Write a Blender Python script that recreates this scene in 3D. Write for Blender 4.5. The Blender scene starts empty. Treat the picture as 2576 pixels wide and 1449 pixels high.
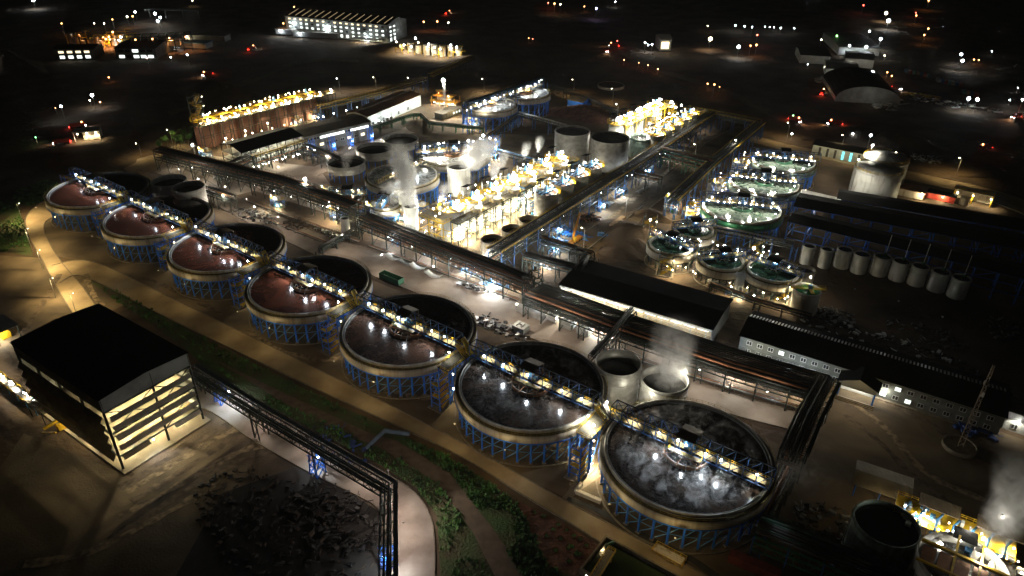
import bpy, math, random
from math import sin, cos, pi, radians, atan2, hypot, sqrt
from mathutils import Vector, Matrix
random.seed(7)
S = bpy.context.scene
C = S.collection

# ------------------------------------------------------------------ camera, world, exposure
FPX, PITCH, ROLL, CZ = 1811.2, radians(30.25), radians(0.45), 147.0
cam = bpy.data.cameras.new('camera')
cam.sensor_width = 36.0
cam.lens = FPX / 2576.0 * 36.0
cam.clip_start, cam.clip_end = 1.0, 9000.0
cam_o = bpy.data.objects.new('camera', cam)
C.objects.link(cam_o)
cam_o.matrix_world = Matrix.Translation((0, 0, CZ)) @ Matrix.Rotation(pi / 2 - PITCH, 4, 'X') @ Matrix.Rotation(ROLL, 4, 'Z')
S.camera = cam_o

w = bpy.data.worlds.new('World')
S.world = w
w.use_nodes = True
wn = w.node_tree
sky = wn.nodes.new('ShaderNodeTexSky')
sky.sky_type = 'NISHITA'
sky.sun_disc = False
sky.sun_elevation = radians(3)
sky.sun_rotation = radians(200)
wn.links.new(sky.outputs[0], wn.nodes['Background'].inputs[0])
wn.nodes['Background'].inputs[1].default_value = 0.0009
moon = bpy.data.lights.new('moon_light', 'SUN')
moon.energy = 0.0014
moon.angle = radians(3)
moon.color = (0.75, 0.85, 1.0)
moon_o = bpy.data.objects.new('moon_light', moon)
C.objects.link(moon_o)
moon_o.rotation_euler = (radians(35), radians(15), radians(30))
S.view_settings.view_transform = 'Standard'
S.view_settings.look = 'None'
S.view_settings.exposure = 0.38
S.view_settings.gamma = 1.0
cy = S.cycles
cy.use_denoising = True
cy.use_light_tree = True
cy.max_bounces = 4
cy.diffuse_bounces = 2
cy.glossy_bounces = 2
cy.transparent_max_bounces = 6
cy.volume_bounces = 0
cy.volume_max_steps = 48
cy.volume_step_rate = 1.0
cy.sample_clamp_indirect = 2.0
cy.caustics_reflective = False
cy.caustics_refractive = False

# ------------------------------------------------------------------ helpers
UX, UY = 0.8103, -0.5861          # the plant's grid: along the front row
VX, VY = 0.5861, 0.8103           # and away from it
ANG = atan2(UY, UX)


def at(dx, dy, z=0.0):
    """photo point (in a 2576 x 1449 view) -> world point at height z"""
    x, y = (dx - 1288) / FPX, (dy - 724.5) / FPX
    c, s = cos(ROLL), sin(ROLL)
    x, y = c * x + s * y, -s * x + c * y
    gy = cos(PITCH) - y * sin(PITCH)
    gz = -sin(PITCH) - y * cos(PITCH)
    t = (z - CZ) / gz
    return Vector((x * t, gy * t, z))


def depth(P):
    return P[1] * cos(PITCH) + (CZ - P[2]) * sin(PITCH)


def rad(hw, P):
    return hw * depth(P) / FPX


def off(P, u=0.0, v=0.0, z=0.0):
    return Vector((P[0] + UX * u + VX * v, P[1] + UY * u + VY * v, P[2] + z))


MATS = {}


def mat(name, col, rough=0.7, metal=0.0, col2=None, scale=0.4, zs=1.0, bump=0.0, bscale=None, spec=0.5, ramp=(0.35, 0.65), detail=4.0, dist=0.0, stripes=None):
    if name in MATS:
        return MATS[name]
    m = bpy.data.materials.new(name)
    m.use_nodes = True
    nt = m.node_tree
    b = nt.nodes['Principled BSDF']
    b.inputs['Roughness'].default_value = rough
    b.inputs['Metallic'].default_value = metal
    b.inputs['Specular IOR Level'].default_value = spec
    geo = nt.nodes.new('ShaderNodeNewGeometry')
    mp = nt.nodes.new('ShaderNodeMapping')
    mp.inputs['Scale'].default_value = (1, 1, zs)
    nt.links.new(geo.outputs['Position'], mp.inputs[0])
    if col2 is None:
        col2 = tuple(min(1, c * 0.62) for c in col)
    nz = nt.nodes.new('ShaderNodeTexNoise')
    nz.inputs['Scale'].default_value = scale
    nz.inputs['Detail'].default_value = detail
    nz.inputs['Distortion'].default_value = dist
    nt.links.new(mp.outputs[0], nz.inputs['Vector'])
    cr = nt.nodes.new('ShaderNodeValToRGB')
    cr.color_ramp.elements[0].position, cr.color_ramp.elements[1].position = ramp
    cr.color_ramp.elements[0].color = (*col2, 1)
    cr.color_ramp.elements[1].color = (*col, 1)
    nt.links.new(nz.outputs[0], cr.inputs[0])
    out = cr.outputs[0]
    nt.links.new(out, b.inputs['Base Color'])
    if stripes:            # ribbed sheet metal: object-space wave used as bump
        tc = nt.nodes.new('ShaderNodeTexCoord')
        wv = nt.nodes.new('ShaderNodeTexWave')
        wv.bands_direction = stripes[0]
        wv.inputs['Scale'].default_value = stripes[1]
        nt.links.new(tc.outputs['Object'], wv.inputs['Vector'])
        bp = nt.nodes.new('ShaderNodeBump')
        bp.inputs['Strength'].default_value = stripes[2]
        bp.inputs['Distance'].default_value = 0.3
        nt.links.new(wv.outputs[1], bp.inputs['Height'])
        nt.links.new(bp.outputs[0], b.inputs['Normal'])
    elif bump:
        n2 = nt.nodes.new('ShaderNodeTexNoise')
        n2.inputs['Scale'].default_value = bscale or scale * 4
        n2.inputs['Detail'].default_value = 6
        nt.links.new(geo.outputs['Position'], n2.inputs['Vector'])
        bp = nt.nodes.new('ShaderNodeBump')
        bp.inputs['Strength'].default_value = bump
        bp.inputs['Distance'].default_value = 1.0
        nt.links.new(n2.outputs[0], bp.inputs['Height'])
        nt.links.new(bp.outputs[0], b.inputs['Normal'])
    MATS[name] = m
    return m


def emit(name, col, strength):
    if name in MATS:
        return MATS[name]
    m = bpy.data.materials.new(name)
    m.use_nodes = True
    nt = m.node_tree
    b = nt.nodes['Principled BSDF']
    b.inputs['Base Color'].default_value = (*col, 1)
    b.inputs['Emission Color'].default_value = (*col, 1)
    b.inputs['Emission Strength'].default_value = strength
    m.cycles.emission_sampling = 'NONE'
    MATS[name] = m
    return m


class MB:
    def __init__(s):
        s.v, s.f = [], []

    def add(s, vs, fs):
        n = len(s.v)
        s.v += [tuple(p) for p in vs]
        s.f += [tuple(i + n for i in f) for f in fs]
        return s

    def box(s, cx, cy, cz, sx, sy, sz, rz=0.0):
        c, q = cos(rz), sin(rz)
        vs = []
        for z in (-sz / 2, sz / 2):
            for x, y in ((-sx / 2, -sy / 2), (sx / 2, -sy / 2), (sx / 2, sy / 2), (-sx / 2, sy / 2)):
                vs.append((cx + c * x - q * y, cy + q * x + c * y, cz + z))
        return s.add(vs, [(3, 2, 1, 0), (4, 5, 6, 7), (0, 1, 5, 4), (1, 2, 6, 5), (2, 3, 7, 6), (3, 0, 4, 7)])

    def bar(s, a, b, w=0.2, h=None):
        a, b = Vector(a), Vector(b)
        d = b - a
        if d.length < 1e-6:
            return s
        d.normalize()
        up = Vector((0, 0, 1)) if abs(d.z) < 0.95 else Vector((UX, UY, 0))
        sd = d.cross(up).normalized()
        up = sd.cross(d)
        h = h or w
        o = [sd * (w / 2) * i + up * (h / 2) * j for i, j in ((-1, -1), (1, -1), (1, 1), (-1, 1))]
        vs = [a + k for k in o] + [b + k for k in o]
        return s.add(vs, [(3, 2, 1, 0), (4, 5, 6, 7), (0, 1, 5, 4), (1, 2, 6, 5), (2, 3, 7, 6), (3, 0, 4, 7)])

    def tube(s, pts, r, n=7):
        pts = [Vector(p) for p in pts]
        rings = []
        for i, p in enumerate(pts):
            d = (pts[min(i + 1, len(pts) - 1)] - pts[max(i - 1, 0)]).normalized()
            up = Vector((0, 0, 1)) if abs(d.z) < 0.95 else Vector((1, 0, 0))
            sd = d.cross(up).normalized()
            up = sd.cross(d)
            rings.append([p + (sd * cos(2 * pi * k / n) + up * sin(2 * pi * k / n)) * r for k in range(n)])
        vs = [q for rg in rings for q in rg]
        fs = []
        for i in range(len(pts) - 1):
            for k in range(n):
                k2 = (k + 1) % n
                fs.append((i * n + k, i * n + k2, (i + 1) * n + k2, (i + 1) * n + k))
        fs.append(tuple(range(n - 1, -1, -1)))
        fs.append(tuple((len(pts) - 1) * n + k for k in range(n)))
        return s.add(vs, fs)

    def lathe(s, prof, n=48, c=(0, 0, 0), a0=0.0, a1=2 * pi):
        full = abs(a1 - a0 - 2 * pi) < 1e-6
        m = n if full else n + 1
        vs = []
        for k in range(m):
            a = a0 + (a1 - a0) * k / n
            for r, z in prof:
                vs.append((c[0] + r * cos(a), c[1] + r * sin(a), c[2] + z))
        L = len(prof)
        fs = []
        for k in range(n):
            k2 = (k + 1) % m
            for j in range(L - 1):
                fs.append((k * L + j, k2 * L + j, k2 * L + j + 1, k * L + j + 1))
        return s.add(vs, fs)

    def disc(s, r, z, n=48, c=(0, 0), rnd=0.0):
        vs = [(c[0] + r * cos(2 * pi * k / n), c[1] + r * sin(2 * pi * k / n), z) for k in range(n)]
        return s.add(vs, [tuple(range(n))])

    def cyl(s, c, r, h, n=16, r2=None):
        r2 = r if r2 is None else r2
        s.lathe([(r, 0), (r2, h)], n, c)
        s.add([(c[0] + r2 * cos(2 * pi * k / n), c[1] + r2 * sin(2 * pi * k / n), c[2] + h) for k in range(n)], [tuple(range(n))])
        return s

    def poly(s, pts, z0, z1=None):
        n = len(pts)
        if z1 is None:
            return s.add([(p[0], p[1], z0) for p in pts], [tuple(range(n))])
        vs = [(p[0], p[1], z0) for p in pts] + [(p[0], p[1], z1) for p in pts]
        return s.add(vs, [tuple(range(n - 1, -1, -1)), tuple(range(n, 2 * n))] + [(i, (i + 1) % n, n + (i + 1) % n, n + i) for i in range(n)])

    def quad(s, a, b, c, d):
        return s.add([a, b, c, d], [(0, 1, 2, 3)])

    def rail(s, pts, h=1.1, sp=2.0, w=0.07, closed=False):
        pts = [Vector(p) for p in pts]
        if closed:
            pts = pts + [pts[0]]
        for a, b in zip(pts[:-1], pts[1:]):
            L = (b - a).length
            for hz in (h, h * 0.5):
                s.bar(a + Vector((0, 0, hz)), b + Vector((0, 0, hz)), w)
            k = max(1, round(L / sp))
            for i in range(k + 1):
                p = a.lerp(b, i / k)
                s.bar(p, p + Vector((0, 0, h)), w)
        return s

    def build(s, name, m, parent=None, smooth=False):
        me = bpy.data.meshes.new(name)
        me.from_pydata(s.v, [], s.f)
        if smooth:
            me.shade_smooth()
        me.materials.append(m)
        me.update()
        o = bpy.data.objects.new(name, me)
        C.objects.link(o)
        if parent is not None:
            o.parent = parent
        return o


def tag(o, label=None, cat=None, group=None, kind=None):
    if label: o['label'] = label
    if cat: o['category'] = cat
    if group: o['group'] = group
    if kind: o['kind'] = kind
    return o


def thing(name, label, cat, loc=(0, 0, 0), rz=0.0, group=None):
    o = bpy.data.objects.new(name, None)
    o.empty_display_size = 0.5
    C.objects.link(o)
    o.location = loc
    o.rotation_euler = (0, 0, rz)
    return tag(o, label, cat, group)


def copy_tree(o, parent=None):
    c = o.copy()
    C.objects.link(c)
    c.parent = parent
    for ch in list(o.children):
        copy_tree(ch, c)
    return c


LIGHT_GAIN = 2.4


def light(parent, loc, col, power, r=0.25, target=None, cone=110, blend=0.5):
    ld = bpy.data.lights.new('lamp_light', 'SPOT' if target is not None else 'POINT')
    ld.energy = power * LIGHT_GAIN
    ld.color = col
    ld.shadow_soft_size = r
    o = bpy.data.objects.new('lamp_light', ld)
    C.objects.link(o)
    o.parent = parent
    o.location = loc
    if target is not None:
        ld.spot_size = radians(cone)
        ld.spot_blend = blend
        d = Vector(target) - Vector(loc)
        o.rotation_euler = d.to_track_quat('-Z', 'Y').to_euler()
    return o


WHITE, COOL, WARM, AMBER, ORANGE = (1, 0.94, 0.77), (0.82, 0.92, 1.0), (1, 0.84, 0.5), (1, 0.74, 0.34), (1, 0.42, 0.14)
E_WHITE = emit('bulb_white', (1, 0.97, 0.9), 40)
E_COOL = emit('bulb_cool', (0.8, 0.92, 1.0), 40)
E_WARM = emit('bulb_warm', (1, 0.85, 0.55), 25)
E_ORANGE = emit('bulb_orange', (1, 0.4, 0.12), 14)
E_RED = emit('bulb_red', (1, 0.04, 0.03), 10)
E_WINDOW = emit('lit_window', (0.9, 1.0, 0.92), 1.6)
E_WINWARM = emit('lit_window_warm', (1, 0.82, 0.5), 1.5)
EM = {WHITE: E_WHITE, COOL: E_COOL, WARM: E_WARM, AMBER: E_WARM, ORANGE: E_ORANGE}


def bulb(parent, loc, col=WHITE, power=1500, r=0.3, target=None, cone=120, name='floodlight', vis=True):
    """a lamp part: glowing lens with its own light"""
    if vis:
        mb = MB()
        x, y, z = loc
        mb.lathe([(0.02, -r), (r * 0.75, -r * 0.65), (r, 0), (r * 0.75, r * 0.65), (0.02, r)], 8, (x, y, z))
        o = mb.build(name, EM[col], parent, True)
        o.visible_shadow = True
        o.visible_diffuse = True
    else:
        o = parent
    lo = Vector(loc)
    if target is not None:
        lo = lo + (Vector(target) - lo).normalized() * (r * 1.3)
    else:
        lo = lo + Vector((0, 0, -r * 1.5))
    if target is None and (z if vis else loc[2]) > 4.5:
        target, cone = lo + Vector((0, 0, -1)), 142
    light(o, lo, col, power, max(0.1, r * 0.4), target, cone)
    return o


ORD = ['first', 'second', 'third', 'fourth', 'fifth', 'sixth', 'seventh', 'eighth', 'ninth', 'tenth', 'eleventh', 'twelfth',
       'thirteenth', 'fourteenth', 'fifteenth', 'sixteenth', 'seventeenth', 'eighteenth', 'nineteenth', 'twentieth']

# ------------------------------------------------------------------ materials
M_SOIL = mat('soil', (0.11, 0.07, 0.038), 0.95, col2=(0.04, 0.025, 0.014), scale=0.05, bump=0.5, bscale=0.35, detail=8)
M_YARD = mat('packed_yard', (0.19, 0.14, 0.085), 0.9, col2=(0.04, 0.028, 0.017), scale=0.06, bump=0.12, bscale=1.7, detail=12, ramp=(0.3, 0.7), dist=0.6)
M_REDSOIL = mat('red_soil', (0.16, 0.07, 0.045), 0.95, col2=(0.07, 0.028, 0.02), scale=0.3, bump=0.7, bscale=1.2)
M_CONC = mat('concrete_road', (0.3, 0.25, 0.2), 0.85, col2=(0.2, 0.155, 0.115), scale=0.12, bump=0.08, bscale=2, detail=9)
M_ROADW = mat('dusty_road', (0.4, 0.31, 0.19), 0.88, col2=(0.24, 0.17, 0.1), scale=0.1, bump=0.08, bscale=2, detail=9)
M_ROADP = mat('haul_road', (0.31, 0.27, 0.23), 0.88, col2=(0.17, 0.135, 0.11), scale=0.12, bump=0.08, bscale=2, detail=9)
M_KERB = mat('kerb_concrete', (0.21, 0.175, 0.13), 0.85, scale=1.0)
M_TANKC = mat('tank_concrete', (0.4, 0.375, 0.32), 0.65, col2=(0.25, 0.2, 0.14), scale=0.7, zs=0.06, ramp=(0.3, 0.55), bump=0.05, bscale=3)
M_STEEL = mat('galvanised_steel', (0.5, 0.5, 0.48), 0.38, 0.75, col2=(0.34, 0.34, 0.32), scale=0.5, zs=0.15)
M_STEELB = mat('brushed_tank_steel', (0.55, 0.54, 0.5), 0.45, 0.35, col2=(0.36, 0.35, 0.31), scale=0.4, zs=1.4, bump=0.03, bscale=1.5)
M_WHITE = mat('white_tank_paint', (0.62, 0.62, 0.58), 0.5, col2=(0.4, 0.37, 0.31), scale=0.6, zs=0.25, ramp=(0.25, 0.5))
M_CREAM = mat('cream_tank_paint', (0.56, 0.5, 0.4), 0.55, col2=(0.3, 0.22, 0.14), scale=0.8, zs=0.2, ramp=(0.25, 0.5))
M_BLUE = mat('blue_steel_paint', (0.025, 0.17, 0.72), 0.4, col2=(0.018, 0.12, 0.52), scale=0.5)
M_LBLUE = mat('light_blue_paint', (0.1, 0.3, 0.55), 0.4, col2=(0.05, 0.16, 0.34), scale=0.5)
M_YEL = mat('yellow_rail_paint', (0.7, 0.46, 0.02), 0.45, col2=(0.5, 0.3, 0.015), scale=0.5)
M_YELD = mat('faded_yellow_rail', (0.4, 0.29, 0.04), 0.6, scale=.5)
M_GREYRIM = mat('grey_launder', (.2, .2, .19), .7, scale=.5)
M_GREEN = mat('green_steel_paint', (0.03, 0.14, 0.07), 0.5, scale=0.5)
M_GTANK = mat('green_tank_paint', (0.03, 0.22, 0.08), 0.45, col2=(0.02, 0.12, 0.05), scale=0.5, zs=0.2)
M_GGREY = mat('green_grey_tank', (0.22, 0.32, 0.28), 0.45, 0.2, col2=(0.1, 0.12, 0.1), scale=0.5, zs=0.4)
M_DARK = mat('dark_green_steel', (0.03, 0.045, 0.038), 0.5, 0.2, col2=(0.015, 0.02, 0.018), scale=0.6)
M_PIPE = mat('dark_pipe_cladding', (0.07, 0.065, 0.058), 0.6, 0.2, col2=(0.045, 0.04, 0.035), scale=0.3)
M_PIPEB = mat('bright_pipe_cladding', (0.5, 0.48, 0.43), 0.3, 0.7, scale=0.4)
M_RUSTP = mat('rusty_pipe', (0.35, 0.16, 0.07), 0.6, 0.1, scale=0.4)
M_GRATE = mat('deck_grating', (0.3, 0.26, 0.17), 0.7, scale=1.0)
M_DGRATE = mat('dark_walkway_grating', (0.05, 0.045, 0.03), 0.8, scale=1.0)
M_TRUSS = mat('bridge_steel_blue', (0.03, 0.11, 0.3), 0.5, col2=(0.015, 0.06, 0.18), scale=0.5)
M_TRUSS_SHADE = mat('bridge_top_steel', (0.012, 0.025, 0.05), 0.6, scale=0.5)  # darker copy of the bridge blue: shade above the lamps painted in
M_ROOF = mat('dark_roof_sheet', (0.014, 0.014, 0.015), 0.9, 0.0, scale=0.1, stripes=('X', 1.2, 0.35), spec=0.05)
M_ROOFG = mat('grey_roof_sheet', (0.22, 0.2, 0.17), 0.5, 0.3, scale=0.2, stripes=('X', 1.0, 0.5))
M_ROOFB = mat('brown_canopy_sheet', (0.18, 0.13, 0.07), 0.5, 0.2, scale=0.3, stripes=('X', 1.0, 0.6))
M_ROOFR = mat('red_brown_roof_sheet', (0.25, 0.12, 0.06), 0.6, 0.1, scale=0.2, stripes=('X', 0.8, 0.4))
M_WALLW = mat('white_cladding', (0.6, 0.62, 0.6), 0.6, col2=(0.45, 0.46, 0.44), scale=0.2, stripes=('X', 1.2, 0.2))
M_WALLG = mat('grey_cladding', (0.4, 0.42, 0.38), 0.6, scale=0.2)
M_WALLD = mat('dark_cladding', (0.14, 0.14, 0.13), 0.6, scale=0.2)
M_REDTANK = mat('rust_red_tank', (0.34, 0.16, 0.1), 0.6, 0.1, col2=(0.2, 0.1, 0.08), scale=0.15, zs=0.15)
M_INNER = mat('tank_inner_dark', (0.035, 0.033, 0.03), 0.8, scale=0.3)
M_GRASS = mat('grass_leaves', (0.07, 0.19, 0.03), 0.8, col2=(0.02, 0.055, 0.012), scale=0.3)
M_TURF = mat('grass_ground', (0.045, 0.09, 0.022), 0.95, col2=(0.06, 0.045, 0.02), scale=0.12, bump=0.8, bscale=1.5, detail=8)
M_BARK = mat('bark', (0.08, 0.055, 0.035), 0.9)
M_GLASS = mat('dark_window_glass', (0.03, 0.035, 0.04), 0.12, scale=1)
M_FRAMEW = mat('window_frame_white', (0.6, 0.6, 0.58), 0.6)
M_RUBBER = mat('rubber', (0.02, 0.02, 0.02), 0.9)
M_REDP = mat('red_paint', (0.5, 0.05, 0.03), 0.5)
M_ORP = mat('orange_paint', (0.6, 0.25, 0.03), 0.5)
M_TARP = mat('blue_tarpaulin', (0.03, 0.08, 0.3), 0.6, bump=0.4)
M_SCRAP = mat('scrap_pile', (0.032, 0.029, 0.027), 0.8, col2=(0.015, 0.015, 0.017), scale=1.5, bump=0.6)
M_MUD = mat('pond_mud', (0.13, 0.09, 0.06), 0.9)


def liquid(name, col, col2, foam=0.0, foamcol=(0.5, 0.5, 0.5), rough=0.14, fs=0.22):
    m = bpy.data.materials.new(name)
    m.use_nodes = True
    nt = m.node_tree
    b = nt.nodes['Principled BSDF']
    geo = nt.nodes.new('ShaderNodeNewGeometry')
    n1 = nt.nodes.new('ShaderNodeTexNoise')
    n1.inputs['Scale'].default_value = 0.09
    n1.inputs['Detail'].default_value = 6
    n1.inputs['Distortion'].default_value = 1.2
    nt.links.new(geo.outputs['Position'], n1.inputs['Vector'])
    cr = nt.nodes.new('ShaderNodeValToRGB')
    cr.color_ramp.elements[0].position, cr.color_ramp.elements[1].position = 0.38, 0.62
    cr.color_ramp.elements[0].color = (*col2, 1)
    cr.color_ramp.elements[1].color = (*col, 1)
    nt.links.new(n1.outputs[0], cr.inputs[0])
    out = cr.outputs[0]
    if foam:
        n2 = nt.nodes.new('ShaderNodeTexNoise')
        n2.inputs['Scale'].default_value = fs
        n2.inputs['Detail'].default_value = 9
        n2.inputs['Roughness'].default_value = 0.62
        n2.inputs['Distortion'].default_value = 2.5
        nt.links.new(geo.outputs['Position'], n2.inputs['Vector'])
        c2 = nt.nodes.new('ShaderNodeValToRGB')
        e = c2.color_ramp.elements
        e[0].position, e[0].color = 0.5 - 0.16 * foam, (0, 0, 0, 1)
        e[1].position, e[1].color = 0.72, (foam, foam, foam, 1)
        nt.links.new(n2.outputs[0], c2.inputs[0])
        mx = nt.nodes.new('ShaderNodeMix')
        mx.data_type = 'RGBA'
        nt.links.new(c2.outputs[0], mx.inputs[0])
        nt.links.new(out, mx.inputs[6])
        mx.inputs[7].default_value = (*foamcol, 1)
        out = mx.outputs[2]
    nt.links.new(out, b.inputs['Base Color'])
    b.inputs['Roughness'].default_value = rough
    b.inputs['Specular IOR Level'].default_value = 0.6
    n3 = nt.nodes.new('ShaderNodeTexNoise')
    n3.inputs['Scale'].default_value = 0.8
    n3.inputs['Detail'].default_value = 3
    nt.links.new(geo.outputs['Position'], n3.inputs['Vector'])
    bp = nt.nodes.new('ShaderNodeBump')
    bp.inputs['Strength'].default_value = 0.08
    bp.inputs['Distance'].default_value = 0.5
    nt.links.new(n3.outputs[0], bp.inputs['Height'])
    nt.links.new(bp.outputs[0], b.inputs['Normal'])
    return m


LQ_RED = liquid('red_slurry', (0.1, 0.03, 0.016), (0.05, 0.017, 0.01), 0.16, (0.2, 0.1, 0.08), fs=.5)
LQ_BROWN = liquid('brown_slurry', (0.055, 0.028, 0.018), (0.018, 0.012, 0.01), 0.25, (0.18, 0.13, 0.11), fs=.5)
LQ_BLACK = liquid('black_slurry', (0.04, 0.026, 0.018), (0.012, 0.011, 0.011), 0.2, (0.2, 0.19, 0.18), fs=.5)
LQ_DARK = liquid('dark_still_liquid', (0.014, 0.013, 0.012), (0.008, 0.008, 0.008), 0, rough=0.25)
LQ_GREEN = liquid('green_liquor', (0.018, 0.05, 0.025), (0.01, 0.028, 0.015), 0, rough=0.1)
LQ_GREENF = liquid('green_foamy_liquor', (0.05, 0.085, 0.055), (0.03, 0.05, 0.035), 0.55, (0.4, 0.44, 0.4))
LQ_PALE = liquid('pale_foamy_liquor', (0.1, 0.1, 0.09), (0.03, 0.03, 0.03), 0.85, (0.5, 0.5, 0.48))
LQ_BGREEN = liquid('bright_green_liquid', (0.02, 0.2, 0.05), (0.015, 0.13, 0.03), 0, rough=0.2)

# ------------------------------------------------------------------ ground, roads, water
def ground():
    mb = MB()
    xs = [-6000, -2500, -1200] + [x * 40 for x in range(-20, 21)] + [1200, 2500, 6000]
    ys = [-200, 0] + [y * 40 for y in range(1, 30)] + [1500, 2200, 4000, 7500]
    n = len(xs)
    vs = []
    for y in ys:
        for x in xs:
            z = -0.02
            far = max(0, (y - 620) / 200)
            z -= 0.0 if far == 0 else min(far, 1) * 1.5 * (1 + sin(x * 0.013 + y * 0.007))
            if x < -330:
                z -= min(1, (-330 - x) / 150) * 1.2 * (1 + sin(y * 0.02))
            vs.append((x, y, z))
    fs = [(j * n + i, j * n + i + 1, (j + 1) * n + i + 1, (j + 1) * n + i) for j in range(len(ys) - 1) for i in range(n - 1)]
    mb.add(vs, fs)
    o = mb.build('ground', M_SOIL)
    tag(o, 'dark brown bare earth of the whole site', kind='structure')


ground()


def smooth_path(pts, n=6):
    """Catmull-Rom through world points"""
    out = []
    P = [pts[0]] + list(pts) + [pts[-1]]
    for i in range(1, len(P) - 2):
        for k in range(n):
            t = k / n
            a, b, c, d = P[i - 1], P[i], P[i + 1], P[i + 2]
            out.append(0.5 * ((2 * b) + (c - a) * t + (2 * a - 5 * b + 4 * c - d) * t * t + (3 * b - a - 3 * c + d) * t ** 3))
    out.append(pts[-1])
    return out


def road(name, label, edge_a, edge_b, m, z, kerb=True, n=6):
    """road between two photo-traced edges (lists of equal length)"""
    A = smooth_path([at(x, y, 0) for x, y in edge_a], n)
    B = smooth_path([at(x, y, 0) for x, y in edge_b], n)
    mb = MB()
    vs = [(p.x, p.y, z) for p in A] + [(p.x, p.y, z) for p in B]
    L = len(A)
    mb.add(vs, [(i, i + 1, L + i + 1, L + i) for i in range(L - 1)])
    o = mb.build(name, m)
    tag(o, label, kind='structure')
    if kerb:
        kb = MB()
        for E_ in (A, B):
            for p, q in zip(E_[:-1], E_[1:]):
                kb.bar((p.x, p.y, z + 0.05), (q.x, q.y, z + 0.05), 0.3, 0.3)
        k = kb.build('kerb', M_KERB)
        tag(k, 'concrete kerb along ' + label, kind='structure')
    return o


road('road', 'warm lit road along the front thickener row',
     [(130, 668), (237, 660), (467, 768), (800, 930), (1142, 1103), (1402, 1249), (1717, 1416), (1840, 1490)],
     [(150, 712), (213, 696), (400, 790), (767, 966), (1128, 1133), (1315, 1246), (1525, 1376), (1640, 1490)], M_ROADW, 0.08)
road('road', 'curved road looping round the left end of the front thickeners',
     [(200, 512), (120, 505), (70, 540), (72, 590), (105, 650), (142, 720), (190, 800)],
     [(195, 545), (142, 545), (112, 562), (118, 600), (155, 660), (205, 718), (255, 790)], M_ROADW, 0.06)
road('road', 'wide concrete road running through the middle of the plant',
     [(380, 398), (470, 425), (588, 492), (826, 596), (960, 632), (1180, 708), (1480, 836), (1780, 968), (2060, 1050)],
     [(350, 428), (440, 452), (570, 532), (790, 640), (940, 695), (1150, 778), (1420, 884), (1740, 1012), (2030, 1092)], M_CONC, 0.06)
road('road', 'pinkish haul road curving beside the conveyor gallery',
     [(480, 930), (560, 966), (700, 1044), (859, 1128), (975, 1193), (1046, 1242), (1082, 1300), (1093, 1370), (1092, 1480)],
     [(430, 1010), (520, 1030), (640, 1110), (790, 1195), (905, 1250), (950, 1280), (972, 1330), (980, 1390), (982, 1480)], M_ROADP, 0.1)
road('road', 'narrow access road beyond the right thickeners',
     [(1890, 340), (1990, 364), (2157, 400), (2290, 431), (2484, 474), (2700, 548)],
     [(1886, 356), (1985, 382), (2148, 416), (2284, 452), (2478, 502), (2680, 585)], M_ROADW, 0.05)
road('road', 'road between the two long pipe racks',
     [(1440, 600), (1540, 540), (1600, 486), (1680, 440), (1790, 350), (1860, 318)],
     [(1500, 632), (1590, 575), (1650, 510), (1730, 462), (1830, 372), (1905, 330)], M_YARD, 0.05)
road('road', 'pale road in front of the long white plant building',
     [(790, 420), (900, 372), (1000, 327), (1090, 300), (1170, 298)],
     [(800, 442), (915, 392), (1010, 347), (1095, 320), (1190, 318)], M_CONC, 0.05)
road('road', 'warm lit track leading off beyond the pipe rack on the left',
     [(310, 424), (400, 384), (470, 352)], [(345, 452), (432, 404), (500, 365)], M_ROADW, 0.07, False)
road('road', 'far track where trucks drive at the left edge',
     [(-60, 420), (140, 372), (300, 330), (420, 282)], [(-60, 436), (145, 388), (310, 344), (430, 292)], M_SOIL, 0.05, False)


def patch(name, label, pts, m, z):
    mb = MB()
    mb.poly([at(x, y, 0) for x, y in pts], z)
    return tag(mb.build(name, m), label, kind='structure')


patch('yard', 'packed earth yard round the front thickener row', [(180, 480), (350, 440), (600, 520), (900, 690), (1300, 850), (1700, 1000), (2050, 1160), (2150, 1500), (1900, 1500), (1450, 1268), (1000, 1035), (500, 785), (240, 664), (120, 640), (110, 520)], M_YARD, 0.01)
patch('yard', 'packed earth yard left of the storage hall', [(-40, 640), (120, 650), (330, 760), (240, 800), (40, 880), (-60, 900)], M_YARD, 0.02)
patch('yard', 'dim yard in front of the storage hall', [(-80, 1290), (60, 1090), (330, 1200), (560, 1010), (700, 1090), (1000, 1290), (985, 1500), (-90, 1500)], M_YARD, 0.012)
patch('yard', 'pale yard under the left pipe rack', [(345, 400), (420, 380), (800, 420), (900, 560), (640, 480), (560, 500), (400, 470), (330, 440)], M_CONC, 0.03)
patch('yard', 'warm lit yard by the control room', [(1000, 330), (930, 300), (1060, 262), (1180, 262), (1240, 320), (1100, 350)], M_YARD, 0.03)
patch('yard', 'yard between the tank rows', [(800, 420), (1100, 340), (1700, 330), (1500, 640), (1230, 680), (940, 600)], M_YARD, 0.02)
patch('yard', 'open lot in front of the office block', [(1960, 1120), (2100, 940), (2700, 1150), (2700, 1500), (2150, 1500)], M_YARD, 0.015)
patch('yard', 'dark yard beyond the office block', [(1880, 790), (2040, 620), (2600, 730), (2700, 1000)], M_SOIL, 0.02)
patch('scrap_ground', 'ground painted near black for the unlit yard under the scrap heap, lower left', [(560, 1240), (760, 1170), (960, 1290), (975, 1490), (420, 1490)], mat('painted_shade', (.03, .026, .022), .95, scale=.4), 0.035)  # near-black colour stands in for the missing light on this ground
patch('yard', 'yard lit by the storage hall floodlights', [(330, 1186), (520, 1052), (640, 1070), (420, 1250)], M_YARD, 0.03)
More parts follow.
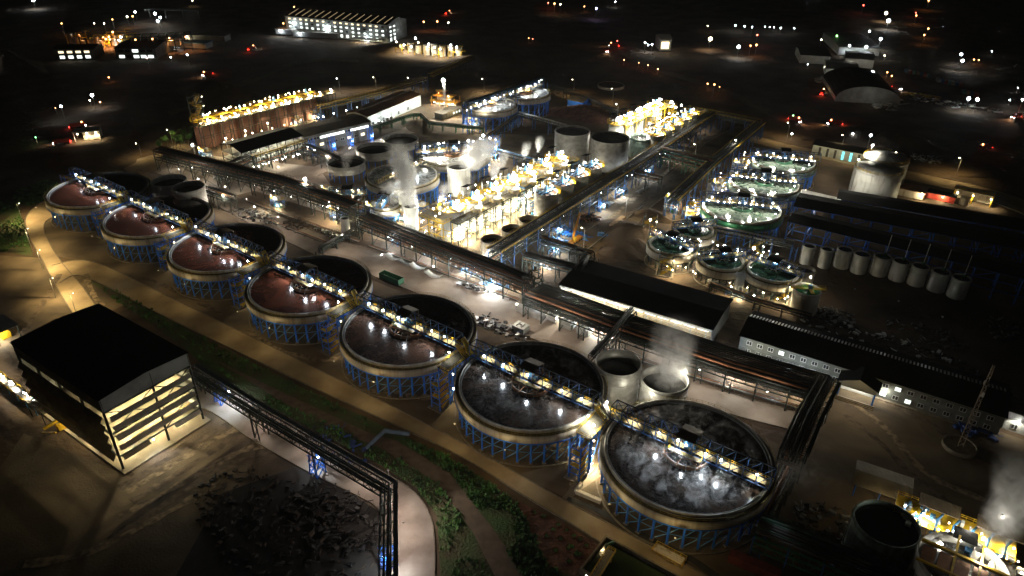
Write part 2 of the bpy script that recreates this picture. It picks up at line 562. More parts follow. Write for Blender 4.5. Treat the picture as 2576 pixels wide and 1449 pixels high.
road('dirt_track', 'faint dirt track climbing across the far left slope', [(420, 282), (620, 200), (760, 150), (900, 150)], [(430, 292), (630, 210), (770, 158), (905, 157)], M_YARD, 0.05, False)
road('dirt_track', 'dark haul track far right of the middle', [(1540, 112), (1640, 165), (1800, 215), (1990, 300)], [(1532, 118), (1630, 172), (1790, 224), (1975, 310)], M_YARD, 0.06, False)
patch('garden_bed', 'red soil planting bed beside the front road', [(1300, 1258), (1440, 1330), (1560, 1405), (1490, 1480), (1380, 1420), (1330, 1330)], M_REDSOIL, 0.04)
patch('turf', 'grass slope between the haul road and the front road', [(215, 702), (300, 735), (500, 845), (760, 975), (1120, 1145), (1300, 1262), (1380, 1420), (1480, 1500), (1110, 1500), (1100, 1300), (1050, 1230), (960, 1172), (700, 1035), (540, 950), (470, 880), (300, 760)], M_TURF, 0.03)
patch('turf', 'grass at the far left edge', [(-60, 520), (40, 500), (60, 560), (82, 645), (-60, 625)], M_TURF, 0.03)
patch('turf', 'grass corner beside the first thickener', [(36, 500), (40, 480), (110, 455), (150, 462), (130, 498), (70, 520)], M_TURF, 0.03)
patch('ditch', 'dirt drainage channel down the grass slope', [(540, 905), (760, 1010), (930, 1090), (1000, 1110), (1130, 1190), (1240, 1330), (1330, 1460), (1250, 1460), (1190, 1340), (1100, 1215), (960, 1128), (860, 1090), (700, 1005)], M_MUD, 0.05)
patch('path', 'concrete strip leading from the road to the stair tower', [(1410, 1258), (1440, 1222), (1500, 1186), (1515, 1196), (1455, 1238), (1428, 1262)], M_CONC, 0.09)

# grass as leaf tufts
def grass(polys, n, label, hmin=0.4, hmax=1.0):
    mb = MB()
    for poly, k in polys:
        W = [at(x, y, 0) for x, y in poly]
        x0, x1 = min(p.x for p in W), max(p.x for p in W)
        y0, y1 = min(p.y for p in W), max(p.y for p in W)
        c = 0
        while c < k:
            x, y = random.uniform(x0, x1), random.uniform(y0, y1)
            ins = False
            j = len(W) - 1
            for i in range(len(W)):
                if (W[i].y > y) != (W[j].y > y) and x < (W[j].x - W[i].x) * (y - W[i].y) / (W[j].y - W[i].y) + W[i].x:
                    ins = not ins
                j = i
            c += 1
            if not ins or sin(x * 0.21 + 3) * cos(y * 0.17) + sin(x * 0.07 - y * 0.11) < -0.9:
                continue
            h = random.uniform(hmin, hmax)
            for q in range(4):
                a = random.uniform(0, 2 * pi)
                s = h * random.uniform(0.35, 0.8)
                wd = h * 0.22
                bx, by = x + random.uniform(-.3, .3), y + random.uniform(-.3, .3)
                dx_, dy_ = cos(a), sin(a)
                mb.add([(bx - dy_ * wd, by + dx_ * wd, 0.02), (bx + dy_ * wd, by - dx_ * wd, 0.02), (bx + dx_ * s + dy_ * wd, by + dy_ * s - dx_ * wd, h), (bx + dx_ * s - dy_ * wd, by + dy_ * s + dx_ * wd, h * 0.9)], [(0, 1, 2, 3)])
    o = mb.build('grass', M_GRASS)
    tag(o, label, 'grass', kind='stuff')


grass([([(225, 702), (300, 735), (500, 845), (760, 975), (1000, 1090), (980, 1100), (760, 1000), (540, 900), (300, 765)], 6500),
       ([(470, 880), (700, 1010), (900, 1095), (1100, 1210), (1190, 1340), (1250, 1500), (1110, 1500), (1100, 1300), (1050, 1230), (960, 1172), (700, 1035)], 8000),
       ([(960, 1080), (1130, 1150), (1300, 1262), (1380, 1420), (1480, 1500), (1340, 1500), (1240, 1330), (1130, 1190)], 7000)],
      0, 'dense green weeds and grass on the slope between the two front roads')
grass([([(-60, 520), (40, 500), (60, 560), (82, 645), (-60, 625)], 2600), ([(36, 500), (40, 480), (110, 455), (150, 462), (130, 498), (70, 520)], 1500)],
      0, 'green grass along the left edge beside the curved road')

# tyre tracks and worn strips
M_TRACKL = mat('worn_pale_track', (0.27, 0.2, 0.125), .9, col2=(.09, .065, .04), scale=.5, ramp=(.4, .6), detail=8)
M_TRACKD = mat('damp_dark_track', (0.06, 0.042, 0.028), .9, col2=(.14, .1, .065), scale=.4, ramp=(.4, .6), detail=8)
for k, (pts, m_) in enumerate(((((300, 1228), (430, 1150), (560, 1075), (640, 1048)), M_TRACKD), (((318, 1238), (440, 1165), (575, 1088), (660, 1060)), M_TRACKL), (((330, 1262), (450, 1190), (590, 1105), (680, 1080)), M_TRACKD), (((300, 1300), (470, 1210), (620, 1130), (740, 1120)), M_TRACKL),
                               (((200, 1400), (380, 1290), (560, 1180), (700, 1130)), M_TRACKD), (((60, 1420), (220, 1390), (420, 1290), (540, 1220)), M_TRACKL), (((2140, 1010), (2230, 1080), (2330, 1190), (2480, 1260)), M_TRACKL), (((2120, 1040), (2210, 1110), (2300, 1200), (2420, 1290)), M_TRACKD),
                               (((2200, 1000), (2330, 1060), (2460, 1150), (2600, 1200)), M_TRACKD), (((245, 700), (360, 700), (470, 745), (560, 790)), M_TRACKD), (((620, 830), (700, 880), (800, 905), (860, 900)), M_TRACKL), (((900, 985), (985, 985), (1060, 1000), (1150, 990)), M_TRACKL),
                               (((150, 690), (110, 760), (70, 820), (50, 860)), M_TRACKD), (((215, 690), (235, 740), (260, 775), (280, 800)), M_TRACKL), (((1560, 560), (1620, 510), (1680, 460), (1740, 410)), M_TRACKD), (((1520, 560), (1590, 505), (1650, 455), (1710, 405)), M_TRACKL))):
    P_ = smooth_path([at(x, y, 0) for x, y in pts], 8)
    mb = MB(); L_ = []; R_ = []
    rt = random.Random(k)
    for i, p in enumerate(P_):
        d = (P_[min(i + 1, len(P_) - 1)] - P_[max(i - 1, 0)]).normalized()
        wd_ = 1.1 + rt.uniform(-.45, .45)
        L_.append((p.x - d.y * wd_, p.y + d.x * wd_, .045 + .003 * k)); R_.append((p.x + d.y * wd_, p.y - d.x * wd_, .045 + .003 * k))
    n_ = len(P_)
    mb.add(L_ + R_, [(i, i + 1, n_ + i + 1, n_ + i) for i in range(n_ - 1)])
    tag(mb.build('tyre_track', m_), 'worn tyre track on the earth yard', kind='structure')

# soil banks and spoil heaps
def mound(label, dx, dy, rx, ry, h, m=None, name='soil_mound', sd=0):
    P = at(dx, dy, 0)
    rnd = random.Random(sd + int(dx))
    mb = MB()
    n, k = 26, 7
    vs = [(0, 0, h)]
    for j in range(1, k + 1):
        t = j / k
        for i in range(n):
            a = 2 * pi * i / n
            r = t * (1 + 0.18 * sin(3 * a + sd) + rnd.uniform(-.05, .05))
            z = h * (cos(t * pi) + 1) / 2 * (1 + rnd.uniform(-.15, .15) * (t < .95))
            vs.append((rx * r * cos(a), ry * r * sin(a), z if j < k else -0.3))
    fs = [(0, 1 + i, 1 + (i + 1) % n) for i in range(n)]
    for j in range(k - 1):
        for i in range(n):
            i2 = (i + 1) % n
            fs.append((1 + j * n + i, 1 + (j + 1) * n + i, 1 + (j + 1) * n + i2, 1 + j * n + i2))
    mb.add(vs, fs)
    o = mb.build(name, m or M_SOIL, None, True)
    o.location = P
    o.rotation_euler = (0, 0, ANG)
    tag(o, label, kind='structure')
    return o


mound('long earth bank behind the red tank row', 560, 240, 70, 22, 9)
mound('earth bank left of the far trucks', 20, 165, 60, 25, 12, sd=2)
mound('brown soil bank beyond the two far thickeners', 1260, 165, 60, 30, 8, sd=4)
mound('brown soil slope between the far tanks and the bright tank group', 1460, 285, 26, 22, 5, M_REDSOIL, sd=3)
for k_, (dx_, dy_, rx_, ry_) in enumerate(((1556, 640, 12, 5), (1640, 545, 14, 6), (1600, 618, 10, 6))):
    mound('rough rock faced slope right of the middle pipe rack, piece %s' % ['nearest', 'farthest', 'middle'][k_], dx_, dy_, rx_, ry_, 3.2, M_SOIL, sd=20 + k_)
mound('grey gravel bank behind the steaming thickener', 1060, 318, 18, 12, 4, M_YARD, sd=5)
mound('rough earth slope right of the middle pipe rack', 1590, 590, 20, 18, 4.5, sd=6)
bl = thing('work_light', 'bright work light hidden beyond the left earth bank', 'lamp', at(-30, 172))
MB().bar((0, 0, 0), (0, 0, 14), .3).build('pole', M_STEEL, bl)
bulb(bl, (0, 0, 14), WHITE, 9000, .8)
mound('dark spoil heap beyond the access road', 2170, 345, 26, 18, 6, sd=7)
mound('second spoil heap beyond the access road, towards the right', 2260, 360, 30, 18, 7, sd=8)
mound('earth bank under the tall lit factory hall', 990, 125, 40, 24, 5, sd=9)

# ------------------------------------------------------------------ thickeners
def truss_geo(mb, x0, x1, y0, y1, z0, h, bays, w=0.24, cross=True):
    """box truss along x between y0 and y1"""
    xs = [x0 + (x1 - x0) * i / bays for i in range(bays + 1)]
    for y in (y0, y1):
        mb.bar((x0, y, z0), (x1, y, z0), w * 1.3)
        mb.bar((x0, y, z0 + h), (x1, y, z0 + h), w * 1.3)
        for i, x in enumerate(xs):
            mb.bar((x, y, z0), (x, y, z0 + h), w)
            if i < bays:
                if i < bays / 2:
                    mb.bar((x, y, z0 + h), (xs[i + 1], y, z0), w * 0.8)
                else:
                    mb.bar((x, y, z0), (xs[i + 1], y, z0 + h), w * 0.8)
    for i, x in enumerate(xs):
        mb.bar((x, y0, z0 + h), (x, y1, z0 + h), w)
        mb.bar((x, y0, z0), (x, y1, z0), w)
        if cross and i < bays:
            mb.bar((x, y0, z0 + h), (xs[i + 1], y1, z0 + h), w * 0.6)
            mb.bar((x, y1, z0 + h), (xs[i + 1], y0, z0 + h), w * 0.6)
    return mb


def bridge(parent, L, z0, h=4.0, wd=3.4, bays=12, lamps=(), power=900, steel=None, canopy=True, x0=None, x1=None, yoff=0.0, name='bridge', canopy_m=None, col=COOL, side=-1, reach=9):
    x0 = -L if x0 is None else x0
    x1 = L if x1 is None else x1
    y0, y1 = yoff - wd / 2, yoff + wd / 2
    low = MB()
    top = MB()
    xs = [x0 + (x1 - x0) * i / bays for i in range(bays + 1)]
    for y in (y0, y1):
        low.bar((x0, y, z0), (x1, y, z0), 0.26)
        top.bar((x0, y, z0 + h), (x1, y, z0 + h), 0.26)
        for i, x in enumerate(xs):
            low.bar((x, y, z0), (x, y, z0 + h), 0.2)
            if i < bays:
                a_, b_ = (z0 + h, z0) if i < bays / 2 else (z0, z0 + h)
                low.bar((x, y, a_), (xs[i + 1], y, b_), 0.15)
    for i, x in enumerate(xs):
        top.bar((x, y0, z0 + h), (x, y1, z0 + h), 0.2)
        if i < bays:
            top.bar((x, y0, z0 + h), (xs[i + 1], y1, z0 + h), 0.1)
        low.bar((x, y0, z0), (x, y1, z0), 0.16)
    b = low.build(name, steel or M_TRUSS, parent)
    top.build('top_chord', M_TRUSS_SHADE, b)
    MB().box((x0 + x1) / 2, yoff, z0 + 0.25, x1 - x0, wd * 0.55, 0.1).build('deck', M_GRATE, b)
    r = MB()
    r.rail([(x0, yoff - wd * 0.3, z0 + 0.3), (x1, yoff - wd * 0.3, z0 + 0.3)])
    r.rail([(x0, yoff + wd * 0.3, z0 + 0.3), (x1, yoff + wd * 0.3, z0 + 0.3)])
    r.build('handrail', M_YEL, b)
    if canopy:
        cx = (x0 + x1) / 2
        c = MB()
        c.quad((cx - 2.6, yoff, z0 + h + 1.5), (cx + 2.6, yoff, z0 + h + 1.5), (cx + 2.6, yoff - 3.1, z0 + h + 0.8), (cx - 2.6, yoff - 3.1, z0 + h + 0.8))
        c.quad((cx + 2.6, yoff, z0 + h + 1.5), (cx - 2.6, yoff, z0 + h + 1.5), (cx - 2.6, yoff + 3.1, z0 + h + 0.8), (cx + 2.6, yoff + 3.1, z0 + h + 0.8))
        for q in ((-2.4, -2.9), (2.4, -2.9), (-2.4, 2.9), (2.4, 2.9)):
            c.bar((cx + q[0], yoff + q[1], z0), (cx + q[0], yoff + q[1], z0 + h + 0.85), 0.15)
        c.build('canopy', canopy_m or M_ROOFB, b)
        d = MB()
        d.lathe([(1.1, 0), (1.1, 1.2), (0.5, 1.3), (0.5, 2.6), (0.02, 2.7)], 14, (cx, yoff, z0 + 0.3))
        d.box(cx + 1.5, yoff, z0 + 1.0, 1.3, 0.9, 0.9)
        d.build('rake_drive', M_LBLUE, b, True)
    for i, lx in enumerate(lamps):
        loc = (lx, y0 + 0.5 * (-side), z0 + 2.3)
        bulb(b, loc, col, power, 0.3, (lx, y0 + side * reach, z0 - 1.5), 125)
        light(b, (lx + .8, yoff, z0 + h - .5), (1, .93, .75), power * .7, .2, (lx + .8, yoff - .5, z0), 75)
    return b


def thickener(name, label, R, H, wall=3.0, legs=36, steps=None, liq=LQ_RED, wallm=None, rimm=None, cat='thickener tank', group=None, loc=(0, 0, 0), rz=ANG,
              walk=True, legm=None, feed=True, drop=0.9, seg=96, foot=True, inner=True, liqdrop=0.9):
    t = thing(name, label, cat, loc, rz, group)
    wallm, rimm, legm = wallm or M_TANKC, rimm or M_TANKC, legm or M_BLUE
    Ro = R + (1.25 if walk else 0.15)
    zt = H - (1.05 if walk else 0)
    MB().lathe([(Ro - 0.25, zt), (Ro, zt), (Ro, H - 1.05 - wall), (Ro - 0.25, H - 1.05 - wall)], seg).build('wall', wallm, t, True)
    MB().lathe([(Ro + 0.12, H - 1.35 - wall), (Ro + 0.12, H - 1.0 - wall), (Ro - 0.4, H - 1.0 - wall)], seg).build('base_ring', legm, t)
    MB().lathe([(R, zt - 0.02), (R, H), (R - 0.22, H), (R - 0.22, H - liqdrop - 0.4)], seg).build('rim', rimm, t, True)
    MB().lathe([(R - 0.2, H - 0.5), (R - 0.75, H - 0.5), (R - 0.75, H - 0.25), (R - 0.85, H - 0.25), (R - 0.85, H - liqdrop - 0.4)], seg).build('launder', M_GREYRIM if legm is M_BLUE else rimm, t, True)
    MB().disc(R - 0.3, H - liqdrop, seg).build('liquid', liq, t)
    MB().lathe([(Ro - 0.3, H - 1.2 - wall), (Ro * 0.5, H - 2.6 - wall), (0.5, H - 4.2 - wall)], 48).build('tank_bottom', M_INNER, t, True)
    if walk:
        MB().lathe([(R, zt), (Ro, zt)], seg).build('walkway', M_DGRATE, t)
        pts = [((Ro - 0.04) * cos(2 * pi * k / 84), (Ro - 0.04) * sin(2 * pi * k / 84), zt) for k in range(84)]
        MB().rail(pts, 1.15, 3, 0.06, True).build('handrail', M_YELD, t)
    hl = H - 1.2 - wall
    rl = R * 1.0
    lm = MB().bar((0, 0, 0.4), (0, 0, hl), 0.5, 0.42)
    fm = MB().box(0, 0, 0.2, 1.1, 1.1, 0.4)
    lo = fo = None
    for k in range(legs):
        a = 2 * pi * (k + 0.5) / legs
        if lo is None:
            o = lo = lm.build('leg', legm, t)
            f_ = fo = fm.build('footing', M_KERB, o) if foot else None
        else:
            o = lo.copy(); C.objects.link(o); o.parent = t
            if foot:
                f_ = fo.copy(); C.objects.link(f_); f_.parent = o
        o.location = (rl * cos(a), rl * sin(a), 0)
        o.rotation_euler = (0, 0, a)
    if inner:
        r2 = R * 0.62
        for k in range(legs // 2):
            a = 2 * pi * (k + 0.5) / (legs // 2)
            o = lo.copy(); C.objects.link(o); o.parent = t
            o.name = 'inner_leg'
            o.location = (r2 * cos(a), r2 * sin(a), 0)
    br = MB()
    for k in range(legs):
        a, b = 2 * pi * (k + 0.5) / legs, 2 * pi * (k + 1.5) / legs
        p, q = (rl * cos(a), rl * sin(a)), (rl * cos(b), rl * sin(b))
        m_ = hl * 0.5
        br.bar((*p, m_), (*q, m_), 0.14)
        br.bar((*p, 0.6), (*q, m_), 0.16)
        br.bar((*p, m_), (*q, hl), 0.16)
    br.build('bracing', M_LBLUE if legm is M_BLUE else legm, t)
    MB().lathe([(R + 1.6, 0.02), (R + 1.6, 0.32), (R + 1.2, 0.32), (R + 1.2, 0.02)], 64).build('kerb_ring', M_KERB, t)
    if feed:
        fr = R * 0.28
        MB().lathe([(fr, H - liqdrop - 0.3), (fr, H + 0.35), (fr - 0.2, H + 0.35), (fr - 0.2, H - liqdrop - 0.3)], 40).build('feedwell', M_RUSTP if legm is M_BLUE and liq not in (LQ_GREEN, LQ_GREENF) else M_GREEN, t, True)
        g = MB()
        for k in range(8):
            a = 2 * pi * k / 8
            g.bar((1.0 * cos(a), sin(a), H + 0.5), ((fr + 0.8) * cos(a), (fr + 0.8) * sin(a), H + 0.3), 0.18)
            g.bar((fr * cos(a), fr * sin(a), H + 0.3), (fr * cos(a), fr * sin(a), H + 1.6), 0.14)
            g.bar((fr * 0.6 * cos(a), fr * .6 * sin(a), H + 0.45), (fr * .6 * cos(a + pi / 4), fr * .6 * sin(a + pi / 4), H + 0.45), 0.16)
        g.build('feedwell_frame', M_RUSTP if liq not in (LQ_GREEN, LQ_GREENF) else M_STEEL, t)
    return t


CEN = [Vector((22 * (-9.07 + 1.869 * i), 22 * (14.69 - 1.352 * i), 0)) for i in range(7)]
R0, H0 = 22.0, 12.3
row_liq = [LQ_RED, LQ_RED, LQ_RED, LQ_RED, LQ_BROWN, LQ_BLACK, LQ_BLACK]
row_lab = ['leftmost front thickener with red slurry, beside the curved road', 'second front thickener from the left, red slurry, blue legs over bare earth',
           'third front thickener from the left, red slurry with churned dark foam', 'fourth front thickener, middle of the front row, glossy red slurry',
           'fifth front thickener, brown slurry half in shadow under its blue bridge', 'sixth front thickener, black slurry, left of the brightest stair tower',
           'rightmost and largest looking front thickener, black slurry under drifting steam']
t0 = thickener('thickener', row_lab[0], R0, H0, 2.7, 36, liq=row_liq[0], group='thickeners in the front row', loc=CEN[0], rz=ANG)
bridge(t0, 22.6, H0 + 1.2, 4.3, 3.6, 13, lamps=(-17, -9, -2.5, 4, 11, 18), power=1300)
pl = MB()
pl.box(0.5, -2.8, H0 + 1.35, 9, 1.5, 0.15)
pl.build('centre_platform', M_GRATE, t0)
MB().rail([(-4, -2.0, H0 + 1.4), (-4, -3.5, H0 + 1.4), (5, -3.5, H0 + 1.4), (5, -2.0, H0 + 1.4)]).build('platform_handrail', M_YEL, t0)
bulb(t0, (0.4, -2.6, H0 + 4.4), COOL, 500, 0.3, (0.5, -16, H0 - 1), 120)
pf = MB()
for x in (-3.5, -1, 2, 4.5):
    pf.bar((x, -5, H0 + 1.2), (x + .6, -6.5, H0 - 0.3), 0.14)
    pf.bar((x, -5, H0 + 1.2), (x - 1.2, -3.5, H0 - 0.4), 0.14)
pf.tube([(-5, -4, H0 + 0.2), (-2, -5.5, H0 + .1), (2, -5.6, H0 + .1), (5, -4.2, H0 + .2)], 0.18)
pf.build('scraper_pipes', M_STEEL, t0)
THK = [t0]
for i in range(1, 7):
    c = copy_tree(t0)
    c.location = CEN[i]
    c['label'] = row_lab[i]
    THK.append(c)
    rv = random.Random(40 + i)
    for br_ in [x for x in c.children if x.name.startswith('bridge')]:
        fl_ = [x for x in br_.children if x.name.startswith('floodlight')]
        gone = rv.sample(fl_, 2 if i % 2 else 1)
        for x in fl_:
            x.location.x += rv.uniform(-1.6, 1.6)
            x.location.z += rv.uniform(-.5, .6)
            if x in gone:
                for y in list(x.children): bpy.data.objects.remove(y)
                bpy.data.objects.remove(x)
    for ch in c.children:
        if ch.name.startswith('liquid'):
            ch.data = ch.data.copy()
            ch.data.materials[0] = row_liq[i]

# stair towers and pipe junctions between them
def stair_tower(label, loc, rz=ANG, h=12.0, w=3.6, d=6.0, flights=5, power=1500, group='stair towers', steel=None, lamps=3, col=WHITE):
    t = thing('stair_tower', label, 'stair tower', loc, rz, group)
    fr = MB()
    for x in (-d / 2, d / 2):
        for y in (-w / 2, w / 2):
            fr.bar((x, y, 0), (x, y, h + 1.2), 0.32)
    for k in range(flights + 1):
        z = h * k / flights
        for y in (-w / 2, w / 2):
            fr.bar((-d / 2, y, z), (d / 2, y, z), 0.22)
        for x in (-d / 2, d / 2):
            fr.bar((x, -w / 2, z), (x, w / 2, z), 0.22)
    fr.build('frame', steel or M_BLUE, t)
    for k in range(flights):
        s = MB()
        z0, z1 = h * k / flights, h * (k + 1) / flights
        y = -w / 4 if k % 2 == 0 else w / 4
        xa, xb = (-d / 2 + 1, d / 2 - 1) if k % 2 == 0 else (d / 2 - 1, -d / 2 + 1)
        n = 9
        for j in range(n):
            s.box(xa + (xb - xa) * (j + .5) / n, y, z0 + (z1 - z0) * (j + .5) / n, 0.45, w / 2 - 0.3, 0.08)
        for yy in (y - w / 4 + .12, y + w / 4 - .12):
            s.bar((xa, yy, z0), (xb, yy, z1), 0.1, 0.3)
            s.bar((xa, yy, z0 + 1.1), (xb, yy, z1 + 1.1), 0.09)
            s.bar((xa, yy, z0 + .6), (xb, yy, z1 + .6), 0.07)
            for j in range(5):
                q = (j + .5) / 5
                s.bar((xa + (xb - xa) * q, yy, z0 + (z1 - z0) * q), (xa + (xb - xa) * q, yy, z0 + (z1 - z0) * q + 1.1), 0.07)
        s.build('stair_flight', M_YEL, t)
        l = MB()
        xe = xb + (0.5 if xb > 0 else -0.5)
        l.box(xe, 0, z1, 1.1, w - 0.2, 0.1)
        l.rail([(xe + (.5 if xb > 0 else -.5), -w / 2 + .1, z1), (xe + (.5 if xb > 0 else -.5), w / 2 - .1, z1)], 1.1, 1.2, 0.08)
        l.build('landing', M_YEL, t)
    MB().box(0, 0, 0.12, d + 2, w + 2, 0.24).build('base_slab', M_KERB, t)
    for k in range(lamps):
        z = h * (k + 1) / lamps - 0.6
        bulb(t, (d / 2 + 0.4, (-w / 2 - 0.3), z), col, power, 0.22)
    return t


tl = ['stair tower between the first and second front thickeners', 'stair tower between the second and third front thickeners', 'stair tower between the third and fourth front thickeners',
      'stair tower between the fourth and fifth front thickeners', 'stair tower between the fifth and sixth front thickeners', 'brightest yellow stair tower, between the two black front thickeners']
for i in range(6):
    m = (CEN[i] + CEN[i + 1]) / 2
    p = off(m, 0.4, -13.0)
    hi = 1.0 if i < 5 else 2.6
    stair_tower(tl[i], p, ANG + pi / 2, H0 - 1.0, 3.4, 6.0, 5, 420 * hi if i < 5 else 1100, lamps=2 if i < 5 else 4, group='stair towers of the front row', col=WARM)
    j = thing('junction_platform', 'yellow platform and feed pipes ' + tl[i].replace('brightest yellow stair tower, ', '').replace('stair tower ', ''), 'platform', off(m, 0, 0, 0), ANG, 'junction platforms of the front row')
    z = H0 + 0.6
    mb = MB()
    mb.box(0.3, -5.0, z, 4.6, 14, 0.15)
    mb.build('deck', M_DGRATE, j)
    MB().rail([(-2, -12, z), (-2, 2, z), (2.6, 2, z), (2.6, -12, z), (-2, -12, z)], 1.15, 1.5, 0.09).build('handrail', M_YEL, j)
    cl = MB()
    for x in (-1.8, 2.4):
        for y in (-11.5, -5, 1.5):
            cl.bar((x, y, 0), (x, y, z), 0.35)
        cl.bar((x, -11.5, z - .2), (x, 1.5, z - .2), 0.3)
        cl.bar((x, -11.5, 0.5), (x, -5, z), 0.18)
        cl.bar((x, 1.5, 0.5), (x, -5, z), 0.18)
    cl.build('support_frame', M_BLUE, j)
    pp = MB()
    pp.tube([(-2.6, 1.0, z + 3.2), (-0.5, 0.2, z + 2.0), (1.2, -1.0, z + 1.0), (3.0, -1.6, z + 0.6)], 0.45, 10)
    pp.build('feed_pipe', M_YEL if i < 5 else M_PIPEB, j, True)
    pp = MB()
    pp.tube([(-2.6, 2.0, z + 3.2), (-0.5, 1.4, z + 2.0), (1.2, 0.2, z + 1.0), (3.0, -0.4, z + 0.6)], 0.45, 10)
    pp.build('feed_pipe', M_YEL if i < 5 else M_PIPEB, j, True)
    sf = MB()
    for q in range(8):
        sf.box(-1.3 + q * 0.4, -3 + q * .1, z + 3.4 - q * .38, .45, 1.2, .08)
    for yy in (-3.5, -2.2):
        sf.bar((-1.4, yy, z + 4.5), (1.8, yy, z + 1.4), 0.1)
        sf.bar((-1.4, yy, z + 3.5), (1.8, yy, z + .4), 0.1, .25)
    sf.build('short_stair', M_YEL, j)
    bulb(j, (-1.6, -6.5, z + 2.6), WHITE, 260 * hi * hi, 0.26)
    if i == 5:
        bulb(j, (1.6, -9, z + 2.6), WHITE, 1200, 0.35)
        bulb(j, (0, 1, z + 3.2), WHITE, 1200, 0.35)
# left end tower and right end tower of the row
stair_tower('yellow stair tower at the left end of the front row', off(CEN[0], -24.5, -2), ANG + pi / 2, H0 + 1, 4, 6, 4, 1500, 'stair towers of the front row', lamps=3, col=WHITE)

# ------------------------------------------------------------------ other thickeners
def other(name, label, dx, dy, hw, H, liq, steelang=None, L=None, **k):
    P = at(dx, dy, H)
    R = rad(hw, P)
    P.z = 0
    return thickener(name, label, R - 0.9, H, loc=P, liq=liq, **k), P, R


t, P, R = other('thickener', 'steaming thickener in the middle with a dark bridge, in front of the widest foaming one', 1011.5, 439, 92, 12, LQ_PALE, rz=radians(58), legs=30)
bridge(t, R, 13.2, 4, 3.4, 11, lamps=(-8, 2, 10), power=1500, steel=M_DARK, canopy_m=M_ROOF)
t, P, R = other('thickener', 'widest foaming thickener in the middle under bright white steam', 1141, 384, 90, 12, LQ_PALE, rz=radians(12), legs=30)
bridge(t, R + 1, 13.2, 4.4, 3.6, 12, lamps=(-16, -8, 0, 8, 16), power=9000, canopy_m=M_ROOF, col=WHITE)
bulb(t, (17, 2, 20), COOL, 3000, 0.7)
t, P, R = other('thickener', 'left one of the two far twin thickeners on tall blue legs', 1231, 261, 70, 14, LQ_PALE, rz=radians(50), legs=26)
PA = P
t, P, R = other('thickener', 'right one of the two far twin thickeners, farther back', 1321, 231, 63, 14, LQ_PALE, rz=radians(50), legs=26)
PB = P
d = (PB - PA)
az = atan2(d.y, d.x)
tb = thing('bridge_truss', 'long blue truss bridge spanning both far twin thickeners', 'truss bridge', PA, az)
Lb = d.length
bridge(tb, 0, 15.2, 4.2, 3.6, 20, lamps=(-14, -6, 4, Lb - 8, Lb, Lb + 10), power=2500, x0=-21, x1=Lb + 19, canopy=False, col=COOL)
MB().box(Lb / 2, 0, 19.7, Lb + 40, 3.4, 0.08).build('roof_sheet', M_LBLUE, tb)
for x in (0, Lb):
    q = MB()
    q.lathe([(3.2, 0), (3.2, 0.15), (0.1, 0.15)], 20, (x, 0, 15.0))
    q.rail([(x + 3.2 * cos(k * pi / 6), 3.2 * sin(k * pi / 6), 15.1) for k in range(12)], 1.1, 2, .09, True)
    q.build('centre_platform', M_YEL, tb)
    bulb(tb, (x, -2.6, 18), WARM, 1500, 0.35)
for x in (-22, Lb + 21):
    q = MB()
    for yy in (-2, 2):
        for xx in (-2, 2):
            q.bar((x + xx, yy, 0), (x + xx, yy, 16), 0.4)
    q.build('end_support', M_BLUE, tb)
for i, (lab, dx, dy, hw, az) in enumerate([('farthest of the three right green thickeners, beside the access road', 1972, 403, 79, -14),
                                          ('middle one of the three right green thickeners', 1923, 456, 88, -14),
                                          ('nearest of the three right green thickeners, deep green wall', 1867, 519, 100, -14)]):
    t, P, R = other('thickener', lab, dx, dy, hw, 12, LQ_GREENF, rz=radians(az), legs=28, wallm=M_GTANK if i == 2 else M_GGREY, rimm=M_STEEL, group='green thickeners on the right')
    bridge(t, R + 1, 13.2, 4, 3.4, 11, lamps=(-14, -6, 4, 13), power=1600, canopy_m=M_ROOF, col=WHITE)
    bulb(t, (-6, -15, 12.6), WHITE, 500, 0.4)
    bulb(t, (3, -16.5, 12.6), WHITE, 400, 0.4)
    st = off(P, 0, 0)
    p = P + Vector((cos(radians(az)) * -(R + 3), sin(radians(az)) * -(R + 3), 0))
    stair_tower('yellow stair tower at the left end of the ' + ['farthest', 'middle', 'nearest'][i] + ' green thickener', p, radians(az), 13, 4, 7, 5, 3800, 'stair towers of the green thickeners', lamps=3)
for i, (lab, dx, dy, hw, az) in enumerate([('small clarifier with dark green liquor, left of the cluster, bridge sloping right', 1691, 613, 61, -42), ('small clarifier with dark green liquor in the middle front of the cluster', 1816.5, 652, 60, 12),
                                          ('small clarifier at the right of the cluster beside the small green tank', 1946, 677, 69, -42), ('small clarifier at the back of the cluster, under the green thickener', 1746, 575, 54, 12)]):
    t, P, R = other('clarifier', lab, dx, dy, hw, 9, LQ_GREEN, rz=radians(az), legs=20, wallm=M_CREAM, rimm=M_CREAM, legm=M_DARK, seg=56, cat='clarifier', group='small clarifiers on the right', inner=False, foot=False)
    bridge(t, R + 0.6, 10.2, 2.6, 2.4, 10, lamps=(-6, 0, 6), power=330, canopy_m=M_ROOF, col=COOL)
for lab, dx, dy, hw, az in [('small steaming clarifier with yellow bridge, left of the upright dark tower', 877, 495, 38, 5), ('small steaming clarifier between the vent tower and the white cylinders', 970, 512, 38, 80)]:
    t, P, R = other('clarifier', lab, dx, dy, hw, 8, LQ_PALE, rz=radians(az), legs=16, wallm=M_STEELB, rimm=M_STEEL, seg=56, cat='clarifier', inner=False, foot=False)
    bridge(t, R + 1.5, 9.5, 3, 2.8, 9, lamps=(-5, 5), power=1300, canopy_m=M_ROOF, col=WHITE, steel=M_LBLUE)

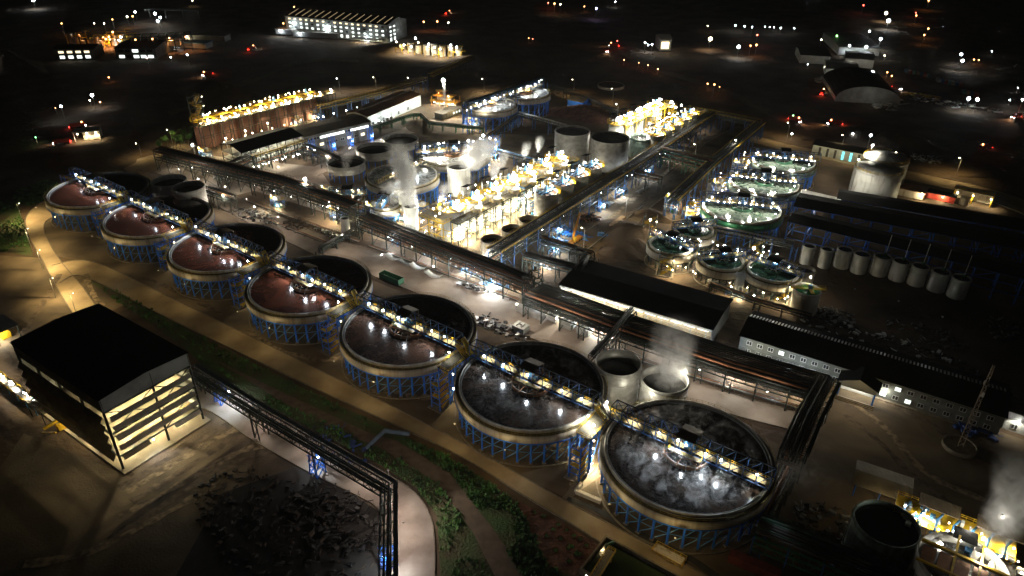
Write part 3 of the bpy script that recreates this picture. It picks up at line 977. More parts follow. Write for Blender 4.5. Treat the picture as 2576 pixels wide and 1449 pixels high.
# ------------------------------------------------------------------ plain open and roofed tanks
def tank(label, dx, dy, hw, H, m=M_STEELB, inner=LQ_DARK, fill=3.0, cat='tank', group=None, bands=2, legs=0, shell=None, name='open_tank', dome=False, topbeam=False, railed=False):
    P = at(dx, dy, H)
    R = rad(hw, P)
    P.z = 0
    t = thing(name, label, cat, P, ANG, group)
    z0 = H - shell if shell else 0.0
    MB().lathe([(R, z0), (R, H), (R - 0.25, H), (R - 0.25, H - fill - 0.2)], 56).build('shell', m, t, True)
    if not dome:
        MB().disc(R - 0.25, H - fill, 56).build('liquid', inner, t)
    MB().lathe([(R + 0.02, H - 0.7), (R + 0.28, H - 0.7), (R + 0.28, H - 0.45), (R + 0.02, H - 0.45)], 56).build('rim_band', m, t)
    b = MB()
    for k in range(bands):
        z = z0 + (H - z0) * (k + 1) / (bands + 1)
        b.lathe([(R + 0.02, z), (R + 0.1, z), (R + 0.1, z + 0.18), (R + 0.02, z + 0.18)], 56)
    if bands:
        b.build('shell_band', m, t)
    if legs:
        lm = MB().bar((0, 0, 0), (0, 0, z0), 0.4)
        lo = None
        for k in range(legs):
            a = 2 * pi * k / legs
            if lo is None:
                o = lo = lm.build('leg', M_BLUE, t)
            else:
                o = lo.copy(); C.objects.link(o); o.parent = t
            o.location = (R * 0.93 * cos(a), R * 0.93 * sin(a), 0)
        MB().lathe([(R, z0), (0.5, z0 - 1.5)], 40).build('tank_bottom', M_INNER, t)
    if dome:
        MB().lathe([(R + 0.15, H), (R * 0.97, H + 0.35), (R * 0.8, H + 1.1), (R * 0.5, H + 1.9), (R * 0.2, H + 2.4), (0.02, H + 2.5)], 56).build('dome_roof', M_WHITE, t, True)
        rb = MB()
        for k in range(40):
            a = 2 * pi * k / 40
            pr = [(R, H + 0.1), (R * 0.8, H + 1.17), (R * 0.5, H + 1.97), (R * 0.12, H + 2.52)]
            for (r1, z1), (r2, z2) in zip(pr[:-1], pr[1:]):
                rb.bar((r1 * cos(a), r1 * sin(a), z1), (r2 * cos(a), r2 * sin(a), z2), 0.14)
        rb.build('roof_ribs', M_STEEL, t)
        pts = [((R - .1) * cos(k * pi / 18 + pi / 2), (R - .1) * sin(k * pi / 18 + pi / 2), H + 0.2) for k in range(30)]
        MB().rail(pts, 1.2, 3, 0.12).build('handrail', M_YEL, t)
    ld = MB()
    for s in (-0.3, 0.3):
        ld.bar((-R - 0.3, s, 0), (-R - 0.3, s, H + 0.9), 0.07)
    for k in range(int(H / 0.6)):
        ld.bar((-R - 0.3, -0.3, 0.4 + k * 0.6), (-R - 0.3, 0.3, 0.4 + k * 0.6), 0.06)
    ld.build('ladder', M_YEL if railed else M_STEEL, t)
    return t, P, R


tank('left one of the two tall steel tanks behind the sixth thickener', 1556, 911, 57.5, 13, M_STEELB, fill=4, group='tall steel tanks behind the sixth thickener')
tank('right one of the two tall steel tanks, steam rising from it', 1673, 953, 59, 13, M_STEELB, fill=3, group='tall steel tanks behind the sixth thickener')
tank('left dark open tank behind the first thickener', 424.5, 453, 42, 13, M_WHITE, fill=2.5)
tank('shorter looking dark open tank right of the other one behind the first thickener', 473, 469, 39, 15, M_WHITE, fill=2.5)
tank('nearest of three raised open steel tanks on blue legs', 870, 406, 47.5, 9, M_STEELB, fill=2, legs=16, shell=4.5, bands=0)
tank('middle one of three raised open steel tanks on blue legs', 941.5, 372, 45.3, 9, M_STEELB, fill=2, legs=16, shell=4.5, bands=0)
tank('farthest of three raised open steel tanks, near the gravel bank', 1008.5, 349, 43, 9, M_STEELB, fill=2, legs=16, shell=4.5, bands=0)
tank('left one of the two big grey tanks behind the bright leach row', 1440, 328, 44, 17, M_STEELB, fill=1.2)
tank('right one of the two big grey tanks behind the bright leach row', 1535, 345, 49, 17, M_STEELB, fill=1.2)
tank('green grey weathered open tank right of the big grey tanks', 1613.7, 343, 28.6, 12, M_GGREY, fill=1.5, bands=4)
tank('white cylinder tank venting bright steam beside the widest thickener', 1153.5, 417, 28.7, 15, M_WHITE, fill=1.5)
tank('white cylinder tank under the tall steam plume', 1020, 487, 18, 12, M_WHITE, fill=1)
tank('nearer white cylinder tank below the tall steam plume', 1033, 517, 18.5, 12, M_WHITE, fill=1)
tank('small blue lit cylinder tank under the left pipe rack', 867, 548, 12, 7, M_WHITE, fill=.6)
tank('small weathered tank with bright green liquid and yellow cross walkway', 2032, 727, 33, 9.5, M_CREAM, inner=LQ_BGREEN, fill=1.0, bands=4)
tank('slim white upright cylinder between two small clarifiers', 1865, 690, 10.5, 9, M_WHITE, fill=0.3, inner=M_WHITE, bands=0)
tank('small grey open tank behind the rightmost small clarifier', 2029, 677, 22, 6, M_CREAM, fill=1.5)
tank('small flat grey tank between the farthest and middle green thickeners', 1868, 404, 24, 8, M_STEELB, inner=M_ROOFG, fill=0.1, bands=0)
tank('small flat grey tank between the middle and nearest green thickeners', 1809, 458, 27, 8, M_STEELB, inner=M_ROOFG, fill=0.1, bands=0)
tank('far white storage tank with ribbed dome roof', 2230, 397, 53, 16, M_WHITE, dome=True, name='domed_tank')
tank('near white storage tank with ribbed dome roof', 2212, 424, 57, 14, M_WHITE, dome=True, name='domed_tank')
tank('left black open tank where the two pipe racks meet', 1238, 601, 29, 8, M_CREAM, fill=2)
tank('second black open tank where the pipe racks meet, farther right', 1289, 575, 28.5, 8, M_CREAM, fill=2)
tank('cream open tank with inner frame beside the leach row', 1331, 551, 26.5, 8, M_CREAM, fill=2.5)
tank('big green grey open tank at the bottom right corner', 2232, 1315, 78, 12, M_GGREY, fill=1.5, bands=3)
tank('big grey tank cut by the bottom right corner under red decks', 2425, 1420, 105, 13, M_STEELB, fill=3.0, bands=2)
tank('flat round pond tank in the dark beyond the far thickeners', 1537, 213, 33, 2.0, M_CREAM, inner=M_MUD, fill=0.2, bands=0)

# ------------------------------------------------------------------ leach tank rows
def leach(label, P, R, H, shellm, group, power=2500, stack=True, beamm=None, canopy=True, rz=ANG, ring=True, railm=None, motor=True, open_top=False, col=WHITE, lamp_r=0.45, belts=True):
    t = thing('leach_tank', label, 'leach tank', (P[0], P[1], 0), rz, group)
    MB().lathe([(R, 0), (R, H), (R - 0.25, H), (R - 0.25, H - 1.2)], 36).build('shell', shellm, t, True)
    MB().disc(R - 0.25, H - 0.9 if open_top else H - 0.15, 36).build('lid', LQ_BROWN if open_top else M_GRATE, t)
    if belts:
        b = MB()
        for z in (H * .3, H * .62, H - 2.2):
            b.lathe([(R + .02, z), (R + .14, z), (R + .14, z + .2), (R + .02, z + .2)], 36)
        b.build('shell_band', shellm, t)
    a_0, a_1 = (.45, 1.75) if ring else (1.6, 2.1)
    wk = MB()
    wk.lathe([(R + 0.02, H - 0.1), (R + 1.2, H - 0.1), (R + 1.2, H - 0.35), (R + 0.02, H - 0.35)], 36, a0=pi * a_0, a1=pi * a_1)
    wk.build('walkway', railm or M_YEL, t)
    pts = [((R + 1.15) * cos(pi * (a_0 + (a_1 - a_0) * k / 20)), (R + 1.15) * sin(pi * (a_0 + (a_1 - a_0) * k / 20)), H - 0.1) for k in range(21)]
    MB().rail(pts, 1.15, 2, 0.1).build('handrail', railm or M_YEL, t)
    bm = MB()
    for s in (-0.9, 0.9):
        bm.bar((-R, s, H + 0.25), (R + .3, s, H + 0.25), 0.35, 0.6)
    bm.bar((-R * .4, -R, H + .2), (-R * .4, R, H + .2), 0.3, 0.5)
    bm.build('agitator_beams', beamm or M_YEL, t)
    if motor:
        mm = MB()
        mm.box(0, 0, H + 1.0, 1.6, 1.6, 0.9)
        mm.lathe([(0.62, H + 1.4), (0.62, H + 3.0), (0.5, H + 3.2), (0.02, H + 3.25)], 14)
        mm.build('agitator_motor', M_LBLUE, t)
    if stack:
        MB().lathe([(0.36, 0), (0.36, 3.4), (0.26, 3.4)], 12, (-R * .55, R * .55, H)).build('vent_stack', M_WHITE, t, True)
    if canopy:
        c = MB()
        x, y = R * .25, R * .75
        c.quad((x - 2.4, y - 1.6, H + 4.6), (x + 2.4, y - 1.6, H + 4.6), (x + 2.4, y + 2.0, H + 3.9), (x - 2.4, y + 2.0, H + 3.9))
        for q in ((-2.2, -1.4), (2.2, -1.4), (-2.2, 1.8), (2.2, 1.8)):
            c.bar((x + q[0], y + q[1], H), (x + q[0], y + q[1], H + 4), 0.12)
        c.build('canopy', M_ROOF, t)
    if power:
        bulb(t, (R * 0.3, -R * 0.35, H + 2.6), col, power * 2.2, lamp_r)
        light(t, (R * 0.1, -R * 0.5, H + 1.6), col, power * .22, .3)
    return t


def lerp(a, b, t): return a + (b - a) * t


def platform(name, label, P0, length, width, H, loc_z=0, colsp=6.5, rz=ANG, steel=None, rail=None, deckm=None, braces=True, mids=(), cat='platform', x0=0):
    """steel deck on columns: starts at P0, runs along local x"""
    t = thing(name, label, cat, (P0[0], P0[1], 0), rz)
    MB().box(length / 2, width / 2, H, length, width, 0.25).build('deck', deckm or M_GRATE, t)
    MB().rail([(0, 0, H + .12), (length, 0, H + .12), (length, width, H + .12), (0, width, H + .12), (0, 0, H + .12)], 1.15, 2.2, 0.1).build('handrail', rail or M_YEL, t)
    n = max(1, round(length / colsp))
    for k in range(n + 1):
        c = MB()
        x = length * k / n
        for y in (0.2, width - 0.2):
            c.bar((x, y, 0), (x, y, H), 0.38)
        c.bar((x, .2, H - .3), (x, width - .2, H - .3), 0.35, .5)
        for mz in mids:
            c.bar((x, .2, mz), (x, width - .2, mz), 0.25)
        if braces and k < n and k % 2 == 0:
            c.bar((x, .2, 0.5), (x + length / n, .2, H * .5), 0.15)
        c.build('column_frame', steel or M_DARK, t)
    b = MB()
    for y in (0.2, width - 0.2):
        b.bar((0, y, H - .35), (length, y, H - .35), 0.3, 0.6)
        for mz in mids:
            b.bar((0, y, mz), (length, y, mz), 0.22)
    b.build('beam', steel or M_DARK, t)
    return t


A0, A6 = at(1137, 520, 15), at(1401, 395, 15)
kd = (A6 - A0)
KANG = atan2(kd.y, kd.x)
nrm = Vector((sin(KANG), -cos(KANG), 0))
names = ['nearest', 'second', 'third', 'fourth', 'fifth', 'sixth', 'farthest']
for i in range(7):
    p = A0 + kd * (i / 6)
    leach(names[i] + ' of the seven bright tanks in the left line of the central leach group', p, 5.4, 15, M_WHITE, 'central leach tanks, left line', power=6500, rz=KANG, lamp_r=.85)
    # small cone topped tanks on the near side of the row
    if i < 6:
        q = A0 + kd * ((i + .45) / 6) + nrm * 9.5
        s = thing('screen_tank', names[i] if i else 'nearest', 'screen tank', (q.x, q.y, 0), KANG, 'small screen tanks of the central leach group')
        s['label'] = ['nearest', 'second', 'third', 'fourth', 'fifth', 'innermost'][i] + ' small round screen tank on the near deck of the central leach group'
        MB().lathe([(1.6, 11.5), (2.2, 13.2), (2.2, 15.4), (2.0, 15.4), (2.0, 14.9)], 20).build('shell', M_CREAM, s, True)
        MB().disc(2.0, 15.1, 20).build('lid', M_GRATE, s)
        MB().rail([(3 * cos(k * pi / 6), 3 * sin(k * pi / 6), 13.6) for k in range(12)], 1.1, 2, .1, True).build('handrail', M_YEL, s)
        fr_ = MB()
        for x, y in ((-2, -2), (2, -2), (-2, 2), (2, 2)):
            fr_.bar((x, y, 0), (x, y, 13.3), 0.25)
        fr_.build('leg_frame', M_DARK, s)
        bulb(s, (0.8, -1.2, 17.3), WHITE, 3500, 0.6)
B0, B3 = at(1374.5, 481, 16), at(1488, 416, 16)
for i in range(4):
    p = B0.lerp(B3, i / 3)
    leach(['nearest', 'second', 'third', 'farthest'][i] + ' tall grey shelled tank in the right line of the central leach group', p, 5.6, 16, M_STEELB, 'central leach tanks, right line', power=2600, rz=KANG, open_top=True, beamm=M_LBLUE, stack=i != 1, ring=False)
st = A0 + nrm * 11.5 - kd.normalized() * 9
platform('leach_platform', 'long dark steel platform along the near side of the central leach group', st, 62, 4.5, 13.2, rz=KANG, mids=(4.5, 9), rail=M_DARK)
st = A0 + nrm * 6 - kd.normalized() * 10
platform('leach_platform', 'yellow railed deck at the nearest corner of the central leach group', A0 + nrm * 6.5 - kd.normalized() * 13, 6, 15, 13.4, rz=KANG, mids=(6.5,), steel=M_YEL)
platform('leach_platform', 'inner deck between the two lines of the central leach group', A0 + nrm * 11 + kd.normalized() * 40, 48, 4, 14.2, rz=KANG, steel=M_LBLUE)
# extra floods that wash the shells under the platform
fl = thing('floodlight_row', 'row of floodlights under the near platform of the central leach group', 'floodlights', (0, 0, 0))
for k in range(6):
    p = A0 + kd * (k / 6.5) + nrm * 8.8
    bulb(fl, (p.x, p.y, 8.5 if k else 10), WARM if k % 2 else WHITE, 7000, 0.35)
    bulb(fl, (p.x + 1, p.y - 1, 3.5), WARM, 3500, 0.35)
for dx, dy, z, col, pw in [(1325, 493, 9, WHITE, 2500), (1350, 470, 8, WHITE, 1500), (1376, 510, 8, WHITE, 2600), (1363, 530, 5, WARM, 1500), (1394, 500, 9, WHITE, 1600), (1105, 505, 14, WHITE, 2200), (1090, 525, 13, WHITE, 2500), (1105, 545, 8, WHITE, 1500)]:
    p = at(dx, dy, z)
    bulb(fl, tuple(p), col, pw, 0.4)
stair_tower('yellow lit stair tower at the near left corner of the central leach group', at(1097, 592, 0), KANG, 13, 3.6, 6, 5, 1500, 'stair towers of the leach groups', steel=M_DARK)

# upper right leach group
L0, L4 = at(1552, 303, 16), at(1650, 258, 16)
ld_ = L4 - L0
LANG = atan2(ld_.y, ld_.x)
ln = Vector((sin(LANG), -cos(LANG), 0))
for i in range(5):
    leach(['nearest', 'second', 'third', 'fourth', 'farthest'][i] + ' tank in the left line of the upper right leach group', L0 + ld_ * (i / 4), 4.6, 15, M_WHITE, 'upper right leach tanks, left line', power=7500, rz=LANG, lamp_r=1.0, stack=False)
M0, M4 = at(1649, 337, 14), at(1735, 285, 14)
for i in range(5):
    leach(['nearest', 'second', 'third', 'fourth', 'farthest'][i] + ' grey shelled tank in the right line of the upper right leach group', M0.lerp(M4, i / 4), 4.8, 14, M_STEELB, 'upper right leach tanks, right line', ring=False, power=3000, rz=LANG, open_top=True, stack=False, lamp_r=0.5)
platform('leach_platform', 'bright deck between the two lines of the upper right leach group', L0 + ln * 7, 62, 6, 14, rz=LANG, steel=M_YEL)
fl2 = thing('floodlight_row', 'cluster of floodlights over the deck of the upper right leach group', 'floodlights', (0, 0, 0))
for k in range(6):
    p = L0 + ld_ * (k / 5.0) + ln * (9 + 2 * (k % 2))
    bulb(fl2, (p.x, p.y, 18.5), WHITE, 4200, 0.7)
for dx, dy in ((1588, 310), (1612, 322), (1634, 311), (1660, 300), (1683, 287), (1700, 270), (1714, 265)):
    p = at(dx, dy, 17)
    bulb(fl2, tuple(p), WHITE, 3600, 0.6)

# red tank row, upper left
R_0, R_6 = at(511, 294.5, 17), at(780, 229, 17)
rd = R_6 - R_0
RANG = atan2(rd.y, rd.x)
rn = Vector((sin(RANG), -cos(RANG), 0))
for i in range(7):
    p = R_0 + rd * (i / 6.3)
    leach(['leftmost', 'second', 'third', 'fourth', 'fifth', 'sixth', 'rightmost'][i] + ' rust red leach tank of the upper left row, counted from the stair tower', p, 6.6, 16, M_REDTANK, 'rust red leach tanks', power=1100, rz=RANG, open_top=True, col=WARM, lamp_r=0.5, stack=False, motor=i % 2 == 0)
pr = platform('leach_platform', 'yellow lit walkway platform along the rust red leach tanks', R_0 + rn * 11.5 - rd.normalized() * 8, rd.length + 20, 4, 15.6, rz=RANG, mids=(8,), braces=True)
for k in range(11):
    x = 5 + k * (rd.length + 12) / 10
    bulb(pr, (x, 1.0, 18.0), WARM if k % 2 else WHITE, 1500, 0.5)
    d_ = MB()
    d_.lathe([(1.5, 15.8), (1.5, 17.2), (0.02, 17.4)], 14, (x + 2.0, 2.0, 0))
    d_.build('screen_drum', M_CREAM, pr)
tw = stair_tower('tall yellow stair tower at the left end of the rust red leach tanks', R_0 + rn * 12 - rd.normalized() * 9, RANG + .5, 16, 4, 7, 5, 1800, 'stair towers of the leach groups', steel=M_DARK, col=WARM)
for dx, dy, hh in ((846, 296, 0), (921, 284, 0), (1005, 264, 0)):
    pass

# ------------------------------------------------------------------ pipe racks
def rack(label, pts, width=6.0, levels=(6.5, 9.5), sp=9.0, npipe=(5, 6), steel=None, pipes=None, rail_=False, walk=True, name='pipe_rack', cat='pipe rack', z0=0.0, blue=False, lamps=(), lamp_p=900, lamp_col=WHITE, prad=(0.18, 0.45), seed=1, group=None, stands=None, deep=True):
    steel = steel or M_DARK
    base = Vector((pts[0][0], pts[0][1], 0))
    t = thing(name, label, cat, base, 0, group)
    rnd = random.Random(seed)
    P = [Vector((p[0] - base.x, p[1] - base.y, 0)) for p in pts]
    nr = []
    for i in range(len(P)):
        a = (P[i] - P[i - 1]).normalized() if i > 0 else None
        b = (P[i + 1] - P[i]).normalized() if i < len(P) - 1 else None
        d = (a + b).normalized() if a and b else (a or b)
        k = 1.0 if not (a and b) else 1 / max(0.4, a.dot(d))
        nr.append(Vector((-d.y, d.x, 0)) * k)
    hw = width / 2
    bm = MB()
    for i in range(len(P) - 1):
        for z in levels:
            for s in (-hw, hw):
                bm.bar(P[i] + nr[i] * s + Vector((0, 0, z)), P[i + 1] + nr[i + 1] * s + Vector((0, 0, z)), 0.25, 0.4)
    # lattice on the two side faces
    zt, zb = levels[-1], levels[0]
    for i in range(len(P) - 1):
        a, b = P[i], P[i + 1]
        L = (b - a).length
        n = max(1, round(L / 3.2))
        for s in (-1, 1):
            for k in range(n):
                p = (a + nr[i] * hw * s).lerp(b + nr[i + 1] * hw * s, k / n)
                q = (a + nr[i] * hw * s).lerp(b + nr[i + 1] * hw * s, (k + 1) / n)
                bm.bar(p + Vector((0, 0, zb)), p + Vector((0, 0, zt)), 0.14)
                if k % 2 == 0:
                    bm.bar(p + Vector((0, 0, zb)), q + Vector((0, 0, zt)), 0.13)
                else:
                    bm.bar(p + Vector((0, 0, zt)), q + Vector((0, 0, zb)), 0.13)
        for k in range(n + 1):
            p = (a + nr[i] * hw).lerp(b + nr[i + 1] * hw, k / n)
            q = (a - nr[i] * hw).lerp(b - nr[i + 1] * hw, k / n)
            for z in levels:
                bm.bar(p + Vector((0, 0, z)), q + Vector((0, 0, z)), 0.18)
    bm.build('rack_frame', steel, t)
    for i in range(len(P) - 1):
        a, b = P[i], P[i + 1]
        L = (b - a).length
        n = max(1, round(L / (stands or sp)))
        d = (b - a).normalized()
        for k in range(n + (1 if i == len(P) - 2 else 0)):
            p = a.lerp(b, k / n)
            s_ = Vector((-d.y, d.x, 0)) * hw
            c = MB()
            for q in (p + s_, p - s_):
                c.bar(q, q + Vector((0, 0, zt)), 0.35)
            c.bar(p + s_ + Vector((0, 0, 0.3)), p - s_ + Vector((0, 0, zb)), 0.16)
            c.bar(p - s_ + Vector((0, 0, 0.3)), p + s_ + Vector((0, 0, zb)), 0.16)
            if k % 3 == 0 and deep:
                for q in (p + s_, p - s_):
                    c.bar(q + d * 2.2, q + d * 2.2 + Vector((0, 0, zb)), 0.28)
                    c.bar(q + Vector((0, 0, .3)), q + d * 2.2 + Vector((0, 0, zb * .5)), 0.14)
                    c.bar(q + d * 2.2 + Vector((0, 0, zb * .5)), q + Vector((0, 0, zb)), 0.14)
            c.build('trestle', M_TRUSS if blue else steel, t)
    pms = pipes or [M_PIPE, M_PIPE, M_DARK, M_PIPE, M_RUSTP]
    for li, z in enumerate(levels):
        for j in range(npipe[min(li, len(npipe) - 1)]):
            n = npipe[min(li, len(npipe) - 1)]
            o = -hw + 0.6 + (width - 1.2) * (j + .5) / n
            r = rnd.uniform(*prad)
            MB().tube([P[i] + nr[i] * o + Vector((0, 0, z + 0.3 + r)) for i in range(len(P))], r, 7).build('pipe', pms[rnd.randrange(len(pms))], t, True)
    if walk:
        wk = MB()
        for i in range(len(P) - 1):
            s = hw + 0.5
            wk.bar(P[i] + nr[i] * s + Vector((0, 0, zt + .1)), P[i + 1] + nr[i + 1] * s + Vector((0, 0, zt + .1)), 1.0, 0.08)
            wk.rail([P[i] + nr[i] * (s + .5) + Vector((0, 0, zt + .1)), P[i + 1] + nr[i + 1] * (s + .5) + Vector((0, 0, zt + .1))], 1.1, 2.5, 0.09)
            if rail_:
                wk.rail([P[i] - nr[i] * (hw + .1) + Vector((0, 0, zt + .1)), P[i + 1] - nr[i + 1] * (hw + .1) + Vector((0, 0, zt + .1))], 1.1, 2.5, 0.09)
        wk.build('cable_walkway', M_YEL if rail_ else steel, t)
    for lx in lamps:
        q = at(lx[0], lx[1], lx[2]) - base
        bulb(t, tuple(q), lx[4] if len(lx) > 4 else lamp_col, lx[3], 0.25)
    return t


def W(*pts, z=9.0):
    return [at(x, y, z) for x, y in pts]


rack('long dark pipe rack from the left yard to the vertical pipe tower', W((400, 385), (553, 424), (700, 460), (858, 515), (905, 532)), 6.5, (6.5, 9.5, 11.5), 9, (4, 5, 5), seed=2,
     lamps=[(498, 450, 6, 1500, COOL), (690, 497, 5, 1600, COOL), (640, 520, 5, 500), (566, 470, 5, 500)])
rack('long dark pipe rack between the pipe tower and the central crossing', W((915, 550), (1100, 622), (1330, 712)), 7.5, (5.5, 8, 10), 9, (6, 6, 6), seed=3,
     lamps=[(988, 603, 5, 1500, COOL), (1080, 635, 5, 1500, COOL), (1182, 672, 4, 3500, WHITE), (1235, 720, 3, 3000, COOL), (1115, 620, 3, 900, WARM), (1300, 700, 4, 2500)])
rack('wide dark pipe rack along the flat roofed warehouse', W((1340, 730), (1580, 818), (1840, 905), (2080, 975)), 12, (5.5, 7.5, 9), 9, (9, 10, 10), seed=4,
     lamps=[(1428, 775, 4, 3500, WHITE), (1520, 808, 4, 3500, WHITE), (1690, 870, 4, 1600, COOL), (1862, 922, 4, 3500, WHITE), (2020, 968, 5, 1500, WARM)])
rack('dark pipe rack running down from the right end of the warehouse rack', W((2078, 965), (2028, 1060), (1990, 1150), z=8), 6.5, (6, 8, 10), 9, (6, 7, 7), seed=5)
rack('bare pipe bundle in thin steam right of the last thickener', W((1975, 1180), (1935, 1260), (1905, 1320), z=6), 6, (5, 6.5), 8, (5, 4), seed=6, pipes=[M_PIPE, M_PIPEB, M_GGREY, M_RUSTP], walk=False)
rack('blue legged pipe rack with green pipes at the bottom right', W((1905, 1330), (2080, 1400), (2320, 1500), z=7), 7, (3.5, 6, 8), 9, (3, 4, 7), seed=7, blue=True, steel=M_GREEN, pipes=[M_GREEN, M_GGREY, M_PIPE])
rack('long yellow edged pipe rack running up beside the bright leach group', W((1245, 640), (1597, 418), (1790, 288), z=9), 7, (6, 8.5, 10.5), 9, (5, 6, 6), seed=8, rail_=True, blue=True,
     lamps=[(1405, 575, 5, 900, COOL), (1520, 520, 5, 900, COOL), (1560, 478, 5, 900, COOL), (1625, 430, 5, 900, COOL), (1540, 470, 4, 500), (1700, 350, 5, 700, COOL)])
rack('yellow edged pipe rack across the far end of the plant', W((1722, 272), (1912, 308), z=10), 5, (8, 10), 9, (3, 4), seed=9, rail_=True, blue=True)
rack('yellow edged pipe rack running down from the far corner beside the green thickeners', W((1912, 308), (1787, 412), (1690, 502), z=10), 5, (8, 10), 9, (3, 4), seed=10, rail_=True, blue=True)
rack('dark cross rack with a step between the two long racks', W((1664, 380), (1725, 396), (1790, 414), z=9), 5.5, (6, 8.5, 10.5), 9, (4, 4, 4), seed=11, steel=M_GREEN)
rack('pipe portal crossing the road below the grey tanks', W((1597, 432), (1662, 447), z=8), 4, (6, 8), 9, (3, 3), seed=12, lamps=[(1590, 440, 6, 500, COOL)])
rack('dark cross rack above the blue machinery, upper one', W((1362, 600), (1490, 640), z=8), 4, (6, 8), 8, (4, 4), seed=13, lamps=[(1395, 620, 4, 900, COOL)])
rack('dark cross rack above the blue machinery, lower one', W((1320, 640), (1446, 672), z=8), 4, (6, 8), 8, (4, 4), seed=14, lamps=[(1375, 660, 4, 1100, COOL)])
rack('short rack from the crossing down to the lower cross rack', W((1462, 688), (1480, 646), z=8), 3, (6, 8), 8, (3, 3), seed=15)
rack('pipe gallery reaching from the warehouse rack to the tall steel tanks', W((1590, 782), (1540, 845), (1492, 900), z=10), 3.4, (8, 10.5), 30, (2, 3), seed=16, walk=False)
rack('portal frame beside the left dark open tanks', W((516, 470), (584, 494), z=9), 3.5, (6, 8.5), 9, (2, 2), seed=17)
rack('low pipe rails between the road and the fifth thickener', W((905, 570), (806, 624), z=4), 2.2, (3, 4), 9, (2, 2), seed=18, walk=False)
rack('dark lattice rack joining the left rack to the multi storey steel building', W((553, 424), (622, 392), (640, 370), z=9), 5, (6, 9), 9, (3, 3), seed=19)
rack('lattice rack from the steel building to the middle tanks', W((766, 365), (858, 402), z=9), 3.5, (6, 9), 9, (3, 3), seed=20, lamps=[(774, 370, 8, 900, COOL)])
rack('long yellow pipe rack climbing away behind the white plant building', W((800, 268), (950, 232), (1069, 196), z=10), 5, (8, 10), 12, (3, 4), seed=21, pipes=[M_YEL, M_PIPE, M_YEL], rail_=True, blue=True,
     lamps=[(790, 292, 5, 700, COOL), (1010, 242, 5, 700), (960, 260, 4, 700), (915, 275, 4, 700), (880, 292, 4, 700)])
rack('yellow pipe rack fading towards the dark hill', W((1085, 188), (1189, 142), z=8), 5, (6, 8), 14, (3, 4), seed=22, pipes=[M_YEL, M_PIPE], rail_=True)
rack('thin light pipe bridge between the far thickeners and the grey tanks', W((1305, 285), (1425, 318), z=8), 3, (7, 8.5), 14, (2, 2), seed=23, blue=True, pipes=[M_PIPEB, M_PIPEB], walk=False)
rack('thin pipe bridge sloping down to the widest thickener', W((1300, 290), (1245, 330), (1225, 344), z=8), 2.5, (7, 8.5), 14, (2, 2), seed=24, blue=True, walk=False)
rack('low blue pipe rack behind the bright leach tanks', W((1232, 372), (1330, 398), (1395, 420), z=6), 3, (4, 6), 9, (3, 3), seed=25, blue=True, pipes=[M_PIPEB, M_LBLUE])
rack('light pipe rack with bright pipe below the nearest green thickener', W((1712, 555), (1850, 580), (1995, 612), z=8), 3, (6, 8), 9, (2, 3), seed=26, blue=True, pipes=[M_PIPEB], lamps=[(1740, 575, 4, 900, WARM), (1760, 562, 4, 900, WARM)])
rack('green handrailed pipe loop beside the white plant building', W((925, 322), (1040, 288), (1060, 288), (1080, 308), (1215, 322), z=5), 1.6, (4, 5), 9, (2, 2), seed=27, pipes=[M_GREEN, M_PIPEB], steel=M_GREEN, walk=False)
rack('dark pipe rack along the road far right of the leach group', W((1385, 215), (1480, 250), (1560, 285), z=5), 3, (4, 5.5), 10, (2, 3), seed=28)
rack('low pipe line between the clarifiers and the office block', W((1790, 712), (1900, 755), (2040, 795), z=4), 1.8, (3, 4), 9, (2, 2), seed=29, walk=False)

# vertical pipe tower and crossing towers
for lab, dx, dy, h in [('tall dark pipe tower where the long rack steps down', 906, 590, 14), ('dark pipe tower at the road crossing', 1338, 760, 12), ('dark tower beside the lower cross rack', 1450, 690, 11)]:
    P = at(dx, dy, 0)
    t = thing('pipe_tower', lab, 'pipe tower', P, ANG)
    f = MB()
    for x in (-2.5, 2.5):
        for y in (-3, 3):
            f.bar((x, y, 0), (x, y, h), 0.4)
    for k in range(1, 6):
        z = h * k / 5
        for y in (-3, 3): f.bar((-2.5, y, z), (2.5, y, z), 0.25)
        for x in (-2.5, 2.5): f.bar((x, -3, z), (x, 3, z), 0.25); f.bar((x, -3, z - h / 5), (x, 3, z), 0.15)
    f.build('tower_frame', M_DARK, t)
    for k in range(6):
        MB().tube([(-2 + k * .8, -3.4, 0.2), (-2 + k * .8, -3.4, h - 0.6), (-2 + k * .8, -1.5, h)], 0.22, 7).build('riser_pipe', M_PIPE, t, True)

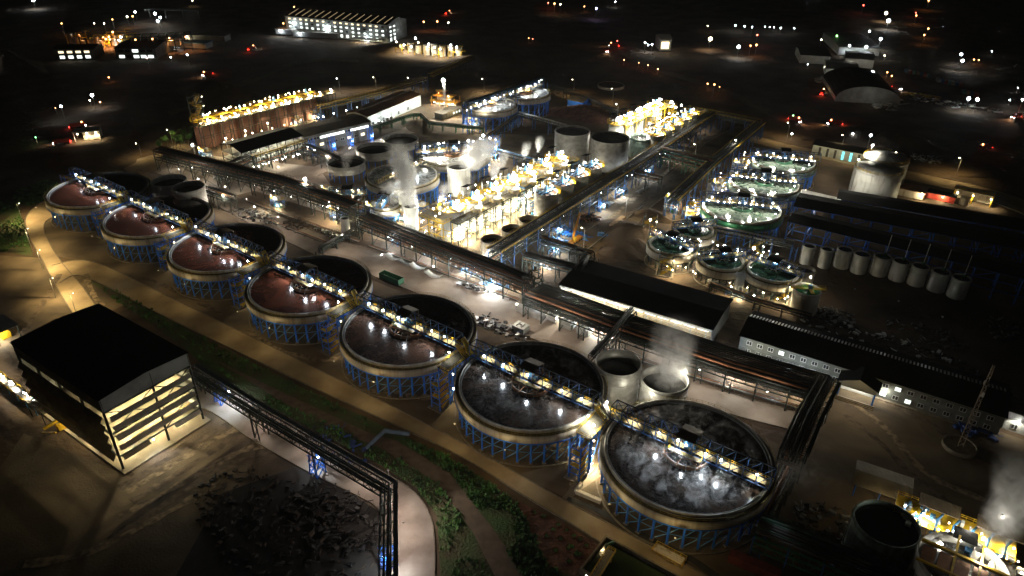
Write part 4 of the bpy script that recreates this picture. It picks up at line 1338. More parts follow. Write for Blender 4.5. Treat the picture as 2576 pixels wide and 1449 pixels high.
# ------------------------------------------------------------------ buildings
def hall(name, label, NL, NR, FL, z, roof='gable', rise=1.5, wallm=None, roofm=None, cat='building', over=0.6, walls=True, base=0.0, group=None):
    """building from three roof corners seen in the photo; local x = NL->NR, y = towards the far side"""
    a, b, c = at(*NL, z), at(*NR, z), at(*FL, z)
    d = b - a
    L = d.length
    rz = atan2(d.y, d.x)
    n = Vector((-sin(rz), cos(rz), 0))
    Wd = abs((c - a).dot(n))
    t = thing(name, label, cat, (a.x, a.y, 0), rz, group)
    if walls:
        w_ = MB()
        w_.poly([(0, 0), (L, 0), (L, Wd), (0, Wd)], base, z - 0.02)
        if roof == 'gable':
            for x in (0.01, L - 0.01):
                w_.add([(x, 0, z - .02), (x, Wd, z - .02), (x, Wd / 2, z + rise - .04)], [(0, 1, 2)])
        w_.build('wall', wallm or M_WALLG, t)
    r = MB()
    o = over
    th = 0.18
    if roof == 'gable':
        for ya, yb in ((-o, Wd / 2), (Wd + o, Wd / 2)):
            za = z - rise * o / (Wd / 2)
            r.add([(-o, ya, za), (L + o, ya, za), (L + o, yb, z + rise), (-o, yb, z + rise), (-o, ya, za + th), (L + o, ya, za + th), (L + o, yb, z + rise + th), (-o, yb, z + rise + th)],
                  [(0, 1, 2, 3), (7, 6, 5, 4), (0, 4, 5, 1), (0, 3, 7, 4), (1, 5, 6, 2)])
    else:
        r.poly([(-o, -o), (L + o, -o), (L + o, Wd + o), (-o, Wd + o)], z, z + th * 2)
    r.build('roof', roofm or M_ROOF, t)
    return t, L, Wd


def windows(t, n, x0, x1, z, w_, h, y=-0.06, lit=(), m=None, dark=None, litm=None, axis='x', frame=True):
    for i in range(n):
        x = x0 + (x1 - x0) * (i + .5) / n
        on = lit == 'all' or i in lit
        mm = (litm or E_WINDOW) if on else (dark or M_GLASS)
        b = MB()
        if axis == 'x':
            b.box(x, y, z, w_, 0.12, h)
        else:
            b.box(y, x, z, 0.12, w_, h)
        o = b.build('window', mm, t)
        if frame:
            f = MB()
            for s in (-1, 0, 1):
                if axis == 'x':
                    f.box(x + s * w_ / 2, y - .08, z, 0.12, 0.08, h + .1)
                else:
                    f.box(y + .08, x + s * w_ / 2, z, 0.08, 0.12, h + .1)
            for s in (-1, 1):
                if axis == 'x':
                    f.box(x, y - .08, z + s * h / 2, w_ + .1, 0.08, 0.12)
                else:
                    f.box(y + .08, x, z + s * h / 2, .08, w_ + .1, 0.12)
            f.build('window_frame', M_FRAMEW, o)


# storage hall bottom left
t, L, Wd = hall('storage_hall', 'large black roofed storage hall with slatted lit sides, lower left', (28, 862), (247, 1008), (247, 765), 25, rise=1.0, walls=False, cat='storage hall', over=0.3)
f = MB()
f.poly([(-0, 0), (L, 0), (L, 0.15), (0, 0.15)], 20.6, 24.9)
f.poly([(0, Wd - .15), (L, Wd - .15), (L, Wd), (0, Wd)], 4, 24.9)
f.add([(L, 0, 20.6), (L, Wd, 20.6), (L, Wd, 25), (L, Wd / 2, 25.9), (L, 0, 25)], [(0, 1, 2, 3, 4)])
f.add([(0, 0, 3), (0, Wd, 3), (0, Wd, 25), (0, Wd / 2, 25.9), (0, 0, 25)], [(4, 3, 2, 1, 0)])
f.build('cladding', M_WALLG, t)
M_SLAT = mat('cream_slat', (0.6, 0.54, 0.4), 0.6, scale=0.3)
for k, z in enumerate((17.8, 14.4, 11.0, 7.6, 4.2)):
    for ya, yb in (((1, Wd - 1),) if k < 4 else ((1, 9), (17, Wd - 1))):
        MB().add([(L + 0.1, ya, z + .75), (L + 0.1, yb, z + .75), (L + 1.0, yb, z - .45), (L + 1.0, ya, z - .45)], [(0, 1, 2, 3)]).build('slat', M_SLAT, t)
    s = MB()
    s.add([(L - 1, -0.1, z + 1.0), (1, -0.1, z + 1.0), (1, -1.2, z - .6), (L - 1, -1.2, z - .6)], [(0, 1, 2, 3)])
    s.build('slat', M_SLAT, t)
for x in (0.2, L * .25, L * .5, L * .75, L - .3):
    for y in (0.3, Wd * .55, Wd - .3):
        MB().bar((x, y, 0), (x, y, 25), 0.6, .5).build('column', M_DARK, t)
b = MB()
for z0_, z1_ in ((5, 13), (13, 20.5)):
    for ya, yb in ((0.5, Wd * .55), (Wd * .55, Wd - .5)):
        if z0_ > 6 or ya > 1:
            b.bar((L + .05, ya, z0_), (L + .05, yb, z1_), 0.2)
            b.bar((L + .05, ya, z1_), (L + .05, yb, z0_), 0.2)
for z in (5, 13, 20.5):
    b.bar((L, .3, z), (L, Wd - .3, z), 0.35)
    b.bar((.3, .3, z), (L, .3, z), 0.35)
b.build('bracing', M_DARK, t)
MB().box(L / 2 + .5, Wd / 2, 0.2, L + 3, Wd + 1.5, 0.3).build('floor_slab', mat('hall_floor', (0.36, 0.3, 0.2), 0.7, scale=.2), t)
eq = MB()
eq.box(L * .75, Wd * .75, 1.6, 5, 3, 3)
eq.box(L * .8, Wd * .3, 1.2, 3, 5, 2.2)
eq.lathe([(1.3, 0), (1.3, 4), (.02, 5)], 16, (L * .6, Wd * .4, .3))
eq.build('machinery', M_BLUE, t)
eq = MB()
for k in range(3):
    eq.box(L - 6, Wd / 2, 5.5 + k * 4.8, 8, Wd - 3, 0.2)
eq.build('floor_deck', M_GRATE, t)
eq = MB()
for k in range(3):
    z = 5.6 + k * 4.8
    eq.rail([(L - 2.2, 2, z), (L - 2.2, Wd - 2, z)], 1.2, 2, .12)
eq.build('handrail', M_YEL, t)
for k, z in enumerate((3.8, 9.5, 14.5, 19)):
    for y in (Wd * .2, Wd * .5, Wd * .8):
        bulb(t, (L - 4.5, y, z), WARM, 1500 if k else 700, 0.22)
for x in (6, 18, 30):
    bulb(t, (x, 2.5, 4), WARM, 500, 0.22)
bulb(t, (L + 0.4, Wd * .38, 4.3), COOL, 500, 0.2, (L + 6, Wd * .3, 0), 120)

# lean-to and conveyor at the left edge
t = thing('lean_to', 'slatted lean-to roof with yellow machinery at the foot of the storage hall', 'lean-to', at(115, 1052), ANG)
q = MB()
for k in range(14):
    q.box(k * .75 - 4, 2, 6 - k * .03, 0.5, 9, 0.08)
q.build('slatted_roof', M_ROOFB, t)
q = MB()
for x in (-4, 5.5):
    for y in (-2, 6):
        q.bar((x, y, 0), (x, y, 6), .25)
q.build('post', M_DARK, t)
q = MB()
q.bar((6, -3, 1), (9, 4, 4), .8); q.bar((7, -4, .6), (12, -2, 2), .5); q.box(9, 1, 1, 2, 3, 1.5)
q.build('machine_arm', M_YEL, t)
A_, B_ = at(-60, 905, 3), at(95, 1022, 3)
d = B_ - A_
t = thing('conveyor', 'brightly lit conveyor with yellow handrails at the left edge', 'conveyor', (A_.x, A_.y, 0), atan2(d.y, d.x))
Lc = d.length
MB().box(Lc / 2, 0, 3, Lc, 1.8, .3).build('belt', M_PIPE, t)
q = MB(); q.rail([(0, -1.4, 3.1), (Lc, -1.4, 3.1)]); q.rail([(0, 1.4, 3.1), (Lc, 1.4, 3.1)]); q.build('handrail', M_YEL, t)
q = MB()
for k in range(8):
    q.bar((k * Lc / 7, -1, 0), (k * Lc / 7, -1, 3), .2); q.bar((k * Lc / 7, 1, 0), (k * Lc / 7, 1, 3), .2)
q.build('support', M_LBLUE, t)
for k in range(5):
    bulb(t, (2 + k * Lc / 5, 0, 5), WHITE if k % 2 else WARM, 900, .3)
t = thing('loading_shed', 'small lit shed with grey roof cut by the left edge above the storage hall', 'shed', at(10, 845), ANG)
MB().box(0, 0, 5, 12, 8, .3).build('roof', M_ROOFG, t)
q = MB()
for x in (-5.5, 5.5):
    for y in (-3.5, 3.5): q.bar((x, y, 0), (x, y, 5), .3)
q.build('post', M_DARK, t)
q = MB(); q.box(0, 0, 1.2, 6, 3, 2); q.rail([(-5, -4, .1), (5, -4, .1)]); q.build('machine', M_YEL, t)
bulb(t, (0, -3, 4), WARM, 1500, .3); bulb(t, (5, -3, 4), WHITE, 1000, .3)

# flat roofed warehouse
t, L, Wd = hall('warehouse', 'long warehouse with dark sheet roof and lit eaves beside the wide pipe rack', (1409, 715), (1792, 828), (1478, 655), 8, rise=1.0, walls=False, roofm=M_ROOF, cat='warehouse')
w_ = MB()
w_.poly([(0, Wd - .3), (L, Wd - .3), (L, Wd), (0, Wd)], 0, 7.9)
e_ = MB(); e_.poly([(L - .3, 0.6), (L, 0.6), (L, Wd - .4), (L - .3, Wd - .4)], 0, 7.9); e_.build('end_wall', M_WALLD, t)
e_ = MB(); e_.poly([(0, 0.6), (.3, 0.6), (.3, Wd - .4), (0, Wd - .4)], 0, 7.9); e_.build('end_wall', M_WALLD, t)
w_.poly([(0.4, 5), (L - .4, 5), (L - .4, 5.3), (0.4, 5.3)], 0, 7.9)
w_.build('wall', mat('warm_plaster', (0.55, 0.45, 0.3), .7, scale=.3), t)
for k in range(11):
    MB().box(2 + k * (L - 4) / 10, 0.3, 4, .35, .35, 7.8).build('column', M_WALLG, t)
MB().box(L / 2, -0.3, 7.3, L, 0.5, 0.5).build('gutter', M_WALLW, t)
for k in range(12):
    x = 3 + k * (L - 6) / 11
    q = MB(); q.box(x, -0.9, 7.0, 4.0, 0.12, 0.16)
    q.build('tube_light', emit('tube_light', (1, .93, .78), 2.2), t)
    if k % 2 == 0 and k > 1:
        light(t, (x, -0.3 + 2.5, 6.3), WARM, 420, .3)
    if k % 3 == 0:
        light(t, (x, -1.6, 6.6), WHITE, 130, .3)
q = MB()
for k in range(5):
    q.box(6 + k * 9, 2.6, .7, 3, 1.2, 1.4)
q.build('workbench', M_GREEN, t)

# office block
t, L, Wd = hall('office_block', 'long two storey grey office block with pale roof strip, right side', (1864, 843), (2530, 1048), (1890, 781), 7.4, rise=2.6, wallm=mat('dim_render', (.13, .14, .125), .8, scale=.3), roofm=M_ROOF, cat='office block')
q = MB()
for k in range(int(L / 1.1)):
    q.bar((k * 1.1, Wd / 2 + .25, 7.4 + 2.75), (k * 1.1, Wd / 2 + 3.2, 7.4 + 2.0), .5, .12)
q.build('skylight_strip', mat('corrugated_zinc', (.6, .6, .56), .35, .6, scale=.5), t)
windows(t, 21, 1.5, L - 1.5, 5.3, 1.7, 1.5, lit=(3, 11, 13))
windows(t, 21, 1.5, L - 1.5, 2.0, 1.7, 1.5, lit=(12, 14))
MB().box(L / 2, -0.6, .15, L, 1.2, .3).build('plinth', M_KERB, t)
light(t, (L * .5, -12, 9), AMBER, 420, .5)
xw = L * .50
po = MB()
po.poly([(xw - 5.5, -6), (xw + 5.5, -6), (xw + 5.5, -.7), (xw - 5.5, -.7)], 4.3, 4.5)
po.add([(xw - 6.3, -6.6, 5.8), (xw, -6.6, 8.6), (xw, 2, 8.6), (xw - 6.3, 2, 5.8), (xw + 6.3, -6.6, 5.8), (xw + 6.3, 2, 5.8)], [(0, 1, 2, 3), (1, 4, 5, 2)])
po.build('porch_roof', M_ROOF, t)
po = MB()
po.add([(xw - 5.6, -6.05, 4.5), (xw + 5.6, -6.05, 4.5), (xw + 5.6, -6.05, 6), (xw, -6.05, 8.3), (xw - 5.6, -6.05, 6)], [(0, 1, 2, 3, 4)])
po.build('porch_gable', M_WALLD, t)
MB().box(xw, -1.2, 2, 10, .2, 4).build('porch_wall', M_WALLW, t)
po = MB()
for x in (-5.2, 5.2):
    po.box(xw + x, -5.8, 2.2, .5, .5, 4.4)
po.build('porch_column', M_BLUE, t)
MB().box(xw, -1.35, 2.6, 7, .1, 2.2).build('glass_door', E_WINDOW, t)
po = MB()
for k in range(3):
    po.box(xw, -6.8 - k * .5, .1 + (2 - k) * .12, 12, .6, .2 + (2 - k) * .24)
po.build('steps', M_KERB, t)
light(t, (xw - 2, -3.0, 3.6), WHITE, 330, .3)
light(t, (xw + 2, -3.0, 3.6), WHITE, 330, .3)
bulb(t, (xw + 7.5, -1.2, 3.5), WHITE, 350, .2)
t, L, Wd = hall('side_building', 'white walled building cut by the right edge beyond the office block', (2540, 1032), (2700, 1084), (2556, 985), 7, rise=1.5, wallm=M_WALLW, roofm=M_ROOFG)
bulb(t, (3, -1, 5), WHITE, 400, .2)
windows(t, 4, 1, L - 1, 2, 1.5, 1.5)

# multi storey steel building with dark roof, upper left
z = 12
t, L, Wd = hall('process_building', 'multi storey open steel building with black gable roof, lit rear slope coloured grey, below the rust red tanks', (608, 384), (759, 341), (556, 362), z, rise=2.2, walls=False, roofm=M_ROOF, cat='process building')
rr = MB()
rr.add([(0, Wd / 2, z + 2.42), (L, Wd / 2, z + 2.42), (L, Wd + .6, z + .2), (0, Wd + .6, z + .2)], [(0, 1, 2, 3)])
rr.build('lit_rear_roof_sheet', M_ROOFG, t)  # lighter sheet puts the light on the rear slope into its colour
for k in range(8):
    x = L * k / 7
    c = MB()
    for y in (0.2, Wd / 2, Wd - .2): c.bar((x, y, 0), (x, y, z), .4)
    c.bar((x, .2, 4.5), (x, Wd - .2, 4.5), .3); c.bar((x, .2, 8.3), (x, Wd - .2, 8.3), .3)
    if k % 2 == 0: c.bar((x, .2, .3), (min(L, x + L / 7), .2, 4.4), .2); c.bar((x, .2, 4.7), (min(L, x + L / 7), .2, 8.2), .2)
    c.build('column_frame', M_DARK, t)
for i, fz in enumerate((4.5, 8.3)):
    MB().box(L / 2, Wd / 2, fz, L, Wd, .25).build('floor_deck', M_WALLG, t)
    MB().rail([(0, -.3, fz + .15), (L, -.3, fz + .15)], 1.2, 2.5, .12).build('handrail', M_DARK, t)
q = MB(); q.box(L / 2, Wd * .55, z / 2, L, .2, z - .6); q.build('inner_wall', M_CREAM, t)
q = MB()
for k in range(9):
    q.lathe([(1.1, 0), (1.1, 2.2), (.02, 2.6)], 12, (3 + k * L / 9.3, Wd * .3, 4.7 if k % 2 else 8.5))
    q.box(3 + k * L / 9.3, Wd * .3, 1.2, 2, 2, 2.2)
q.build('machinery', M_STEEL, t)
for k in range(7):
    x = L * (k + .5) / 7
    for fz in (3.4, 7.4, 11.2):
        light(t, (x, Wd * .25, fz), (1, .92, .7), 420, .25)
rack('yellow edged pipe deck along the front of the multi storey building', W((640, 395), (775, 352), z=9), 3, (5, 9), 9, (2, 2), seed=40, rail_=True)

t, L, Wd = hall('process_building', 'long dark process building with two rows of lit windows beside the pale road', (763, 345), (932, 306), (727, 322), 11, rise=1.0, wallm=M_WALLD, roofm=M_ROOFB, cat='process building')
windows(t, 10, 2, L - 2, 8.6, 4.5, 1.6, lit=(2, 3, 4, 5, 7, 8, 9), litm=E_WINDOW, frame=True)
windows(t, 8, 4, L - 4, 4.4, 2.6, 1.7, lit=(1, 5, 7), litm=E_WINWARM)
for x in (3, L * .35, L * .62, L * .93):
    q = MB()
    for xx in (-1.2, 1.2):
        for yy in (-5, -2.6): q.bar((x + xx, yy, 0), (x + xx, yy, 10), .3)
    for zz in range(4):
        q.bar((x - 1.2, -5, zz * 2.5), (x + 1.2, -5, zz * 2.5 + 2.5), .16); q.bar((x + 1.2, -5, zz * 2.5), (x - 1.2, -5, zz * 2.5 + 2.5), .16)
    q.build('blue_brace_frame', M_BLUE, t)
    bulb(t, (x, -6, 4.0), COOL, 500, .22)

t, L, Wd = hall('plant_building', 'long white clad plant building with red brown roof and lit windows, behind the pale road', (925, 293), (1058, 238), (886, 277), 8, rise=1.6, wallm=M_WALLW, roofm=M_ROOFR, cat='plant building')
windows(t, 9, 2, L - 2, 5.6, 2.2, 1.0, lit='all')
windows(t, 10, 2, L - 2, 2.2, 1.9, 2.2, lit=(1, 3, 4, 6, 8, 9))
for k in range(5):
    light(t, (L * (k + .5) / 5, -3.5, 5.5), (.9, 1, .97), 650, .3)
for k in range(4):
    q = MB(); q.lathe([(1.5, 0), (1.5, 3.6), (.02, 4.2)], 14, (6 + k * 4.2, -4.5, 0)); q.build('silo', M_STEEL, t, True)
q = MB(); q.box(L / 2, Wd / 2, 9.9, L * .96, 1.2, .8); q.build('ridge_vent', M_ROOFG, t)

t, L, Wd = hall('control_room', 'low control room with three lit windows by the floodlight mast', (1113, 288), (1160, 271), (1100, 281), 4, roof='flat', wallm=M_WALLD, roofm=M_ROOFG, cat='control room')
windows(t, 6, 1, L - .5, 2.3, 1.3, 1.4, lit=(3, 4, 5))
light(t, (L / 2, -3, 5.5), AMBER, 900, .3)

P = at(1122, 264)
t = thing('substation', 'orange lit two deck building behind the floodlight mast', 'substation', P, radians(-20))
for k, (lx, ly, lz, sx, sy) in enumerate(((0, 0, 3, 20, 10), (-1, 1, 6.5, 15, 8), (-3, 1, 9.5, 7, 6))):
    MB().box(lx, ly, lz, sx, sy, .35).build('deck', M_ORP, t)
    q = MB(); q.rail([(lx - sx / 2, ly - sy / 2, lz + .2), (lx + sx / 2, ly - sy / 2, lz + .2)], 1.1, 2, .14); q.build('handrail', M_YEL, t)
q = MB()
for x in (-9, -3, 3, 9):
    for y in (-4.5, 4.5): q.bar((x, y, 0), (x, y, 6.5), .4)
q.build('column', M_ORP, t)
q = MB(); q.box(0, 2, 1.5, 16, 5, 2.8); q.box(-1, 2, 4.8, 11, 5, 2.8); q.build('cabinet', M_CREAM, t)
for x in (-7, 0, 7):
    bulb(t, (x, -4, 2.6), WHITE, 700, .35)
bulb(t, (-4, -3, 8.9), ORANGE, 900, .3); bulb(t, (4, -4, 7.6), WARM, 1200, .35)

# big factory hall at the top
t, L, Wd = hall('factory_hall', 'big four storey factory hall with rows of lit windows and glowing roof skylights', (716, 39), (973.6, 62.5), (718 + 66, 26), 17, rise=4, wallm=M_WALLG, roofm=M_ROOF, cat='factory hall')
for r_, (n, zz, ww, hh) in enumerate(((17, 14.6, 2.6, 1.3), (17, 10.8, 2.6, 1.4), (17, 7.0, 2.6, 1.5), (17, 2.6, 2.6, 2.6))):
    windows(t, n, 2, L - 2, zz, ww, hh, lit=[i for i in range(n) if (i * 7 + r_ * 3) % 9 != 4], frame=False, litm=E_WINWARM if r_ == 0 else E_WINDOW, y=-.2)
for zz, hh in ((14, 1.4), (10, 1.6), (6.5, 1.6), (2.5, 3)):
    windows(t, 2, 2, 16, zz, 2.8, hh, y=L + .1, lit='all', axis='y', frame=False)
for k in range(15):
    x = L * (k + .5) / 15
    q = MB(); q.bar((x, 1.5, 17.8), (x + .1, Wd / 2 - .5, 21.2), .45, .1); q.build('skylight', emit('dim_skylight', (1, .75, .4), .45), t)
for x, z_ in ((L * .09, 10.5), (L * .42, 9), (L * .8, 3)):
    bulb(t, (x, -1.5, z_), COOL, 900, 1.1)
for k in range(4):
    light(t, (L * (k + .5) / 4, -9, 10), (.9, .95, 1), 330, .5)
light(t, (L + 9, Wd * .5, 10), (.9, .95, 1), 350, .5)
q = MB(); q.box(L * .82, -6, 3.6, 30, 10, .3)
for x in (-14, 0, 14): q.bar((L * .82 + x, -10.5, 0), (L * .82 + x, -10.5, 3.6), .3)
q.build('annex_roof', M_ROOFG, t)
for x in (-10, -3, 4, 11):
    light(t, (L * .82 + x, -7, 2.6), WARM, 500, .4)

# buildings and sheds far left
t, L, Wd = hall('far_building', 'low dark building with two rows of four lit windows, far upper left', (134, 124), (236, 122), (150, 112), 9, rise=1.5, wallm=M_WALLD)
windows(t, 4, 2, L - 3, 6.4, 4.2, 1.8, lit='all', frame=False, y=-.2, litm=E_WINWARM)
windows(t, 4, 2, L - 3, 2.2, 4, 2.4, lit='all', frame=False, y=-.2)
t, L, Wd = hall('far_building', 'wide dark roofed building with one big lit upper window, far upper left', (287, 122), (390, 122), (300, 98), 9, rise=2, wallm=M_WALLD)
windows(t, 5, 2, L - 2, 2.2, 4.5, 2.4, lit=(0, 2, 3, 4), frame=False, y=-.2)
windows(t, 5, 2, L - 2, 7.0, 5.0, 2.4, lit=(2,), frame=False, y=-.2)
t = thing('steel_frame_building', 'red lit open steel frame building, far upper left', 'steel frame', at(405, 128), radians(18))
q = MB()
for x in range(-4, 5):
    for y in (-8, 8):
        q.bar((x * 7, y, 0), (x * 7, y, 14), .7)
    q.bar((x * 7, -8, 14), (x * 7, 8, 14), .6)
for z_ in (5, 9.5, 14):
    for y in (-8, 8): q.bar((-28, y, z_), (28, y, z_), .6)
q.build('frame', M_DARK, t)
MB().box(-2, 0, 7, 40, 12, 5).build('inner_wall', M_CREAM, t)
for x in (-18, -4, 10, 24):
    bulb(t, (x, -6, 12), (1, .42, .14), 3500, .6)
t = thing('far_process_plant', 'orange lit cluster of pipes and platforms, far upper left', 'process plant', at(248, 112), radians(5))
q = MB()
rnd = random.Random(3)
for k in range(40):
    x, y, h = rnd.uniform(-30, 30), rnd.uniform(-14, 14), rnd.uniform(3, 12)
    q.bar((x, y, 0), (x, y, h), .5); q.bar((x, y, h), (x + rnd.uniform(3, 9), y, h), .5)
q.build('platform_frame', M_YEL, t)
q = MB()
for k in range(12):
    MB().cyl((rnd.uniform(-28, 28), rnd.uniform(-10, 10), 0), rnd.uniform(1.5, 3), rnd.uniform(4, 9), 14).build('vessel', M_STEEL, t)
for k in range(9):
    bulb(t, (rnd.uniform(-28, 28), rnd.uniform(-16, 0), rnd.uniform(5, 13)), ORANGE if k % 3 else WHITE, 3000, .8)
t = thing('gantry_shed', 'pale roofed open loading shed far behind the left lamps', 'shed', at(250 + 190, 46), radians(-3))
MB().box(0, 0, 9, 60, 9, .6).build('roof', M_WALLW, t)
q = MB()
for x in (-28, -10, 10, 28): q.bar((x, 0, 0), (x, 0, 9), .8)
q.build('post', M_WALLG, t)
for i, (dx, dy, w_, lab) in enumerate(((480, 118, 40, 'blue roofed shed right of the red lit frame, far left'), (520, 100, 46, 'long dark shed on the slope right of the red lit frame'), (745, 85, 40, 'low flat roof in front of the big factory hall, left one'), (800, 92, 50, 'low flat roof in front of the big factory hall, right one'))):
    t = thing('shed', lab, 'shed', at(dx, dy), radians(-8 if i < 2 else -12))
    MB().box(0, 0, 5, w_, 14, .4).build('roof', M_LBLUE if i == 0 else M_ROOFG, t)
    MB().box(0, 0, 2.4, w_ - 2, 12, 4.7).build('wall', M_WALLD, t)
    bulb(t, (-w_ / 3, -8, 4), COOL if i != 1 else WARM, 1200, .5)
t = thing('far_process_plant', 'bright steaming process area below the big factory hall', 'process plant', at(1080, 140), radians(-20))
rnd = random.Random(5)
q = MB()
for k in range(30):
    x, y, h = rnd.uniform(-32, 32), rnd.uniform(-9, 9), rnd.uniform(3, 11)
    q.bar((x, y, 0), (x, y, h), .45); q.bar((x, y, h), (x + rnd.uniform(3, 9), y, h), .45)
q.build('platform_frame', M_YEL, t)
q = MB()
for k in range(8):
    MB().cyl((-28 + k * 8, 3, 0), 3, rnd.uniform(7, 10), 16).build('vessel', M_CREAM, t)
for k in range(9):
    bulb(t, (-30 + k * 7.5, rnd.uniform(-9, 0), rnd.uniform(7, 12)), WHITE if k % 3 else WARM, 2600, .7)
t = thing('gatehouse', 'small brightly lit gatehouse with white roof beside the far left track', 'gatehouse', at(225, 350), radians(20))
MB().box(0, 0, 6, 15, 9, .5).build('roof', M_WALLW, t)
MB().box(2, 1, 3, 9, 6, 5.6).build('wall', M_CREAM, t)
q = MB()
for x in (-7, 7):
    for y in (-4, 4): q.bar((x, y, 0), (x, y, 6), .4)
q.build('post', M_WALLW, t)
for x in (-5, 0, 5): bulb(t, (x, -3.5, 4.8), WARM, 900, .4)

# blue shed beyond the far thickeners, open bay store, arched shed
t, L, Wd = hall('shed', 'small blue walled shed with brown roof beyond the grey tanks', (1428, 250), (1466, 258), (1440, 240), 5, rise=1.4, wallm=M_BLUE, roofm=M_ROOFB, cat='shed')
light(t, (L * .5, -5, 7), WARM, 500, .3)
t, L, Wd = hall('bay_store', 'long pale store with dark bays and two cyan lit doorways beyond the access road', (2046, 363), (2188, 390), (2056, 350), 6, rise=1.2, wallm=M_WALLG, roofm=M_ROOF, cat='store')
for k in range(1, 7):
    lit = k in (4, 5)
    MB().box(L * k / 7.2, -.1, 2.6, 1.3, .25, 5).build('doorway', emit('cyan_doorway', (.2, .8, .9), .9) if lit else M_INNER, t)
for k in range(3):
    light(t, (L * (k + .5) / 3, -7, 7), WARM, 450, .3)
P = at(2160, 232)
t = thing('arched_shed', 'big dark arched roof shed among the stores, upper right', 'arched shed', P, radians(-12))
q = MB()
n = 14
rw, rl = 22, 62
vs = []
for j in (0, 1):
    for k in range(n + 1):
        a = pi * k / n
        vs.append((-rw * cos(a), -rl / 2 + rl * j, 3 + 9 * sin(a)))
q.add(vs, [(k, k + 1, n + 2 + k, n + 1 + k) for k in range(n)])
q.build('roof', M_ROOF, t)
q = MB()
q.add([(-rw * cos(pi * k / n), -rl / 2 + .5, 3 + 8.8 * sin(pi * k / n)) for k in range(n + 1)], [tuple(range(n + 1))])
q.poly([(-rw, -rl / 2), (rw, -rl / 2), (rw, rl / 2), (-rw, rl / 2)], 0, 2.9)
q.build('wall', M_WALLG, t)
light(t, (0, -rl / 2 - 10, 9), WHITE, 90, .4)
for i, (a, b, c, lab) in enumerate((((2112, 118), (2215, 122), (2150, 84), 'far long grey shed nearest the white floodlight, upper right'), ((2128, 146), (2200, 152), (2150, 128), 'middle grey shed with pale gable wall, upper right'),
                                 ((2080, 172), (2160, 178), (2095, 152), 'near grey shed left of the arched roof, upper right'), ((1770 + 245, 138), (2090, 142), (2035, 118), 'dark blue roofed shed left of the grey sheds, upper right'))):
    t, L, Wd = hall('shed', lab, a, b, c, 7, rise=1.5, wallm=M_WALLW, roofm=M_ROOFG if i < 3 else M_ROOF, cat='shed')
    for k in range(2):
        light(t, (L * (k + .5) / 2, -9, 8), WHITE, 160 if i < 3 else 40, .4)
t, L, Wd = hall('lit_house', 'small gabled house with tall lit window beside bright workers sheds, top right of centre', (1662, 100), (1690, 100), (1672, 88), 10, rise=3, wallm=M_WALLG, roofm=M_ROOFG, cat='house')
windows(t, 1, 2, L - 3, 5, 7.5, 6.5, lit='all', frame=True, litm=E_WINWARM, y=-.2)
windows(t, 5, 2, Wd - 1, 4, 2.5, 1.5, y=L + .2, lit='all', axis='y', frame=False)
bulb(t, (-12, -3, 6), COOL, 900, .6)
light(t, (L / 2, -12, 14), WHITE, 900, .4)

# dark mill halls on the right with white tank row
for a, b, c, z, lab in (((1984, 556), (2640, 716), (2001, 530), 12, 'nearest dark roofed mill hall on blue columns behind the white tank row'),
                       ((1999, 518), (2640, 640), (2028, 489), 12, 'second dark roofed mill hall, behind the nearest one'),
                       ((2108, 500), (2640, 590), (2128, 479), 9, 'third dark roofed mill hall, below the domed tanks')):
    t, L, Wd = hall('mill_hall', lab, a, b, c, z, rise=1.2, walls=False, cat='mill hall')
    n = 12
    for k in range(n + 1):
        x = L * k / n
        q = MB()
        for y in (0.3, Wd - .3): q.bar((x, y, 0), (x, y, z), .45)
        for zz in (4, 8): q.bar((x, .3, zz), (x, Wd - .3, zz), .28)
        if k < n:
            q.bar((x, .3, z * .66), (x + L / n, .3, z), .18) if k % 3 == 0 else None
        q.build('column_frame', M_BLUE, t)
    q = MB()
    for zz in (4, 8, z - .4): q.bar((0, .3, zz), (L, .3, zz), .3)
    q.build('beam', M_BLUE, t)
    light(t, (8, Wd * .5, z - 3), WHITE, 60, .3)
t = thing('zinc_roof', 'bright corrugated zinc lean-to roof at the left end of the mill halls', 'lean-to', at(2055, 492, 9) - Vector((0, 0, 9)), ANG)
MB().box(0, 0, 9, 22, 7, .2).build('roof', mat('corrugated_zinc', (1, 1, 1)), t)
q = MB()
for x in (-10, 0, 10):
    for y in (-3, 3): q.bar((x, y, 0), (x, y, 9), .3)
q.build('post', M_BLUE, t)
light(t, (0, 3, 13), WHITE, 500, .3)
for i, (x, y, hw) in enumerate([(2037, 618, 15), (2082, 626, 15), (2127, 626, 18), (2170, 638, 19), (2222, 644, 20), (2269, 656, 20), (2317, 668, 20), (2369, 682, 21), (2420, 698, 22)]):
    tank(ORD[i] + ' white tank from the left in the dim row under the mill hall roof', x, y, hw, 8.5, M_WHITE, inner=LQ_DARK if i != 4 else LQ_BGREEN, fill=.5, group='white tanks under the mill hall', bands=2)
    if i >= 4:
        P = at(x + 6, y - 4, 8.5)
        s = thing('mixer_pole', 'tall slanting pole above the ' + ORD[i] + ' white tank of the dim row', 'pole', (P.x, P.y, 0), 0, 'poles above the white tanks')
        MB().tube([(0, 0, 8), (.9, 1.1, 17)], .11, 6).build('pole', M_WHITE, s)
        MB().box(0, 0, 8.7, 1.2, 1.2, .9).build('drive', M_GREEN, s)
t = thing('floodlight_row', 'weak lamps above the white tank row', 'floodlights', (0, 0, 0))
for dx, dy in ((2040, 700), (2150, 730), (2260, 760), (2370, 800)):
    p = at(dx, dy, 14); MB().box(p.x, p.y, p.z + .5, .5, .5, .3).build('lamp', M_STEEL, t)
for dx, dy in ((2040, 700), (2150, 730), (2260, 760), (2370, 800)):
    p = at(dx, dy, 14)
    light(t, tuple(p), (.9, .95, 1), 42, .4)
